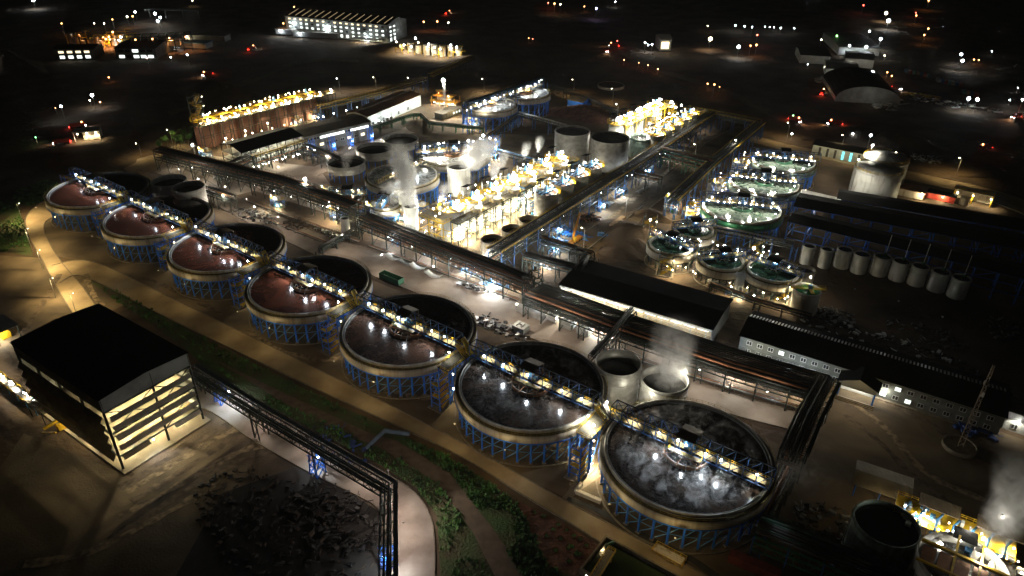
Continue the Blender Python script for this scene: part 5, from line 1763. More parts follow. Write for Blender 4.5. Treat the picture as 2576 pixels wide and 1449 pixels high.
# lit equipment right edge
t = thing('reagent_building', 'yellow lit open building with small round tank beyond the mill halls', 'building', at(2440, 515), ANG)
MB().box(0, 5, 6, 18, 7, .3).build('roof', M_CREAM, t)
MB().box(0, 7, 3, 18, .3, 6).build('wall', M_CREAM, t)
MB().cyl((-3, -1, 0), 2.2, 4, 18).build('round_tank', M_CREAM, t)
q = MB()
for x in (-8.5, 0, 8.5):
    for y in (2, 8): q.bar((x, y, 0), (x, y, 6), .4)
q.rail([(-9, 1.4, 6.2), (9, 1.4, 6.2)], 1.1, 2, .12)
q.build('frame', M_YEL, t)
for x in (-7, 0, 8): bulb(t, (x, 1, 4.6), WARM, 900, .35)
t = thing('canteen_shed', 'brown lit flat shed left of the yellow lit building', 'shed', at(2290, 490), ANG)
MB().box(0, 0, 4, 14, 10, .3).build('roof', M_ROOFR, t)
MB().box(0, 0, 2, 13, 9, 3.8).build('wall', M_CREAM, t)
bulb(t, (6, -6, 3.6), WARM, 700, .25)
t = thing('canteen_shed', 'long low shed with red tarpaulins in front of the yellow lit building', 'shed', at(2360, 500), ANG)
MB().box(0, 0, 3.4, 16, 6, .3).build('roof', M_ROOF, t)
MB().box(0, 0, 1.6, 15, 5, 3.2).build('wall', M_REDP, t)
bulb(t, (2, -4, 2.8), WARM, 600, .25)

# ------------------------------------------------------------------ conveyor gallery and lamps
rack('long dark conveyor gallery running from the storage hall above the haul road and turning down', W((480, 935), (640, 1035), (975, 1232), (972, 1500), z=9), 3.4, (7.5, 10.5), 30, (3, 2), seed=50, steel=M_DARK, stands=26, rail_=False, pipes=[M_PIPE, M_DARK], name='conveyor_gallery', cat='conveyor gallery',
     lamps=[(575, 985, 6, 1500, (0.82, 0.92, 1.0)), (800, 1150, 5, 600, COOL), (965, 1400, 7, 1300, COOL)])
for lab, dx, dy in (('blue lattice support tower of the gallery beside the dark yard', 800, 1190), ('blue lattice support tower of the gallery by the haul road bend', 978, 1425), ('blue lattice support tower of the gallery near the storage hall', 560, 1010)):
    t = thing('support_tower', lab, 'support tower', at(dx, dy), ANG)
    q = MB()
    for x in (-1.6, 1.6):
        for y in (-1.6, 1.6): q.bar((x, y, 0), (x * .7, y * .7, 7.3), .28)
    for k in range(3):
        for y in (-1.5, 1.5): q.bar((-1.5, y, k * 2.4), (1.5, y, k * 2.4 + 2.4), .16); q.bar((1.5, y, k * 2.4), (-1.5, y, k * 2.4 + 2.4), .16)
        for x in (-1.5, 1.5): q.bar((x, -1.5, k * 2.4), (x, 1.5, k * 2.4 + 2.4), .16)
    q.build('lattice', M_BLUE, t)


def street_lamp(label, dx, dy, h=9.0, on=True, col=AMBER, power=1500, arm=-1.6, head_r=0.35, rz=0.0, base=None, group='street lamps'):
    P = base or at(dx, dy)
    t = thing('street_lamp', label, 'street lamp', P, rz, group)
    MB().lathe([(.14, 0), (.08, h), (.01, h)], 8).build('pole', M_STEEL, t)
    q = MB(); q.bar((0, 0, h), (arm, 0, h + .4), .1); q.build('arm', M_STEEL, t)
    if on:
        q = MB(); q.box(arm, 0, h + .45, .9, .35, .2); hd = q.build('lamp_head', M_WALLG, t)
        bulb(hd, (arm, 0, h + .2), col, power, head_r, name='lamp_lens')
    else:
        q = MB(); q.box(arm, 0, h + .45, .9, .35, .2); q.build('lamp_head', M_WALLG, t)
    return t


for lab, dx, dy, h, pw, col in [
        ('street lamp by the small trees left of the rust red tanks', 437, 372, 11, 900, AMBER), ('street lamp on the track behind the left pipe rack', 357, 395, 8, 900, AMBER),
        ('leftmost of the three street lamps behind the rust red tanks', 856, 235, 11, 3500, WHITE), ('middle one of the three street lamps behind the rust red tanks', 947, 232, 11, 3500, WARM),
        ('street lamp beside the floodlight mast, left of it', 1033, 234, 11, 3500, WARM), ('street lamp just left of the two far twin thickeners', 1218, 236, 11, 3000, WARM),
        ('street lamp right of the far twin thickeners', 1443, 238, 11, 1500, AMBER), ('street lamp above the earth slope near the upper right leach group', 1541, 262, 11, 1500, AMBER),
        ('street lamp by the bay store doors', 2114, 385, 11, 1800, AMBER), ('street lamp at the left end of the access road', 1979, 352, 11, 1800, AMBER),
        ('street lamp right of the domed tanks beside the access road', 2404, 445, 11, 2600, AMBER), ('thin street lamp in the road between the pipe racks, upper one', 1747, 405, 10, 1500, WARM),
        ('thin street lamp in the road between the pipe racks, lower one', 1573, 545, 10, 1500, WARM), ('street lamp on the road below the upper cross rack', 1468, 625, 10, 1300, AMBER),
        ('street lamp left of the upper right leach group', 1552, 307, 12, 600, WHITE),
        ('topmost street lamp on the curved road at the left edge', 57, 556, 9, 4200, AMBER), ('second street lamp down the curved road at the left edge', 83, 633, 11, 4200, AMBER),
        ('third street lamp at the bend of the curved road', 110, 680, 9.5, 4500, AMBER), ('street lamp standing on the junction by the storage hall', 141, 749, 8.7, 4200, AMBER),
        ('street lamp partly behind the storage hall roof', 193, 790, 9, 2500, AMBER)]:
    street_lamp(lab, dx, dy, h, True, col, pw, arm=1.4 if dx < 300 else -1.4, head_r=0.3 if dx > 300 else 0.12)
for lab, dx, dy, h, pw in [('street lamp beyond the upper end of the road along the front row', 520, 850, 9, 900)]:
    pass
# wash of the front road from lamps fixed under the thickener walls
wl = thing('wall_lamp_row', 'small lamps on the outer walls of the front thickeners facing the road', 'wall lamps', (0, 0, 0))
for i in range(7):
    for du, pw in ((-9, 330 if i < 2 else 250), (9, 330 if i < 2 else 250)):
        p = off(CEN[i], du, -25.5, 9)
        q = MB(); q.box(p.x, p.y, p.z, .4, .3, .25); lm_ = q.build('lamp', M_STEEL, wl)
        light(lm_, (p.x, p.y, p.z - .3) if False else tuple(off(p, 0, -1.2, 0)), AMBER, pw, .2)
# haul road lamps on the gallery
gf = thing('added_grass_flood', 'floodlight on the gallery corner lighting the grass slope', 'floodlight', at(985, 1262))  # added light, aimed at the grass to brighten it
MB().bar((0, 0, 0), (0, 0, 11.5), .2).build('pole', M_STEEL, gf)
light(MB().box(0, 0, 11.6, .6, .4, .4).build('lamp', M_STEEL, gf), (.8, .3, 11.3), (1, .95, .85), 3800, .3, (48, -14, 0), 75)
hr = thing('wall_lamp_row', 'lamps fixed on the conveyor gallery above the haul road', 'gallery lamps', (0, 0, 0))
for dx, dy, pw in ((640, 1030, 450), (760, 1090, 450), (900, 1178, 500), (992, 1240, 900), (1000, 1380, 650), (1015, 1300, 600)):
    p = at(dx, dy + 14, 6.6)
    q = MB(); q.box(p.x, p.y, p.z, .4, .3, .25); lm_ = q.build('lamp', M_STEEL, hr)
    light(lm_, (p.x + .8, p.y + .8, p.z - .5), (1, .84, .74), pw, .2)
# concrete main road lamps on the racks
mr = thing('wall_lamp_row', 'lamps fixed on the rack sides above the wide concrete road', 'rack lamps', (0, 0, 0))
for dx, dy, pw in ((450, 425, 1500), (560, 490, 1500), (620, 500, 1100), (700, 545, 900), (860, 590, 900), (960, 640, 1000), (1090, 670, 1000), (1210, 712, 1300), (1300, 765, 1200), (1400, 800, 800), (1540, 850, 900), (1760, 930, 800), (1930, 985, 600), (700, 420, 1500), (820, 392, 1500), (880, 372, 1200), (960, 350, 1200)):
    p = at(dx, dy, 9)
    q = MB(); q.box(p.x, p.y, p.z, .4, .3, .25); lm_ = q.build('lamp', M_STEEL, mr)
    light(lm_, (p.x, p.y - .9, p.z - .4), (1, .87, .74), pw, .2)

# floodlight masts
def mast(label, dx, dy, h, power, r=1.2, col=WHITE, lattice=True, name='floodlight_mast', wdt=.9):
    t = thing(name, label, 'floodlight mast', at(dx, dy), ANG)
    q = MB()
    for x in (-wdt, wdt):
        for y in (-wdt, wdt): q.bar((x, y, 0), (x * .5, y * .5, h), .16)
    n = int(h / 2.2)
    for k in range(n):
        a, b = h * k / n, h * (k + 1) / n
        wa, wb = wdt * (1 - .5 * a / h), wdt * (1 - .5 * b / h)
        q.bar((-wa, -wa, a), (wb, -wb, b), .1); q.bar((wa, -wa, a), (wb, wb, b), .1); q.bar((-wa, wa, a), (-wb, -wb, b), .1); q.bar((wa, wa, a), (-wb, wb, b), .1)
    q.build('lattice', M_STEEL, t)
    MB().box(0, 0, h, 2.6, 2.6, .15).build('lamp_deck', M_STEEL, t)
    bulb(t, (0, -.5, h + .9), col, power, r)
    return t


mast('tall floodlight mast glaring white above the control room', 1120, 292, 23.5, 30000, 1.3)
mast('floodlight on a thin mast above the dark left pipe rack', 779, 520, 14, 9000, .8, wdt=.5)
mast('cool floodlight on a pole at the foot of the tall yellow stair tower', 492, 392, 6, 3500, .6, COOL, wdt=.3)
for lab, dx, dy, h, pw, r in (('left of the two lamp poles in front of the rust red tanks', 849, 0, 0, 0, 0),):
    pass
for lab, bx, by, h in (('left lamp pole in front of the rust red tanks', 565 - 17 + 300, 0, 0),):
    pass
for lab, tx, ty in (('left one of three warm floodlights in front of the rust red tanks', 568, 348), ('middle one of three warm floodlights in front of the rust red tanks', 617, 329), ('right one of three warm floodlights in front of the rust red tanks', 673, 310)):
    p = at(tx, ty, 11)
    t = thing('floodlight_pole', lab, 'floodlight', (p.x, p.y, 0), 0, 'warm floodlights at the rust red tanks')
    MB().bar((0, 0, 0), (0, 0, 11), .25).build('pole', M_STEEL, t)
    bulb(t, (0, 0, 11), WARM, 5000, .5)
    light(t, (0, -1, 9), WARM, 700, .3)
for lab, tx, ty, z, pw, r, col in (('white floodlight above the nearest small clarifier stairs', 1594 + 42, 553, 12, 1500, .45, WHITE), ('white floodlight between the left and middle small clarifiers', 1739, 628, 11, 1500, .45, WHITE), ('brightest white floodlight above the small clarifiers', 1897, 624, 13, 3000, .55, WHITE),
                                 ('white floodlight over the small green tank', 2040, 697, 12, 2500, .4, WHITE), ('white floodlight on the ground by the slim upright cylinder', 1897, 743, 1.5, 900, .3, WHITE), ('white floodlight on the domed tanks', 2195, 366, 22, 14000, .6, WHITE),
                                 ('second floodlight left of the near domed tank', 2160, 402, 24, 22000, .4, WHITE), ('warm floodlight behind the far domed tank', 2254, 384, 17, 1500, .4, WARM), ('floodlight at the top of the pipe rack beside the farthest green thickener', 1851, 352, 13, 1800, .4, WHITE)):
    p = at(tx, ty, z)
    t = thing('floodlight_pole', lab, 'floodlight', (p.x, p.y, 0))
    MB().bar((0, 0, 0), (0, 0, z), .2).build('pole', M_STEEL, t)
    bulb(t, (0, 0, z), col, pw, r)
# platforms round the small clarifiers
for lab, dx, dy in (('orange lit stair platform at the front of the leftmost small clarifier', 1672, 690), ('white lit platform between the left and middle small clarifiers', 1738, 650), ('orange lit platform at the left of the leftmost small clarifier', 1632, 590), ('orange lit stair tower at the front of the rightmost small clarifier', 1960, 755), ('white lit platform between the middle and right small clarifiers', 1897, 652)):
    stair_tower(lab, at(dx, dy), ANG + (.3 if dx < 1800 else .1), 8.5, 3.4, 5.5, 3, 800, 'stair towers of the small clarifiers', steel=M_DARK, lamps=2, col=WARM if 'orange' in lab else WHITE)
t = thing('cross_walkway', 'yellow cross shaped walkway over the small green tank', 'walkway', at(2032, 727, 9.5) - Vector((0, 0, 9.5)), ANG + .5)
q = MB(); q.box(0, 0, 9.8, 13, 1.4, .2); q.box(1, 0, 9.8, 1.4, 8, .2); q.build('deck', M_YEL, t)
q = MB()
for s in (-.7, .7): q.rail([(-6.5, s, 9.9), (6.5, s, 9.9)])
q.build('handrail', M_YEL, t)
q = MB(); q.box(.8, 0, 10.6, 1.3, 1.3, 1.3); q.build('agitator_motor', M_LBLUE, t)
MB().bar((0, 0, 0), (0, 0, 9.7), .3).build('shaft', M_STEEL, t)

# radio mast on its round base
t = thing('radio_mast', 'slender lattice radio mast on a round concrete base in the office lot', 'radio mast', at(2412, 1126), ANG)
MB().lathe([(4.6, 0), (4.6, 1.3), (4.2, 1.3), (4.2, .9), (0.02, .9)], 36).build('round_base', M_KERB, t)
q = MB()
hh = 30
for k in range(3):
    a = 2 * pi * k / 3
    q.bar((.9 * cos(a), .9 * sin(a), .9), (.35 * cos(a), .35 * sin(a), hh), .14)
    for j in range(18):
        z0_, z1_ = .9 + (hh - 1) * j / 18, .9 + (hh - 1) * (j + 1) / 18
        r0, r1 = .9 - .55 * j / 18, .9 - .55 * (j + 1) / 18
        b_ = a + 2 * pi / 3
        q.bar((r0 * cos(a), r0 * sin(a), z0_), (r1 * cos(b_), r1 * sin(b_), z1_), .09)
q.build('lattice', mat('mast_paint', (.2, .15, .1), .6), t)
q = MB(); q.box(.3, 0, 20, .8, .5, 1.4); q.box(-.3, 0, 24, .5, .5, 1.2); q.build('antenna_box', M_WHITE, t)

# planting bed, culvert head, pipes, L shaped block, water box at the bottom
def plant(label, dx, dy, s, leaf=True):
    t = thing('young_plant', label, 'plant', at(dx, dy), random.uniform(0, 6), 'young plants in the red soil bed')
    q = MB()
    rnd = random.Random(int(dx * dy))
    for k in range(26):
        a, e, l = rnd.uniform(0, 2 * pi), rnd.uniform(.3, 1.3), s * rnd.uniform(.5, 1.0)
        x, y, z = l * cos(a) * cos(e), l * sin(a) * cos(e), l * sin(e)
        wd = .16 * s
        q.add([(0, 0, .1), (x * .6 - y * wd, y * .6 + x * wd, z * .8), (x, y, z * .7), (x * .6 + y * wd, y * .6 - x * wd, z * .8)], [(0, 1, 2, 3)])
    q.build('leaves', M_GRASS, t)
    MB().lathe([(1.0 * s, .02), (.9 * s, .3), (.75 * s, .06)], 16).build('soil_ring', M_REDSOIL, t)


PL = [(1405, 1321), (1392, 1334), (1425, 1336), (1375, 1349), (1410, 1356), (1444, 1349), (1459, 1357), (1475, 1374), (1397, 1386), (1435, 1379), (1454, 1396), (1432, 1414), (1367, 1300), (1345, 1290)]
wh = ['topmost in the bed', 'upper left of the middle', 'upper right of the middle', 'left edge of the bed', 'left of the centre', 'beside the road in the middle', 'right one of a close pair near the road', 'rightmost beside the road', 'lower left', 'greenest, in the centre', 'large pale green at the lower right', 'bottom one by the floodlight', 'in the upper triangle, lower one', 'in the upper triangle, upper one']
for k, (x, y) in enumerate(PL):
    plant('young plant in a soil ring, ' + wh[k], x, y, 1.5 if k in (9, 10) else 1.0)
t = thing('culvert_headwall', 'grey blue angled concrete culvert wall in the grass slope', 'culvert', at(960, 1100), 0)
a, b, c = at(922, 1131), at(968, 1088), at(1030, 1095)
o_ = at(960, 1100)
q = MB(); q.bar(a - o_ + Vector((0, 0, .5)), b - o_ + Vector((0, 0, .7)), .5, 1.4); q.bar(b - o_ + Vector((0, 0, .7)), c - o_ + Vector((0, 0, .5)), .5, 1.4)
q.build('headwall', mat('blue_grey_concrete', (.12, .18, .26), .8), t)
t = thing('low_wall', 'L shaped pale concrete block on the brown earth by the bright stair tower', 'low wall', at(1450, 1245), 0)
o_ = at(1450, 1245)
q = MB()
for p_, q_ in (((1462, 1221), (1449, 1240)), ((1449, 1240), (1511, 1266))):
    a, b = at(*p_) - o_, at(*q_) - o_
    q.bar(a + Vector((0, 0, .6)), b + Vector((0, 0, .6)), 1.0, 1.2)
q.build('block', M_CREAM, t)
road('drain', 'dark open drain beside the lower front road', [(1424, 1258), (1500, 1290), (1600, 1345), (1720, 1405), (1800, 1460)], [(1430, 1250), (1510, 1280), (1606, 1335), (1730, 1393), (1810, 1446)], M_INNER, 0.10, False)
t = thing('water_basin', 'concrete basin with dark green water beside the yellow walkway at the bottom edge', 'basin', at(1570, 1450), ANG)
q = MB(); q.poly([(-9, -6), (12, -6), (12, -5.5), (-9, -5.5)], 0, 2.2); q.poly([(-9, 6), (12, 6), (12, 6.5), (-9, 6.5)], 0, 2.2); q.poly([(-9, -5.5), (-8.5, -5.5), (-8.5, 6), (-9, 6)], 0, 2.2); q.poly([(11.5, -5.5), (12, -5.5), (12, 6), (11.5, 6)], 0, 2.2)
q.build('wall', M_KERB, t)
MB().box(1.5, 0.2, .9, 20, 11, .2).build('water', liquid('basin_water', (.03, .05, .02), (.02, .03, .01)), t)
t = thing('yellow_walkway', 'yellow railed walkway at the bottom edge beside the planting bed', 'walkway', at(1528, 1418), radians(58))
MB().box(-4, 0, 2.6, 12, 2.0, .15).build('deck', M_GRATE, t)
q = MB(); q.rail([(2, -1, 2.7), (2, 1, 2.7), (-10, 1, 2.7), (-10, -1, 2.7), (2, -1, 2.7)], 1.15, 1.2, .1); q.build('handrail', M_YEL, t)
q = MB()
for x in (-8, 0):
    for y in (-.8, .8): q.bar((x, y, 0), (x, y, 2.5), .2)
q.build('post', M_YEL, t)
bulb(t, (-6.5, 2.4, 1.0), WHITE, 700, .3)
t = thing('bent_pipe', 'green bent pipe beside the yellow walkway', 'pipe', at(1524, 1388), 0)
MB().tube([(0, 0, 0), (0, 0, 2.2), (.8, .4, 2.6), (2.0, .9, 2.4)], .3, 10).build('pipe', M_GREEN, t, True)
t = thing('timber_stack', 'stack of pale timber boards in a rail cage under the rightmost front thickener', 'timber stack', at(1682, 1400), ANG)
for k in range(4):
    MB().box(0, -.9 + k * .6, .5, 7.5, .5, .9).build('board_bundle', M_CREAM, t)
q = MB(); q.rail([(-4, -1.6, 0), (4, -1.6, 0), (4, 1.6, 0), (-4, 1.6, 0), (-4, -1.6, 0)], 1.4, 1.5, .1); q.build('cage', M_YEL, t)

# containers, crates, steel parts, machines beside the roads
def container(label, dx, dy, rz=ANG, m=None, l=12.2, name='shipping_container', text=None):
    t = thing(name, label, 'container', at(dx, dy), rz, None)
    MB().box(0, 0, 1.3, l, 2.44, 2.45).build('body', m or M_WALLW, t)
    q = MB()
    for k in range(int(l / .6)):
        for y in (-1.25, 1.25): q.box(-l / 2 + .5 + k * .6, y, 1.3, .28, .07, 2.1)
    q.build('corrugation', m or M_WALLW, t)
    q = MB(); q.box(l / 2 + .05, -.6, 1.3, .08, 1.05, 2.2); q.build('door', m or M_WALLW, t)
    q = MB(); q.box(l / 2 + .05, .6, 1.3, .08, 1.05, 2.2); q.build('door', m or M_WALLW, t)
    if text:
        cu = bpy.data.curves.new('lettering', 'FONT')
        cu.body = text
        cu.size = 1.1
        cu.extrude = .01
        cu.align_x = 'CENTER'
        o = bpy.data.objects.new('lettering', cu)
        C.objects.link(o)
        o.parent = t
        o.location = (-.6, -1.31, .95)
        o.rotation_euler = (pi / 2, 0, 0)
        cu.materials.append(M_WALLD)
        bpy.context.view_layer.update()
        me = bpy.data.meshes.new_from_object(o)
        mo = bpy.data.objects.new('lettering', me)
        C.objects.link(mo)
        mo.parent = t
        mo.location = o.location
        mo.rotation_euler = o.rotation_euler
        bpy.data.objects.remove(o)
    return t


container('long grey white container with dark lettering beside the concrete road', 1334, 792, ANG, mat('grey_container', (.45, .45, .43), .6), text='COSCO')
container('brown container standing on the road beside the earth slope', 1553, 566, atan2(VY, VX), mat('brown_container', (.4, .24, .13), .6))
container('red container lying in the dark at the bottom right under the pipes', 1895, 1432, ANG + .1, mat('dark_red_container', (.3, .07, .05), .6))
for lab, dx, dy, sx, sy, sz in (('square pale crate with frame on top, right of the grey container', 1393, 804, 3.6, 3.6, 3.2), ('wide dark crate with grey lid between two pale crates', 1428, 822, 5, 3.8, 3.2), ('pale crate with pipes on its lid, rightmost beside the concrete road', 1470, 838, 5, 3.8, 2.6), ('dark crate in the shade on the far side of the concrete road', 1310, 832, 5, 4, 2.4)):
    t = thing('equipment_crate', lab, 'crate', at(dx, dy), ANG)
    MB().box(0, 0, sz / 2 + .1, sx, sy, sz).build('body', M_WALLG if 'dark' in lab else M_WALLW, t)
    q = MB()
    for z_ in (.3, sz / 2, sz): q.box(0, 0, z_, sx + .15, sy + .15, .18)
    q.box(-sx * .2, 0, sz + .4, .3, sy * .7, .35); q.box(sx * .2, 0, sz + .4, .3, sy * .7, .35); q.box(0, 0, sz + .45, sx * .5, .25, .25)
    q.build('frame', M_STEEL, t)
for k, (dx, dy, lab) in enumerate(((990, 652, 'leftmost curved white steel shell plate beside the concrete road'), (1022, 664, 'second curved steel shell plate, dull and lying lower'), (1052, 676, 'third curved white steel shell plate from the left'), (1092, 696, 'rightmost curved white steel shell plate'))):
    t = thing('shell_plate', lab, 'steel plate', at(dx, dy), ANG, 'curved shell plates by the road')
    q = MB(); n = 8
    pts = [(-4 + 8 * j / n, .12 + .35 * ((j / n - .5) * 2) ** 2 * 4 * (1 if k != 1 else .5)) for j in range(n + 1)]
    q.add([(x, -1.4, z) for x, z in pts] + [(x, 1.4, z) for x, z in pts] + [(x, -1.4, z + .1) for x, z in pts] + [(x, 1.4, z + .1) for x, z in pts],
          [(j, j + 1, n + 2 + j, n + 1 + j) for j in range(n)] + [(2 * n + 2 + j, 3 * n + 3 + j, 3 * n + 4 + j, 2 * n + 3 + j) for j in range(n)] + [(j, 2 * n + 2 + j, 2 * n + 3 + j, j + 1) for j in range(n)] + [(n + 1 + j, n + 2 + j, 3 * n + 4 + j, 3 * n + 3 + j) for j in range(n)])
    q.build('plate', M_WHITE if k != 1 else M_STEEL, t, True)
t = thing('scrap_bin', 'long dark steel bin beside the fifth thickener', 'bin', at(985, 705), ANG)
q = MB(); q.box(0, -1.5, 1.2, 11, .15, 2.4); q.box(0, 1.5, 1.2, 11, .15, 2.4); q.box(-5.4, 0, 1.2, .15, 3, 2.4); q.box(5.4, 0, 1.2, .15, 3, 2.4); q.box(0, 0, .1, 11, 3, .15)
q.build('bin', M_GREEN, t)


def pile(label, dx, dy, rx, ry, n, ms, cat='scrap pile', name='scrap_pile', sz=(0.5, 2.2), sd=0, hz=1.2):
    t = thing(name, label, cat, at(dx, dy), ANG)
    rnd = random.Random(sd + int(dx + dy))
    for mi, m in enumerate(ms):
        q = MB()
        for k in range(n // len(ms)):
            a, r = rnd.uniform(0, 2 * pi), sqrt(rnd.random())
            x, y = rx * r * cos(a), ry * r * sin(a)
            z = rnd.uniform(.1, hz) * (1.1 - r)
            if rnd.random() < .5:
                l = rnd.uniform(*sz) * 1.6
                b = rnd.uniform(0, pi)
                q.bar((x, y, z), (x + l * cos(b), y + l * sin(b), z + rnd.uniform(-.1, .5)), rnd.uniform(.12, .35))
            else:
                q.box(x, y, z + .2, rnd.uniform(*sz), rnd.uniform(*sz) * .6, rnd.uniform(.2, .8), rnd.uniform(0, pi))
        o = q.build('loose_pieces', m, t)
        tag(o, kind='stuff')
    return t


pile('scattered light scrap between the road and the third thickener', 640, 575 - 30, 14, 5, 130, [M_STEEL, M_SCRAP])
pile('dark rubble and brush behind the fourth thickener', 745, 568, 7, 5, 110, [M_SCRAP, M_BARK], hz=3.5)
pile('scattered parts along the edge of the concrete road, left of the vertical pipe tower', 830, 590, 12, 2, 90, [M_STEEL, M_SCRAP])
pile('shiny steel sheets piled in the light under the rack', 1238, 718, 5, 3, 70, [M_STEEL, M_LBLUE])
pile('steel bars on the ground beside the road, left of the shiny sheets', 1180, 722, 6, 2, 50, [M_STEEL, M_PIPE])
pile('brown scrap heap on the road beside the leach group', 1483, 549, 5, 4, 110, [M_SCRAP, M_RUSTP], hz=2.2)
pile('blue machinery parts under the cross racks', 1405, 612, 7, 5, 90, [M_LBLUE, M_STEEL, M_BLUE])
pile('rows of blue steel frames beside the long rack', 1435, 588, 9, 4, 110, [M_BLUE, M_LBLUE])
pile('blue crates beside the earth slope', 1525, 595, 5, 2, 40, [M_LBLUE], hz=.8)
pile('white debris lit by the rack lamp near the lower cross rack', 1370, 668, 5, 4, 60, [M_WALLW, M_STEEL])
pile('dark scrap under blue tarpaulin in the black yard, lower left', 850, 1080 + 40, 12, 6, 60, [M_TARP, M_SCRAP])
pile('large heap of dim scrap in the black yard, lower left', 700, 1330, 30, 14, 420, [M_SCRAP, M_BARK, M_SCRAP], sz=(.4, 1.6))
pile('dim pipes and plates stacked in the black yard, nearer the gallery', 830, 1300, 16, 9, 200, [M_SCRAP, M_SCRAP, M_PIPE], sz=(.4, 2.0))
pile('white sacks and scrap beside the small green tank', 2105, 800, 8, 6, 110, [M_SCRAP, M_STEEL])
pile('scrap heaps on the dark yard beyond the office block', 2230, 870, 30, 8, 170, [M_SCRAP, M_WHITE, M_SCRAP], sz=(.5, 2.6))
pile('machine parts on the dark yard, right side', 2320, 840, 14, 7, 70, [M_SCRAP, M_STEEL])
pile('pipes and parts lit warm at the right edge', 2530, 830, 5, 9, 90, [M_PIPEB, M_SCRAP])
pile('valves and fittings in the dark between the pipes at the bottom right', 2090, 1330, 10, 8, 120, [M_PIPE, M_SCRAP, M_STEEL])
pile('blue tarpaulin covered goods at the foot of the radio mast', 2450, 1085, 6, 3, 40, [M_TARP], hz=1.0)
pile('dark steel parts between the fifth and sixth thickeners and the road', 1250, 822, 14, 4, 140, [M_SCRAP, M_STEEL])
pile('pump fittings under the left pipe rack', 560, 452, 6, 3, 50, [M_WALLW, M_STEEL])
pile('pale goods on the yard left of the floodlight mast rack', 690, 480, 7, 3, 60, [M_WALLW, M_SCRAP])
pile('fittings lit warm under the nearest green thickener', 1745, 580, 6, 3, 60, [M_CREAM, M_STEEL])
pile('fittings lit warm below the middle small clarifier', 1830, 720, 9, 3, 90, [M_CREAM, M_STEEL])
for k, (dx, dy) in enumerate(((1530, 518), (1520, 524), (1620, 480))):
    t = thing('pipe_bundle', ['long grey pipes on the road beside the leach group', 'short pipes beside the long grey ones', 'white pipes at the foot of the long rack'][k], 'pipe bundle', at(dx, dy), atan2(VY, VX) - .1)
    for j in range(4):
        MB().tube([(-5, j * .6, .3), (5, j * .6, .3)], .28, 8).build('pipe', M_PIPEB, t, True)
# crane
t = thing('mobile_crane', 'yellow mobile crane with its boom lowered over blue frames', 'crane', at(1448, 608), atan2(VY, VX))
MB().box(0, 0, 1.1, 9, 2.5, .9).build('chassis', M_ORP, t)
MB().box(-2.2, -.7, 2.4, 2, 1.2, 1.6).build('cab', M_YEL, t)
MB().bar((-2, .3, 2.6), (9, 3.8, 10.0), .9, .8).build('boom', M_ORP, t)
for x in (-3.2, -1.2, 1.2, 3.2):
    for y in (-1.2, 1.2):
        MB().tube([(x, y - .2, .55), (x, y + .2, .55)], .55, 12).build('wheel', M_RUBBER, t)

# ------------------------------------------------------------------ bright structure at the bottom right
P = at(2400, 1322, 10); P.z = 0
t = thing('process_platform', 'glaring yellow and white process platform in steam at the bottom right corner', 'platform', P, ANG + .05)
MB().box(0, 0, 9.5, 26, 8, .3).build('deck', M_YEL, t)
MB().box(6, -7, 8, 22, 8, .3).build('deck', M_CREAM, t)
q = MB(); q.rail([(-13, -4, 9.7), (13, -4, 9.7)], 1.15, 1.5, .11); q.rail([(-13, 4, 9.7), (13, 4, 9.7)], 1.15, 1.5, .11); q.rail([(-5, -11, 8.2), (17, -11, 8.2)], 1.15, 1.5, .11); q.rail([(-13, -4, 9.7), (-13, 4, 9.7)], 1.15, 1.5, .11); q.build('handrail', M_YEL, t)
q = MB()
for x in (-12.5, -4, 4, 12.5):
    for y in (-3.5, 3.5): q.bar((x, y, 0), (x, y, 9.4), .4)
    q.bar((x, -3.5, 5), (x, 3.5, 5), .3)
q.build('column_frame', M_YEL, t)
q = MB(); q.box(-4, 1.5, 13, 9, 4.5, .2); q.box(9, 1.5, 13, 10, 4.5, .2); q.build('canopy', M_ROOFB, t)
rnd = random.Random(9)
for k in range(26):
    MB().box(rnd.uniform(-11, 14), rnd.uniform(-9, 2.5), 10.4, rnd.uniform(.6, 2), rnd.uniform(.6, 1.6), rnd.uniform(.6, 1.8)).build('filter_unit', M_WHITE if k % 3 else M_LBLUE, t)
q = MB()
for k in range(7):
    q.tube([(-11 + k * 3.6, -4.5, 10), (-11 + k * 3.6, -2, 11.5), (-10 + k * 3.6, 1, 11.2)], .3, 8)
q.build('process_pipe', M_LBLUE, t, True)
MB().lathe([(1.1, 8), (1.1, 13.5), (.9, 13.5)], 18, (5, -9, 0)).build('steam_stack', M_PIPEB, t, True)
MB().box(2, -6, 13.5, 5, 4, .2).build('dark_canopy', M_ROOF, t)
for x, y, z, pw in ((-11, -2, 12, 1500), (-6, -3, 12, 1800), (0, -3.5, 11.6, 1800), (6, -2.5, 11.8, 1800), (12, -2, 11.8, 1800), (-2, -9, 11, 1500), (8, -9, 11, 1500), (14, -8, 11, 1500), (-10, -3, 6, 900), (0, -3, 6, 900)):
    bulb(t, (x, y, z), WHITE if x < 8 else WARM, pw, .25)
P = at(2425, 1420, 13)
t = thing('tank_top_deck', 'red decks and yellow beams on top of the cut off corner tank', 'deck', (P.x, P.y, 0), ANG)
q = MB()
for k in range(5):
    q.box(-7 + k * 3.4, -2, 13.3, 2.8, 5, .15)
q.build('deck_panel', M_RUSTP, t)
q = MB(); q.bar((-9, 1.5, 13.5), (9, 1.5, 13.5), .7); q.bar((-9, -5, 13.5), (9, -5, 13.5), .5); q.bar((-2, -8, 13.4), (-2, 8, 13.4), .5); q.bar((3, -8, 13.4), (3, 8, 13.4), .5)
q.build('beam', M_YEL, t)
q = MB()
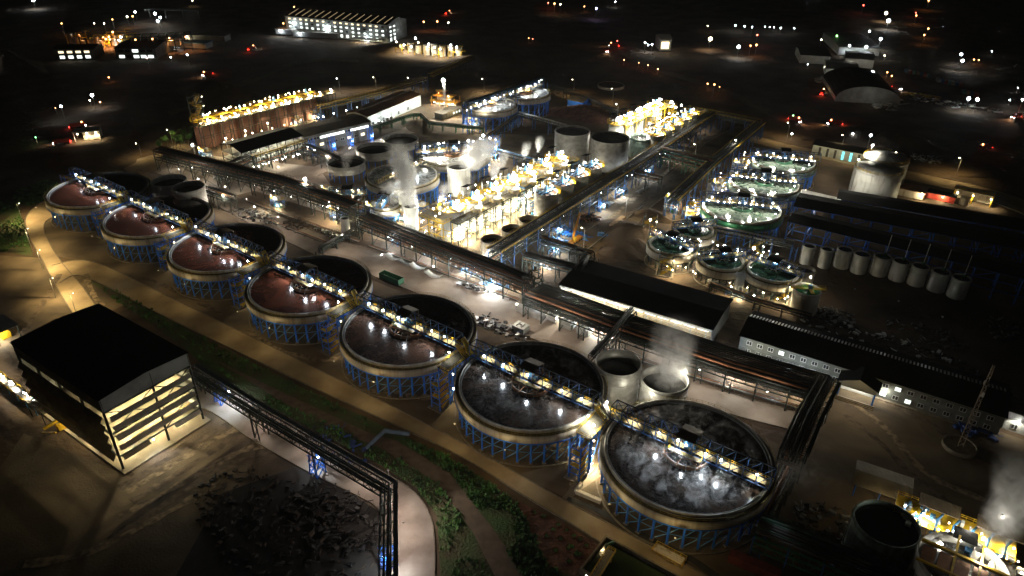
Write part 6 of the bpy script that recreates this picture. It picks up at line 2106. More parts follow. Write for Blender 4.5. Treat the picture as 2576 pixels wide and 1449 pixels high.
for x in (-8, 8):
    q.bar((x, 0, 0), (x, 0, 13.3), .4)
q.build('column', M_LBLUE, t)
bulb(t, (3, 4, 16), WHITE, 1800, .3)
t, L, Wd = hall('canopy_roof', 'ribbed grey canopy roof beside the corner tank, lot side', (2150, 1215), (2285, 1262), (2180, 1168), 5, rise=.8, walls=False, roofm=M_ROOFG, cat='canopy')
q = MB()
for x in (0.5, L / 2, L - .5):
    for y in (.5, Wd - .5): q.bar((x, y, 0), (x, y, 5), .25)
q.build('post', M_BLUE, t)
light(t, (L * .6, -4, 8), AMBER, 260, .3)

# ------------------------------------------------------------------ skids and process modules that fill the works
def skid(label, dx, dy, L=8, Wd=3, H=3.0, rz=ANG, fm=None, power=900, col=COOL, n=4, tall=False, name='pump_skid', cat='pump skid', z=0.0):
    t = thing(name, label, cat, at(dx, dy), rz)
    rnd = random.Random(int(dx * 7 + dy))
    q = MB()
    for x in (-L / 2, 0, L / 2):
        for y in (-Wd / 2, Wd / 2): q.bar((x, y, 0), (x, y, H), .2)
    for zz in ([H] if not tall else [H * .4, H * .7, H]):
        for y in (-Wd / 2, Wd / 2): q.bar((-L / 2, y, zz), (L / 2, y, zz), .18)
        for x in (-L / 2, 0, L / 2): q.bar((x, -Wd / 2, zz), (x, Wd / 2, zz), .16)
        q.bar((-L / 2, -Wd / 2, zz), (0, Wd / 2, zz), .12); q.bar((L / 2, -Wd / 2, zz), (0, Wd / 2, zz), .12)
    q.build('frame', fm or M_LBLUE, t)
    for k in range(n):
        y = -Wd / 2 + .4 + (Wd - .8) * k / max(1, n - 1)
        zz = rnd.uniform(.6, H * .9)
        MB().tube([(-L / 2 - rnd.uniform(0, 1.5), y, zz), (rnd.uniform(-1, 1), y, zz), (L / 2, y, zz + rnd.uniform(-.3, .3)), (L / 2 + .6, y, .3)], rnd.uniform(.12, .28), 7).build('pipe', rnd.choice([M_PIPEB, M_STEEL, M_PIPE, M_RUSTP]), t, True)
    for k in range(3):
        q = MB(); x = -L / 3 + k * L / 3
        q.box(x, 0, .35, 1.2, .8, .7); q.lathe([(.45, .6), (.45, 1.3), (.02, 1.5)], 10, (x, 0, 0)); q.build('pump', rnd.choice([M_LBLUE, M_STEEL, M_GREEN]), t)
    if tall:
        q = MB(); q.rail([(-L / 2, -Wd / 2, H + .1), (L / 2, -Wd / 2, H + .1), (L / 2, Wd / 2, H + .1), (-L / 2, Wd / 2, H + .1), (-L / 2, -Wd / 2, H + .1)], 1.15, 1.5, .1); q.build('handrail', M_YEL, t)
        MB().box(0, 0, H + .03, L, Wd, .1).build('deck', M_GRATE, t)
        q = MB(); q.lathe([(Wd * .32, H + .1), (Wd * .32, H + 1.8), (.02, H + 2.3)], 14, (L * .2, 0, 0)); q.build('vessel', M_WHITE, t, True)
    if power:
        bulb(t, (-L * .25, -Wd / 2 - .4, H + .8 + (1.4 if tall else 0)), col, power, .26)
        if tall:
            bulb(t, (L * .3, -Wd / 2 - .5, H * .55), WARM, power, .24)
    return t


for i, (dx, dy, l_, pw, where) in enumerate([(992, 612, 7, 900, 'beside the leftmost shell plate'), (1086, 645, 7, 900, 'beside the third shell plate'), (1190, 694, 10, 2600, 'left of the shiny sheet pile'), (1262, 716, 9, 1800, 'right of the shiny sheet pile'), (1425, 782, 9, 2600, 'behind the grey container'),
                                             (1520, 822, 9, 2600, 'behind the dark crate'), (1690, 885, 9, 1300, 'behind the tall steel tanks'), (1858, 938, 9, 2200, 'left of the office porch'), (2015, 975, 9, 1300, 'at the far right end')]):
    skid('blue framed pipe skid under the long rack, ' + where, dx, dy, l_, 2.6, 2.6, power=pw)
VA = atan2(VY, VX)
for dx, dy, lab, pw, col in ((1408, 590, 'blue lit skid under the long yellow edged rack, nearest the crane', 900, COOL), (1515, 527, 'blue lit skid under the long yellow edged rack, left of the pipe bundle', 900, COOL), (1562, 492, 'blue lit skid under the long yellow edged rack, by the portal', 900, COOL), (1628, 440, 'blue lit skid under the long yellow edged rack, below the green grey tank', 900, COOL),
                             (1700, 352, 'violet lit skid under the far part of the long rack', 900, (.5, .55, 1)), (1668, 398, 'small skid at the road edge below the upper right leach group', 500, COOL), (1400, 640, 'bright skid between the two cross racks', 1300, COOL), (1362, 672, 'white lit pipe skid below the lower cross rack', 1500, WHITE)):
    EM.setdefault(col, E_COOL)
    skid(lab, dx, dy, 8, 3, 3, VA, power=pw, col=col, n=5)
for dx, dy, L_, W_, H_, rz_, pw, col, lab in (
        (942, 560, 5, 4, 9, ANG, 1900, WHITE, 'tall blue and yellow equipment tower beside the vertical pipe tower'), (905, 520, 9, 3, 7, ANG, 1700, WARM, 'yellow railed module beside the left small steaming clarifier'), (958, 545, 6, 4, 6, ANG, 1700, WHITE, 'yellow railed module below the right small steaming clarifier'),
        (1062, 545, 6, 4, 6, ANG, 900, COOL, 'blue lit module right of the nearer white cylinder'), (1045, 560, 5, 3, 4, ANG, 900, COOL, 'low module at the foot of the nearer white cylinder'), (1010, 555, 7, 4, 5, ANG, 1300, WARM, 'warm lit pump module left of the nearer white cylinder'),
        (830, 500, 8, 4, 5, ANG, 900, COOL, 'bluish module behind the glaring thin mast'), (700, 520, 7, 3, 4, ANG, 1300, WARM, 'warm lit module under the long left rack'), (848, 555, 5, 4, 6, ANG, 2200, WARM, 'yellow lit module behind the blue lit cylinder'), (895, 575, 5, 3, 4, ANG, 1100, WARM, 'warm lit module at the foot of the vertical pipe tower'),
        (1215, 425, 8, 4, 4, VA, 500, COOL, 'dim module right of the white venting cylinder'), (1300, 520, 5, 4, 9, KANG, 1900, WHITE, 'tall module inside the central leach group, left part'), (1345, 538, 6, 5, 8, KANG, 2400, WHITE, 'tall module inside the central leach group, beside the first grey shelled tank'), (1378, 500, 7, 5, 13, KANG, 3000, WHITE, 'tall bright module between the two lines of the central leach group'),
        (1412, 478, 7, 5, 13, KANG, 3000, WHITE, 'second tall bright module between the two lines of the central leach group'), (1640, 338, 8, 6, 13, LANG, 3500, WHITE, 'bright module in the upper right leach group, left part'), (1680, 315, 8, 6, 13, LANG, 3500, WHITE, 'bright module in the upper right leach group, right part'), (1612, 395, 5, 4, 5, ANG, 3000, WARM, 'glaring yellow lit module right of the big grey tanks'),
        (790, 300, 9, 4, 5, ANG, 1700, COOL, 'blue lit module at the right end of the rust red tanks'), (745, 312, 9, 4, 4, ANG, 1900, (1, .42, .14), 'orange lit module in front of the rust red tanks, right'), (700, 400, 6, 4, 6, ANG, 1100, WARM, 'module in front of the multi storey building, left'), (820, 372, 7, 4, 5, ANG, 1100, COOL, 'module in front of the lit windows of the long dark building'),
        (1740, 560, 9, 4, 6, ANG, 1900, WARM, 'warm lit module between the back clarifier and the nearest green thickener'), (1780, 590, 8, 4, 5, ANG, 1500, WARM, 'warm lit module right of the back clarifier'), (1690, 535, 7, 4, 8, ANG, 900, COOL, 'tall blue module left of the nearest green thickener'), (1800, 505, 5, 4, 10, ANG, 1900, WARM, 'yellow module between the rack and the middle green thickener'), (1852, 452, 5, 4, 10, ANG, 1900, WARM, 'yellow module between the rack and the farthest green thickener'),
        (1905, 690, 5, 4, 5, ANG, 1500, WARM, 'orange lit module between the middle and right small clarifiers'), (1700, 660, 7, 4, 4, ANG, 1300, WARM, 'orange lit module below the leftmost small clarifier'), (1850, 745, 7, 3, 2.5, ANG, 900, WARM, 'low lit pipework in front of the slim upright cylinder'), (1195, 318, 9, 5, 5, ANG, 1100, WARM, 'green and yellow lit pump house under the left far twin thickener'), (520, 400, 7, 4, 5, ANG, 2200, WARM, 'yellow lit module at the foot of the tall stair tower')):
    skid(lab, dx, dy, L_, W_, H_, rz_, M_TRUSS if H_ < 12 else M_YEL, pw, col, 5, True, 'process_module', 'process module')
for lab, dx, dy, h_, pw in (('bright stair tower at the right end of the widest thickener', 1243, 398, 13, 2600), ('yellow stair tower at the left side of the left far twin thickener', 1178, 322, 14, 1500), ('small yellow stair tower between the twin thickener supports', 1290, 300, 13, 300), ('stair tower inside the left edge of the central leach group', 1120, 560, 14, 1900)):
    stair_tower(lab, at(dx, dy), ANG, h_, 3.6, 5, 5, pw, 'stair towers of the middle thickeners', lamps=3)
# long cable trays and thin pipes on low sleepers beside the roads
for k, (pa, pb, n_, lab) in enumerate((((610, 505), (900, 612), 4, 'low pipes on sleepers beside the concrete road, left half'), ((925, 622), (1300, 760), 4, 'low pipes on sleepers beside the concrete road, middle'), ((1500, 880), (2030, 1040), 4, 'low pipes on sleepers beside the concrete road, right half'), ((640, 545), (830, 620), 3, 'thin pipes between the third thickener and the road'), ((1250, 700), (1320, 735), 6, 'short pipe run beside the road crossing'), ((1450, 655), (1620, 520), 2, 'drain pipe along the earth slope'))):
    a, b = at(*pa), at(*pb)
    t = thing('pipe_run', lab, 'pipes', a)
    d = b - a; nn = Vector((-d.y, d.x, 0)).normalized()
    for j in range(n_):
        MB().tube([nn * j * .7 + Vector((0, 0, .6)), d + nn * j * .7 + Vector((0, 0, .6))], .14 + .05 * (j % 3), 6).build('pipe', [M_PIPE, M_PIPEB, M_RUSTP][j % 3], t, True)
    q = MB()
    for j in range(int(d.length / 6)):
        c = d * (j + .5) / int(d.length / 6)
        q.bar(c - nn * .5 + Vector((0, 0, .2)), c + nn * (n_ * .7) + Vector((0, 0, .2)), .3, .4)
    q.build('sleeper', M_KERB, t)

# strings of small lamps on rails, racks and rims
def lamp_string(label, pts, n, z, col=WHITE, r=.2, jitter=.0, every=0, pw=0):
    t = thing('lamp_string', label, 'lamps', (0, 0, 0))
    P_ = [at(x, y, z) for x, y in pts]
    seg = [(P_[i + 1] - P_[i]).length for i in range(len(P_) - 1)]
    tot = sum(seg)
    rs = random.Random(int(pts[0][0] + pts[0][1]))
    for k in range(n):
        d = tot * (k + .5 + rs.uniform(-.3, .3)) / n
        i = 0
        while i < len(seg) - 1 and d > seg[i]:
            d -= seg[i]; i += 1
        p = P_[i].lerp(P_[i + 1], min(1, d / seg[i])) + Vector((rs.uniform(-jitter, jitter), rs.uniform(-jitter, jitter), rs.uniform(-.5, .5)))
        rr = r * rs.uniform(.6, 1.25)
        q = MB(); q.lathe([(.02, -rr), (rr * .8, -rr * .5), (rr, 0), (rr * .8, rr * .5), (.02, rr)], 7, (p.x, p.y, p.z)); lo = q.build('lamp', EM[col], t, True)
        if every and k % every == 0:
            light(lo, (p.x, p.y, p.z - .6), col, pw, .25, (p.x, p.y, 0), 140)
    return t


lamp_string('small lamps along the inner side of the long yellow edged rack', [(1262, 640), (1597, 428), (1780, 300)], 26, 7, COOL, .17, 1.0, 4, 260)
lamp_string('small lamps along the long left rack', [(420, 400), (560, 440), (860, 530)], 14, 6, WHITE, .16, 1.5, 3, 260)
lamp_string('small lamps along the rack between tower and crossing', [(930, 572), (1330, 735)], 14, 5, COOL, .15, 1.5, 4, 260)
lamp_string('small lamps along the wide rack beside the warehouse', [(1350, 760), (2060, 1000)], 16, 5, COOL, .14, 1.5, 4, 200)
lamp_string('warm lamps along the near deck of the central leach group', [(1092, 545), (1318, 436)], 26, 16.5, WHITE, .3, 1.5, 4, 500)
lamp_string('white lamps over the far side of the central leach group', [(1120, 500), (1410, 380)], 18, 17, WHITE, .3, 1.5, 4, 500)
lamp_string('white lamps between the grey shelled tanks of the central leach group', [(1340, 475), (1500, 400)], 14, 17.5, WHITE, .3, 1.5, 4, 500)
lamp_string('lamps low under the near deck of the central leach group', [(1110, 600), (1300, 500)], 18, 5, WARM, .25, 2.0, 3, 900)
lamp_string('white lamps over the left line of the upper right leach group', [(1545, 303), (1665, 247)], 18, 19, WHITE, .42, 1.5, 4, 700)
lamp_string('white lamps over the right line of the upper right leach group', [(1610, 335), (1730, 272)], 18, 17, WHITE, .4, 1.5, 4, 700)
lamp_string('warm lamps on the deck edge of the rust red tanks', [(500, 312), (800, 240)], 30, 17.5, WARM, .42, 1.2, 3, 700)
lamp_string('warm lamps behind the deck of the rust red tanks', [(500, 290), (770, 226)], 24, 19, WARM, .38, 1.5, 4, 500)
lamp_string('low warm lamps along the foot of the rust red tanks', [(540, 362), (800, 292)], 10, 6, WARM, .3, 1.5, 2, 800)
for i_, (cx_, cy_, hw_, vv) in enumerate(((1972, 403, 80, .36), (1923, 456, 89, .38), (1867, 519, 101, .4))):
    lamp_string('lamps round the rim of the ' + ['farthest', 'middle', 'nearest'][i_] + ' green thickener', [(cx_ - hw_, cy_ - 4), (cx_ - hw_ * .7, cy_ + hw_ * vv * .7), (cx_, cy_ + hw_ * vv), (cx_ + hw_ * .7, cy_ + hw_ * vv * .7), (cx_ + hw_, cy_)], 9, 12.8, WHITE, .26, .6, 3, 260)
    lamp_string('lamps on the bridge of the ' + ['farthest', 'middle', 'nearest'][i_] + ' green thickener', [(cx_ - hw_, cy_ - 16), (cx_ + hw_, cy_ + 4)], 12, 15.5, WHITE, .28, .8, 3, 420)
    lamp_string('yellow white lamps down the stair tower of the ' + ['farthest', 'middle', 'nearest'][i_] + ' green thickener', [(cx_ - hw_ * 1.22, cy_ - 20), (cx_ - hw_ * 1.1, cy_ + 30)], 8, 9, WARM, .3, 1.2, 3, 600)
lamp_string('lamps about the small clarifiers, back side', [(1640, 585), (1740, 600), (1830, 622), (1960, 640)], 18, 10.5, COOL, .2, 1.5, 4, 300)
lamp_string('warm lamps about the feet of the small clarifiers', [(1650, 660), (1760, 690), (1870, 720), (1990, 760)], 16, 4, WARM, .2, 2.0, 3, 450)
lamp_string('lamps along the truss over the far twin thickeners', [(1170, 280), (1370, 200)], 18, 17, WHITE, .34, .8, 4, 500)
lamp_string('lamps on the bridge of the widest thickener', [(1055, 368), (1235, 348)], 10, 17.5, WHITE, .5, .5, 3, 900)
lamp_string('mixed lamps among the small steaming clarifiers', [(800, 505), (900, 540), (960, 560), (1060, 545), (1080, 590)], 26, 7, WHITE, .22, 3.0, 4, 600)
lamp_string('lamps inside the multi storey steel building', [(640, 420), (760, 385)], 14, 5, WHITE, .25, 1.2, 4, 500)
lamp_string('cool lamps under the yellow pipe rack behind the plant building', [(780, 300), (1020, 240)], 10, 4, COOL, .35, 1.0, 2, 400)
lamp_string('warm lamps all over the bottom right process platform', [(2290, 1280), (2400, 1330), (2560, 1390)], 22, 11.5, WHITE, .2, 3.0, 4, 400)
lamp_string('lamps along the conveyor at the left edge', [(-10, 930), (90, 1010)], 8, 4.5, WHITE, .22, .5, 2, 300)

# ------------------------------------------------------------------ trees
def tree(label, dx, dy, h, group=None, bush=False):
    t = thing('tree', label, 'tree', at(dx, dy), random.uniform(0, 6), group)
    rnd = random.Random(int(dx * 3 + dy))
    q = MB(); q.lathe([(.25, 0), (.16, h * .6), (.05, h * .95)], 7)
    for k in range(5):
        a = rnd.uniform(0, 6.3)
        q.bar((0, 0, h * (.45 + .08 * k)), (cos(a) * h * .2, sin(a) * h * .2, h * (.62 + .08 * k)), .1)
    q.build('trunk', M_BARK, t)
    q = MB()
    cl = [(rnd.uniform(-.2, .2) * h, rnd.uniform(-.2, .2) * h, h * rnd.uniform(.55, .95), h * rnd.uniform(.1, .19)) for k in range(9)]
    for cx_, cy_, cz_, cr_ in cl:
        for k in range(70):
            v = Vector((rnd.gauss(0, 1), rnd.gauss(0, 1), rnd.gauss(0, .8))).normalized() * cr_ * rnd.uniform(.5, 1.1)
            c_ = Vector((cx_, cy_, cz_)) + v
            a = Vector((rnd.uniform(-1, 1), rnd.uniform(-1, 1), rnd.uniform(-1, 1))).normalized() * .22
            b = Vector((rnd.uniform(-1, 1), rnd.uniform(-1, 1), rnd.uniform(-1, 1))).normalized() * .22
            q.add([c_ - a, c_ - b, c_ + a, c_ + b], [(0, 1, 2, 3)])
    q.build('crown', M_GRASS, t)


for k, (dx, dy, h) in enumerate(((424, 372, 8), (444, 366, 9), (455, 372, 8), (466, 360, 9), (478, 366, 8), (492, 352, 9), (404, 380, 7))):
    tree(['small tree left of the street lamp behind the left rack', 'small tree right beside the street lamp', 'third tree of the dark row near the stair tower', 'fourth tree of the dark row near the stair tower', 'fifth tree of the dark row near the stair tower', 'tree closest to the rust red tanks', 'leftmost low tree of the dark row'][k], dx, dy, h, 'dark trees by the rust red tanks')
tree('dark bush on the bank between the concrete road and the last thickener', 1782, 1000 + 50, 3.5)

# ------------------------------------------------------------------ vehicles and far lights
def truck(label, dx, dy, rz, m=None, head=True, tail=True, hp=500, group=None, beacon=False, s=1.0, name='truck'):
    t = thing(name, label, 'truck', at(dx, dy), rz, group)
    MB().box(3.6, 0, 1.9, 2.2, 2.5, 2.4).build('cab', m or M_REDP, t)
    q = MB(); q.poly([(-4.2, -1.25), (2.2, -1.25), (2.2, 1.25), (-4.2, 1.25)], 1.2, 1.5); q.box(-1, -1.2, 2.3, 6.4, .12, 1.7); q.box(-1, 1.2, 2.3, 6.4, .12, 1.7); q.box(-4.2, 0, 2.1, .12, 2.4, 1.3); q.box(2.2, 0, 2.4, .12, 2.4, 1.9)
    q.build('tipper_body', m or M_REDP, t)
    for x in (3.4, -1.6, -3.2):
        for y in (-1.1, 1.1):
            MB().tube([(x, y - .18, .55), (x, y + .18, .55)], .55, 10).build('wheel', M_RUBBER, t)
    MB().box(4.71, 0, 2.4, .06, 2.1, .8).build('windscreen', M_GLASS, t)
    for y in (-.9, .9):
        if head:
            q = MB(); q.lathe([(.02, -.3), (.3, 0), (.02, .3)], 8, (4.85, y, 1.1)); q.build('headlight', E_WHITE, t)
        if tail:
            q = MB(); q.lathe([(.02, -.3), (.32, 0), (.02, .3)], 8, (-4.5, y, 1.2)); q.build('taillight', E_RED, t)
    if head:
        light(t, (5.3, 0, 1.6), (1, .5, .2), hp * .35, .3, (16, 0, 0), 90)
    if tail:
        light(t, (-5.2, 0, 1.6), (1, .12, .05), hp * .08, .3)
    if beacon:
        bulb(t, (3.2, 0, 3.6), ORANGE, 130, .45, name='beacon')
    return t


truck('red tipper truck with red lit body on the far left track', 158, 362, radians(200), hp=900)
truck('red tipper truck on the slope behind the gatehouse', 195, 322, radians(30), hp=500, beacon=True)
truck('truck with two red tail lights and orange dust left of the factory hall', 633, 126, radians(70), hp=1800, beacon=True)
truck('truck with tail lights and orange glow right of the factory hall', 1127, 36, radians(60), hp=2600, beacon=True)
truck('truck with two white headlights below the dark hill, upper left', 523, 190, radians(-120), hp=1500, beacon=True)
truck('truck beaming orange onto the ground, top centre right', 1528, 130, radians(-100), hp=1500)
truck('truck crawling in the dark, right of the middle top, orange beam', 1545, 118, radians(160), hp=1800, beacon=True)
truck('loader with green beacon and red glow left of the arched shed', 1998, 306, radians(-60), hp=1500, beacon=True)
truck('truck between spoil heaps with orange lights beyond the domed tanks', 2100, 315, radians(180), hp=1800, beacon=True)
truck('truck with blue white lights crossing the lit lot, upper right', 2255, 224, radians(-80), m=M_WHITE, hp=900)
truck('truck with warm lights by the store right of the domed tanks', 2275, 350, radians(-90), m=M_WHITE, hp=900)
truck('truck with red tail light left of the arched shed', 2068, 238, radians(60), hp=1500, beacon=True)
truck('truck with bright headlights alone at the right edge', 2556, 297, radians(-150), hp=2600)
truck('dim truck with red beacon in the black area at the right', 2478, 376, radians(200), hp=300, beacon=True, head=False)


FAR = [(84, 1, COOL, 2.4, 'big cool floodlight at the very top left'), (155, 60, ORANGE, 1.0, 'lone orange lamp far away, upper left'), (237, 60, WARM, .8, 'lamp left of a pair, above the orange plant'), (262, 60, WARM, 1.1, 'white lamp above the orange plant'),
       (283, 50, ORANGE, 1.0, 'orange lamp above the orange plant, right of the white one'), (320, 43, WARM, 1.2, 'warm lamp over the orange plant ridge'), (340, 31, COOL, 1.4, 'cool lamp up the ridge, left of the blazing three'), (334, 42, ORANGE, 1.2, 'orange lamp just below the ridge lamp'), (390, 35, COOL, 2.2, 'upper one of the three blazing white lamps, upper left'), (403, 45, COOL, 1.8, 'right one of the three blazing white lamps, upper left'), (397, 54, COOL, 1.8, 'lower one of the three blazing white lamps, upper left'),
       (484, 2, WARM, .9, 'faint lamp at the top edge left of the factory hall'), (740, 18, ORANGE, .9, 'small orange lamp above the factory hall'), (232, 241, COOL, 1.8, 'bright white lamp in the black field on the left'), (226, 254, WARM, .8, 'small warm lamp under the bright field lamp'), (252, 258, ORANGE, .9, 'small orange lamp right of the bright field lamp'), (154, 269, COOL, 1.3, 'white lamp in the black field, farther left'), (140, 273, ORANGE, .5, 'dim orange lamp beside the left field lamp'), (274, 196, ORANGE, .9, 'pair of orange lamps in the black slope on the left'), (90, 347, (0.2, 1, 0.3), .5, 'tiny green signal lamp at the left edge track'),
       (1395, 10, ORANGE, 1.3, 'warm lamp strip at the top edge centre, left end'), (1379, 8, (1, .1, .05), .9, 'small red lamp left of the warm strip at the top'), (1375 + 35, 12, WARM, 1.0, 'warm lamp strip at the top edge centre, right end'), (1500, 22, (0.5, 0.45, 1), 1.6, 'violet white lamp at the top centre'), (1470, 17, ORANGE, .8, 'orange lamp left of the violet one, top centre'), (1548, 5, COOL, .9, 'small cool lamp at the top edge'),
       (1623, 108, COOL, 1.2, 'small cool lamp left of the gabled house'), (1640, 113, COOL, 1.2, 'cool lamp by the workers sheds beside the gabled house'), (1787, 99, (1, .75, .5), 3.2, 'largest warm glaring lamp, top right of centre'), (1858, 119, COOL, 2.6, 'cool glaring lamp right of the largest warm one'), (1780, 66, WARM, .7, 'small warm lamp above the largest warm one'), (1905, 89, (1, .1, .05), 1.1, 'red lamp with glow above the orange truck group'), (1888, 116, ORANGE, 1.1, 'left orange lamp of the truck group'), (1903, 114, ORANGE, 1.3, 'right orange lamp of the truck group'),
       (1850, 65, COOL, .9, 'first white lamp of the distant row, from the left'), (1873, 67, COOL, .9, 'second white lamp of the distant row'), (1892, 69, COOL, 1.0, 'third white lamp of the distant row'), (1925, 68, COOL, .6, 'fourth, smaller lamp of the distant row'), (1936, 69, COOL, .6, 'fifth, smaller lamp of the distant row'), (1947, 70, COOL, .6, 'sixth, smaller lamp of the distant row'), (1964, 71, COOL, .8, 'seventh lamp of the distant row'), (1998, 72, COOL, .7, 'last lamp of the distant row, on its right end'),
       (2229, 34, (1, .8, .55), 2.6, 'warm floodlight above the cool one at the top right'), (2235, 53, COOL, 2.8, 'cool floodlight under the warm one at the top right'), (2172, 14, (1, .08, .05), 1.0, 'red lamp at the top right'), (2304, 33, (1, .08, .05), .8, 'small red lamp right of the two floodlights'), (2305, 40, ORANGE, 1.1, 'orange lamp under the small red one'), (2336, 2, ORANGE, 1.2, 'orange lamp cut by the top edge, right'), (2335, 73, ORANGE, 1.2, 'orange headlights on the dark road, upper one'), (2325, 89, ORANGE, 1.1, 'orange headlights on the dark road, lower one'),
       (2187, 80, COOL, 1.3, 'small cool lamp on the grey sheds'), (2215, 99, COOL, 2.0, 'cool floodlight at the right end of the long grey sheds'), (2179, 119, COOL, 2.0, 'cool floodlight over the middle grey shed'), (2137, 116, COOL, 1.6, 'cool floodlight left of the middle grey shed'), (2194, 184, COOL, 2.8, 'brightest cool floodlight above the arched shed'), (2105, 91, (.4, 1, .3), 1.1, 'green lamp by the dark blue roofed shed'), (2066, 101, WARM, 1.0, 'warm lamp by the dark blue roofed shed'), (2225, 141, WARM, .9, 'warm lamp beside the blue lit shed end'),
       (2418, 138, COOL, 1.9, 'upper cool floodlight in the right clearing'), (2421, 154, COOL, 1.9, 'lower cool floodlight in the right clearing'), (2450, 151, ORANGE, .9, 'orange lamps of the rig beside the right clearing, left one'), (2462, 152, ORANGE, .9, 'orange lamps of the rig beside the right clearing, right one'), (2495, 130, COOL, .7, 'faint lamp right of the clearing'), (2437, 249, COOL, 1.9, 'left one of the twin cool floodlights over the lit depot'), (2458, 252, COOL, 1.9, 'right one of the twin cool floodlights over the lit depot'), (2572, 252, COOL, 1.4, 'cool lamp cut by the right edge'), (2540, 253, COOL, .8, 'small cool lamp near the right edge'), (2560, 222, COOL, .4, 'tiny lamp near the right edge'),
       (1780, 212, ORANGE, .9, 'left orange lamp of the distant pair right of centre'), (1797, 214, ORANGE, 1.0, 'right orange lamp of the distant pair right of centre'), (1810, 220, ORANGE, .5, 'small orange lamp trailing the distant pair'), (1655, 175, ORANGE, .9, 'orange lamp on the dark haul track, right end'), (1630, 165, (1, .2, .1), .8, 'reddish lamp on the dark haul track, middle'), (1570, 152, (1, .2, .1), .8, 'reddish lamp on the dark haul track, left end'), (1607, 159, ORANGE, .6, 'small orange lamp on the dark haul track'), (1330, 97, ORANGE, .7, 'orange lamp over the black field, top centre'), (1340, 99, (1, .2, .1), .5, 'faint red lamp right of the orange one over the black field'), (1553, 104, (1, .1, .06), .7, 'red lamp pair in the black field, top centre right'),
       (1066, 56, ORANGE, 1.2, 'warm lamp left of the factory hall'), (1100, 55, (1, .3, .1), 1.2, 'red orange lamp behind the factory hall'), (1128, 58, WARM, 1.0, 'warm lamp right of the factory hall'), (713, 60, ORANGE, 1.1, 'orange lamp at the left corner of the factory hall'), (1045, 97, COOL, 1.5, 'cool lamp on the corner below the factory hall'), (471, 139, COOL, 1.1, 'cool lamp on the blue roofed shed'), (430, 145, COOL, .9, 'cool lamp left of the blue roofed shed'), (370, 147, (1, .6, .5), 1.0, 'pinkish lamp in front of the wide dark roofed building'),
       (2075, 170, WARM, .7, 'warm lamp between the near grey shed and the arched shed'), (2032, 163, COOL, .5, 'tiny lamp left of the near grey shed'), (2232, 183, ORANGE, .9, 'orange lamp right of the brightest cool floodlight'), (2243, 192, ORANGE, .9, 'second orange lamp beside the containers'), (2275, 343, (.4, .5, 1), .7, 'small blue lamp above the trucks right of the store'), (1992, 338, COOL, .9, 'small cool lamp beyond the access road, left one'), (2145, 338, COOL, .9, 'small cool lamp beyond the bay store, left one'), (2190, 342, COOL, 1.3, 'small cool lamp beyond the bay store, right one'), (1995, 292, (.4, 1, .4), .6, 'green lamp on the loader left of the arched shed')]
EXTRA = {}
for dx, dy, col, r, lab in FAR:
    hgt = 3.5 if r < 1 else 9.0
    p = at(dx, dy, hgt)
    if col not in EM:
        EM[col] = emit('bulb_colour_%d' % len(EM), col, 18)
    t = thing('distant_lamp', lab, 'lamp', (p.x, p.y, 0), 0, 'distant lamps')
    MB().bar((0, 0, 0), (0, 0, hgt), .2).build('pole', M_STEEL, t)
    sc_ = depth(p) / 900
    bulb(t, (0, 0, hgt + .4), col, 400 * r ** 1.6 * (1 if r > 1 else .5) * max(.7, sc_), r * .75 * max(.75, sc_), name='lamp_lens')
# coloured containers and yard goods at the depot
cm = [mat('container_blue', (.06, .16, .3), .6), mat('container_red', (.35, .08, .05), .6), mat('container_cyan', (.2, .45, .45), .6), mat('container_cream', (.5, .45, .36), .6)]
k = 0
for r_, (x0, y0, n) in enumerate(((2280, 182, 7), (2360, 205, 7), (2425, 235, 4))):
    for j in range(n):
        c = container(['far', 'middle', 'near'][r_] + ' depot row, ' + ORD[j] + ' container from the left, ' + ['blue', 'red', 'cyan', 'cream'][k % 4], x0 + j * 9, y0 + j * 2, radians(80), cm[k % 4], 6.1)
        c['group'] = 'containers in the far depot'
        k += 1
pile('yellow machine parts spread out in the far depot', 2318, 243, 14, 7, 70, [M_YEL], sz=(1, 3), hz=2)
pile('dim stacked goods at the lower edge of the far depot', 2400, 265, 30, 8, 110, [M_SCRAP, M_WALLW, M_CREAM], sz=(1, 4), hz=3)
pile('pale scattered rubble on the ground right of the domed tanks', 2330, 400, 9, 8, 110, [M_STEEL, M_WALLW], sz=(.5, 1.6))
pile('row of parked goods and cabins beside the arched shed', 2235, 262, 9, 20, 60, [M_WALLW, M_CREAM], sz=(2, 5), hz=2.5)
pile('dim cabins left of the arched shed', 2085, 205, 9, 14, 40, [M_WALLW, M_WALLG], sz=(2, 6), hz=3)

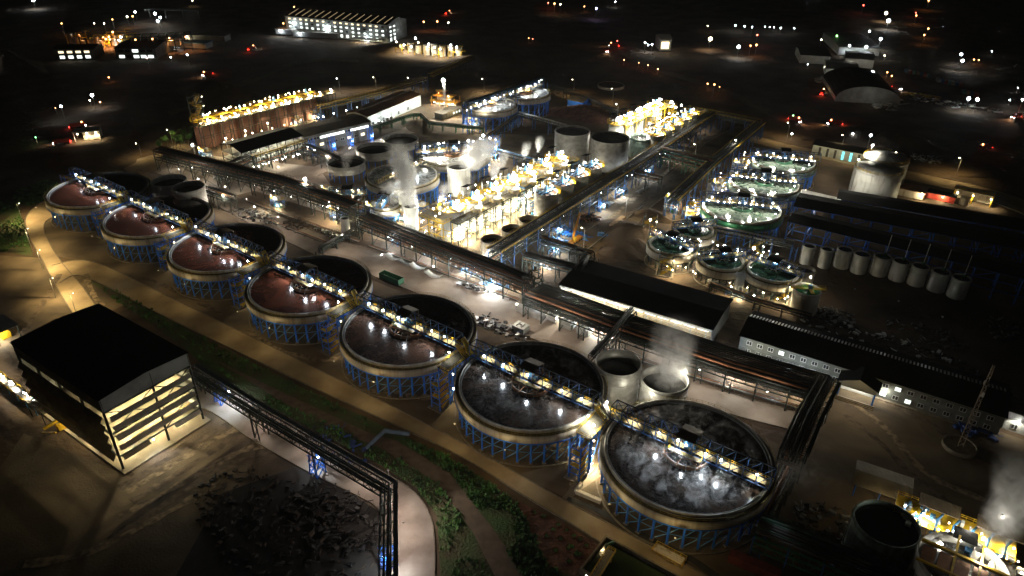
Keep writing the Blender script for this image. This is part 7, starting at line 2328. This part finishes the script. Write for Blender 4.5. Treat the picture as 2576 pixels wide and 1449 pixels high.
# ------------------------------------------------------------------ steam
def steam(label, P, size, dens, lean=(0, 0), r0=.18, r1=.32, scale=.25, lo=.42, hi=.68, flat=False, seed=0.0, name='steam'):
    """box of real air with a procedural cloud in it; size = (x, y, z) metres; base at P"""
    sx, sy, sz = size
    m = bpy.data.materials.new('steam_volume')
    m.use_nodes = True
    nt = m.node_tree
    nt.nodes.remove(nt.nodes['Principled BSDF'])
    out = nt.nodes['Material Output']
    N, Lk = nt.nodes.new, nt.links.new
    vol = N('ShaderNodeVolumeScatter')
    vol.inputs['Color'].default_value = (.95, .95, .95, 1)
    vol.inputs['Anisotropy'].default_value = .2
    Lk(vol.outputs[0], out.inputs['Volume'])
    tc = N('ShaderNodeTexCoord')
    mp = N('ShaderNodeMapping')
    mp.inputs['Location'].default_value = (seed * 3.1, seed * 7.7, seed)
    Lk(tc.outputs['Object'], mp.inputs[0])
    nz = N('ShaderNodeTexNoise')
    nz.inputs['Scale'].default_value = scale
    nz.inputs['Detail'].default_value = 5
    nz.inputs['Roughness'].default_value = .6
    nz.inputs['Distortion'].default_value = 1.2
    Lk(mp.outputs[0], nz.inputs['Vector'])
    mr_ = N('ShaderNodeMapRange')
    mr_.inputs[1].default_value, mr_.inputs[2].default_value = lo, hi
    Lk(nz.outputs[0], mr_.inputs[0])
    sp = N('ShaderNodeSeparateXYZ')
    Lk(tc.outputs['Object'], sp.inputs[0])

    def mth(op, a, b=None, c=None):
        n_ = N('ShaderNodeMath')
        n_.operation = op
        for i, v in enumerate((a, b, c)):
            if v is None: continue
            if isinstance(v, (int, float)): n_.inputs[i].default_value = v
            else: Lk(v, n_.inputs[i])
        return n_.outputs[0]
    zt = mth('DIVIDE', sp.outputs[2], sz)
    if flat:
        dx2 = mth('POWER', mth('ABSOLUTE', mth('DIVIDE', sp.outputs[0], sx / 2)), 2)
        dy2 = mth('POWER', mth('ABSOLUTE', mth('DIVIDE', sp.outputs[1], sy / 2)), 2)
        rr_ = mth('SUBTRACT', 1.0, mth('ADD', dx2, dy2))
        sh = mth('MULTIPLY', mth('MAXIMUM', mth('MINIMUM', mth('MULTIPLY', rr_, 4), 1), 0), mth('SUBTRACT', 1.0, zt))
    else:
        wob = N('ShaderNodeTexNoise')
        wob.inputs['Scale'].default_value = scale * .35
        Lk(mp.outputs[0], wob.inputs['Vector'])
        wv_ = mth('MULTIPLY', mth('SUBTRACT', wob.outputs[0], .5), sx * .25)
        ax = mth('ADD', mth('MULTIPLY', zt, lean[0]), wv_)
        ay = mth('MULTIPLY', zt, lean[1])
        ddx, ddy = mth('SUBTRACT', sp.outputs[0], ax), mth('SUBTRACT', sp.outputs[1], ay)
        rad_ = mth('SQRT', mth('ADD', mth('MULTIPLY', ddx, ddx), mth('MULTIPLY', ddy, ddy)))
        rz_ = mth('ADD', r0, mth('MULTIPLY', mth('SQRT', zt), r1))
        sh = mth('MAXIMUM', mth('SUBTRACT', 1.0, mth('DIVIDE', rad_, rz_)), 0)
        sh = mth('MULTIPLY', sh, mth('MINIMUM', mth('MULTIPLY', mth('SUBTRACT', 1.0, zt), 2.2), 1.0))
    d = mth('MULTIPLY', mth('MULTIPLY', sh, mr_.outputs[0]), dens)
    Lk(d, vol.inputs['Density'])
    mb = MB()
    mb.box(0, 0, sz / 2, sx, sy, sz)
    o = mb.build(name, m)
    o.location = P
    tag(o, label, 'steam', kind='stuff')
    return o


for i, (k, dn, hgt) in enumerate(((6, .3, 3.4), (5, .09, 2.6))):
    steam(['drifting steam over the liquid of the rightmost front thickener', 'thin steam over the liquid of the sixth front thickener'][i], (CEN[k].x, CEN[k].y, H0 - .8), (40, 40, hgt), dn, flat=True, scale=.3, lo=.5, hi=.72, seed=i + 1.0)
sl = thing('floodlight_row', 'floodlights on tank rims that light the rising steam', 'floodlights', (0, 0, 0))  # lights added beside the plumes so the steam shows up
for dx, dy, z_, pw in ((1612, 975, 15, 900), (1725, 935, 15, 700), (1012, 528, 14, 900), (1058, 505, 14, 900), (1040, 440, 20, 1200), (1120, 425, 17, 1300), (1180, 408, 19, 1300), (1140, 478, 6, 1200), (975, 525, 10, 1300), (885, 440, 9, 500), (1250, 408, 18, 900), (1305, 392, 19, 1200), (1345, 372, 19, 1200), (1105, 505, 17, 800), (1215, 275, 16, 900), (2440, 1330, 14, 700), (2520, 1300, 20, 500)):
    p = at(dx, dy, z_)
    q = MB(); q.box(p.x, p.y, p.z + .6, .4, .3, .25); q.build('lamp', M_STEEL, sl)
    light(sl, tuple(p), WHITE, pw, .4)
P = at(1673, 953, 13)
steam('tall grey steam plume above the right tall steel tank', (P.x, P.y, 11.5), (26, 20, 20), .55, lean=(3, 3), r0=5, r1=4, scale=.22, lo=.38, hi=.7, seed=3)
P = at(1033, 517, 12)
steam('tall white steam plume in front of the steaming thickener', (P.x, P.y, 11.5), (22, 18, 30), 1.0, lean=(-4, 3), r0=2.2, r1=4.5, scale=.28, lo=.36, hi=.6, seed=4)
P = at(1153.5, 420, 15)
steam('bright white steam pouring from the white cylinder tank across the foam', (P.x + 5, P.y, 14), (34, 22, 15), .8, lean=(9, 5), r0=4.5, r1=6, scale=.24, lo=.36, hi=.6, seed=5)
P = at(1185, 470, 3)
steam('low white steam cloud at the foot of the white cylinder tank', (P.x - 3, P.y, 2), (16, 12, 10), .6, r0=4, r1=2, scale=.3, lo=.36, hi=.6, seed=6)
P = at(985, 505, 9)
steam('white steam cloud over the small clarifier beside the vent tower', (P.x, P.y, 8), (16, 14, 11), .6, r0=3, r1=3, scale=.3, lo=.38, hi=.62, seed=7)
P = at(868, 425, 9)
steam('faint steam wisp above the nearest raised open tank', (P.x, P.y, 8), (14, 12, 15), .35, lean=(3, 2), r0=1.5, r1=3.5, scale=.3, lo=.4, hi=.65, seed=8)
for k, (dx, dy) in enumerate(((1112, 492), (1262, 412), (1318, 388), (1352, 372), (1240, 440))):
    P = at(dx, dy, 20)
    steam(['puff of steam at the nearest bright leach tank', 'puff of steam above the fourth bright leach tank', 'puff of steam above the fifth bright leach tank', 'puff of steam above the sixth bright leach tank', 'thin puff of steam above the third bright leach tank'][k], (P.x, P.y, 17.5), (10, 8, 9), .9, lean=(1.5, 1), r0=.6, r1=3, scale=.45, lo=.38, hi=.6, seed=9 + k)
P = at(2500, 1330, 14)
steam('big grey steam plume rising from the glaring platform at the bottom right', (P.x + 1, P.y, 10), (26, 20, 22), .6, lean=(7, 5), r0=2.5, r1=6.5, scale=.25, lo=.38, hi=.62, seed=15)
P = at(1230, 262, 14)
steam('thin steam over the left far twin thickener', (P.x, P.y, 13.2), (34, 34, 4), .12, flat=True, scale=.2, lo=.45, hi=.7, seed=16)
P = at(2010, 1200, 8)
steam('thin dark drifting steam right of the last thickener', (P.x, P.y, 7), (20, 14, 6), .12, r0=6, r1=3, scale=.25, lo=.42, hi=.66, seed=17)

# ------------------------------------------------------------------ haze
m = bpy.data.materials.new('haze_air')
m.use_nodes = True
nt = m.node_tree
nt.nodes.remove(nt.nodes['Principled BSDF'])
v = nt.nodes.new('ShaderNodeVolumePrincipled')
v.inputs['Color'].default_value = (.8, .85, .9, 1)
v.inputs['Density'].default_value = .00006
v.inputs['Anisotropy'].default_value = .3
nt.links.new(v.outputs[0], nt.nodes['Material Output'].inputs['Volume'])
hb = MB()
hb.box(0, 3600, 71, 12400, 8200, 160)
tag(hb.build('haze', m), 'thin night haze over the whole site', 'haze', kind='stuff')
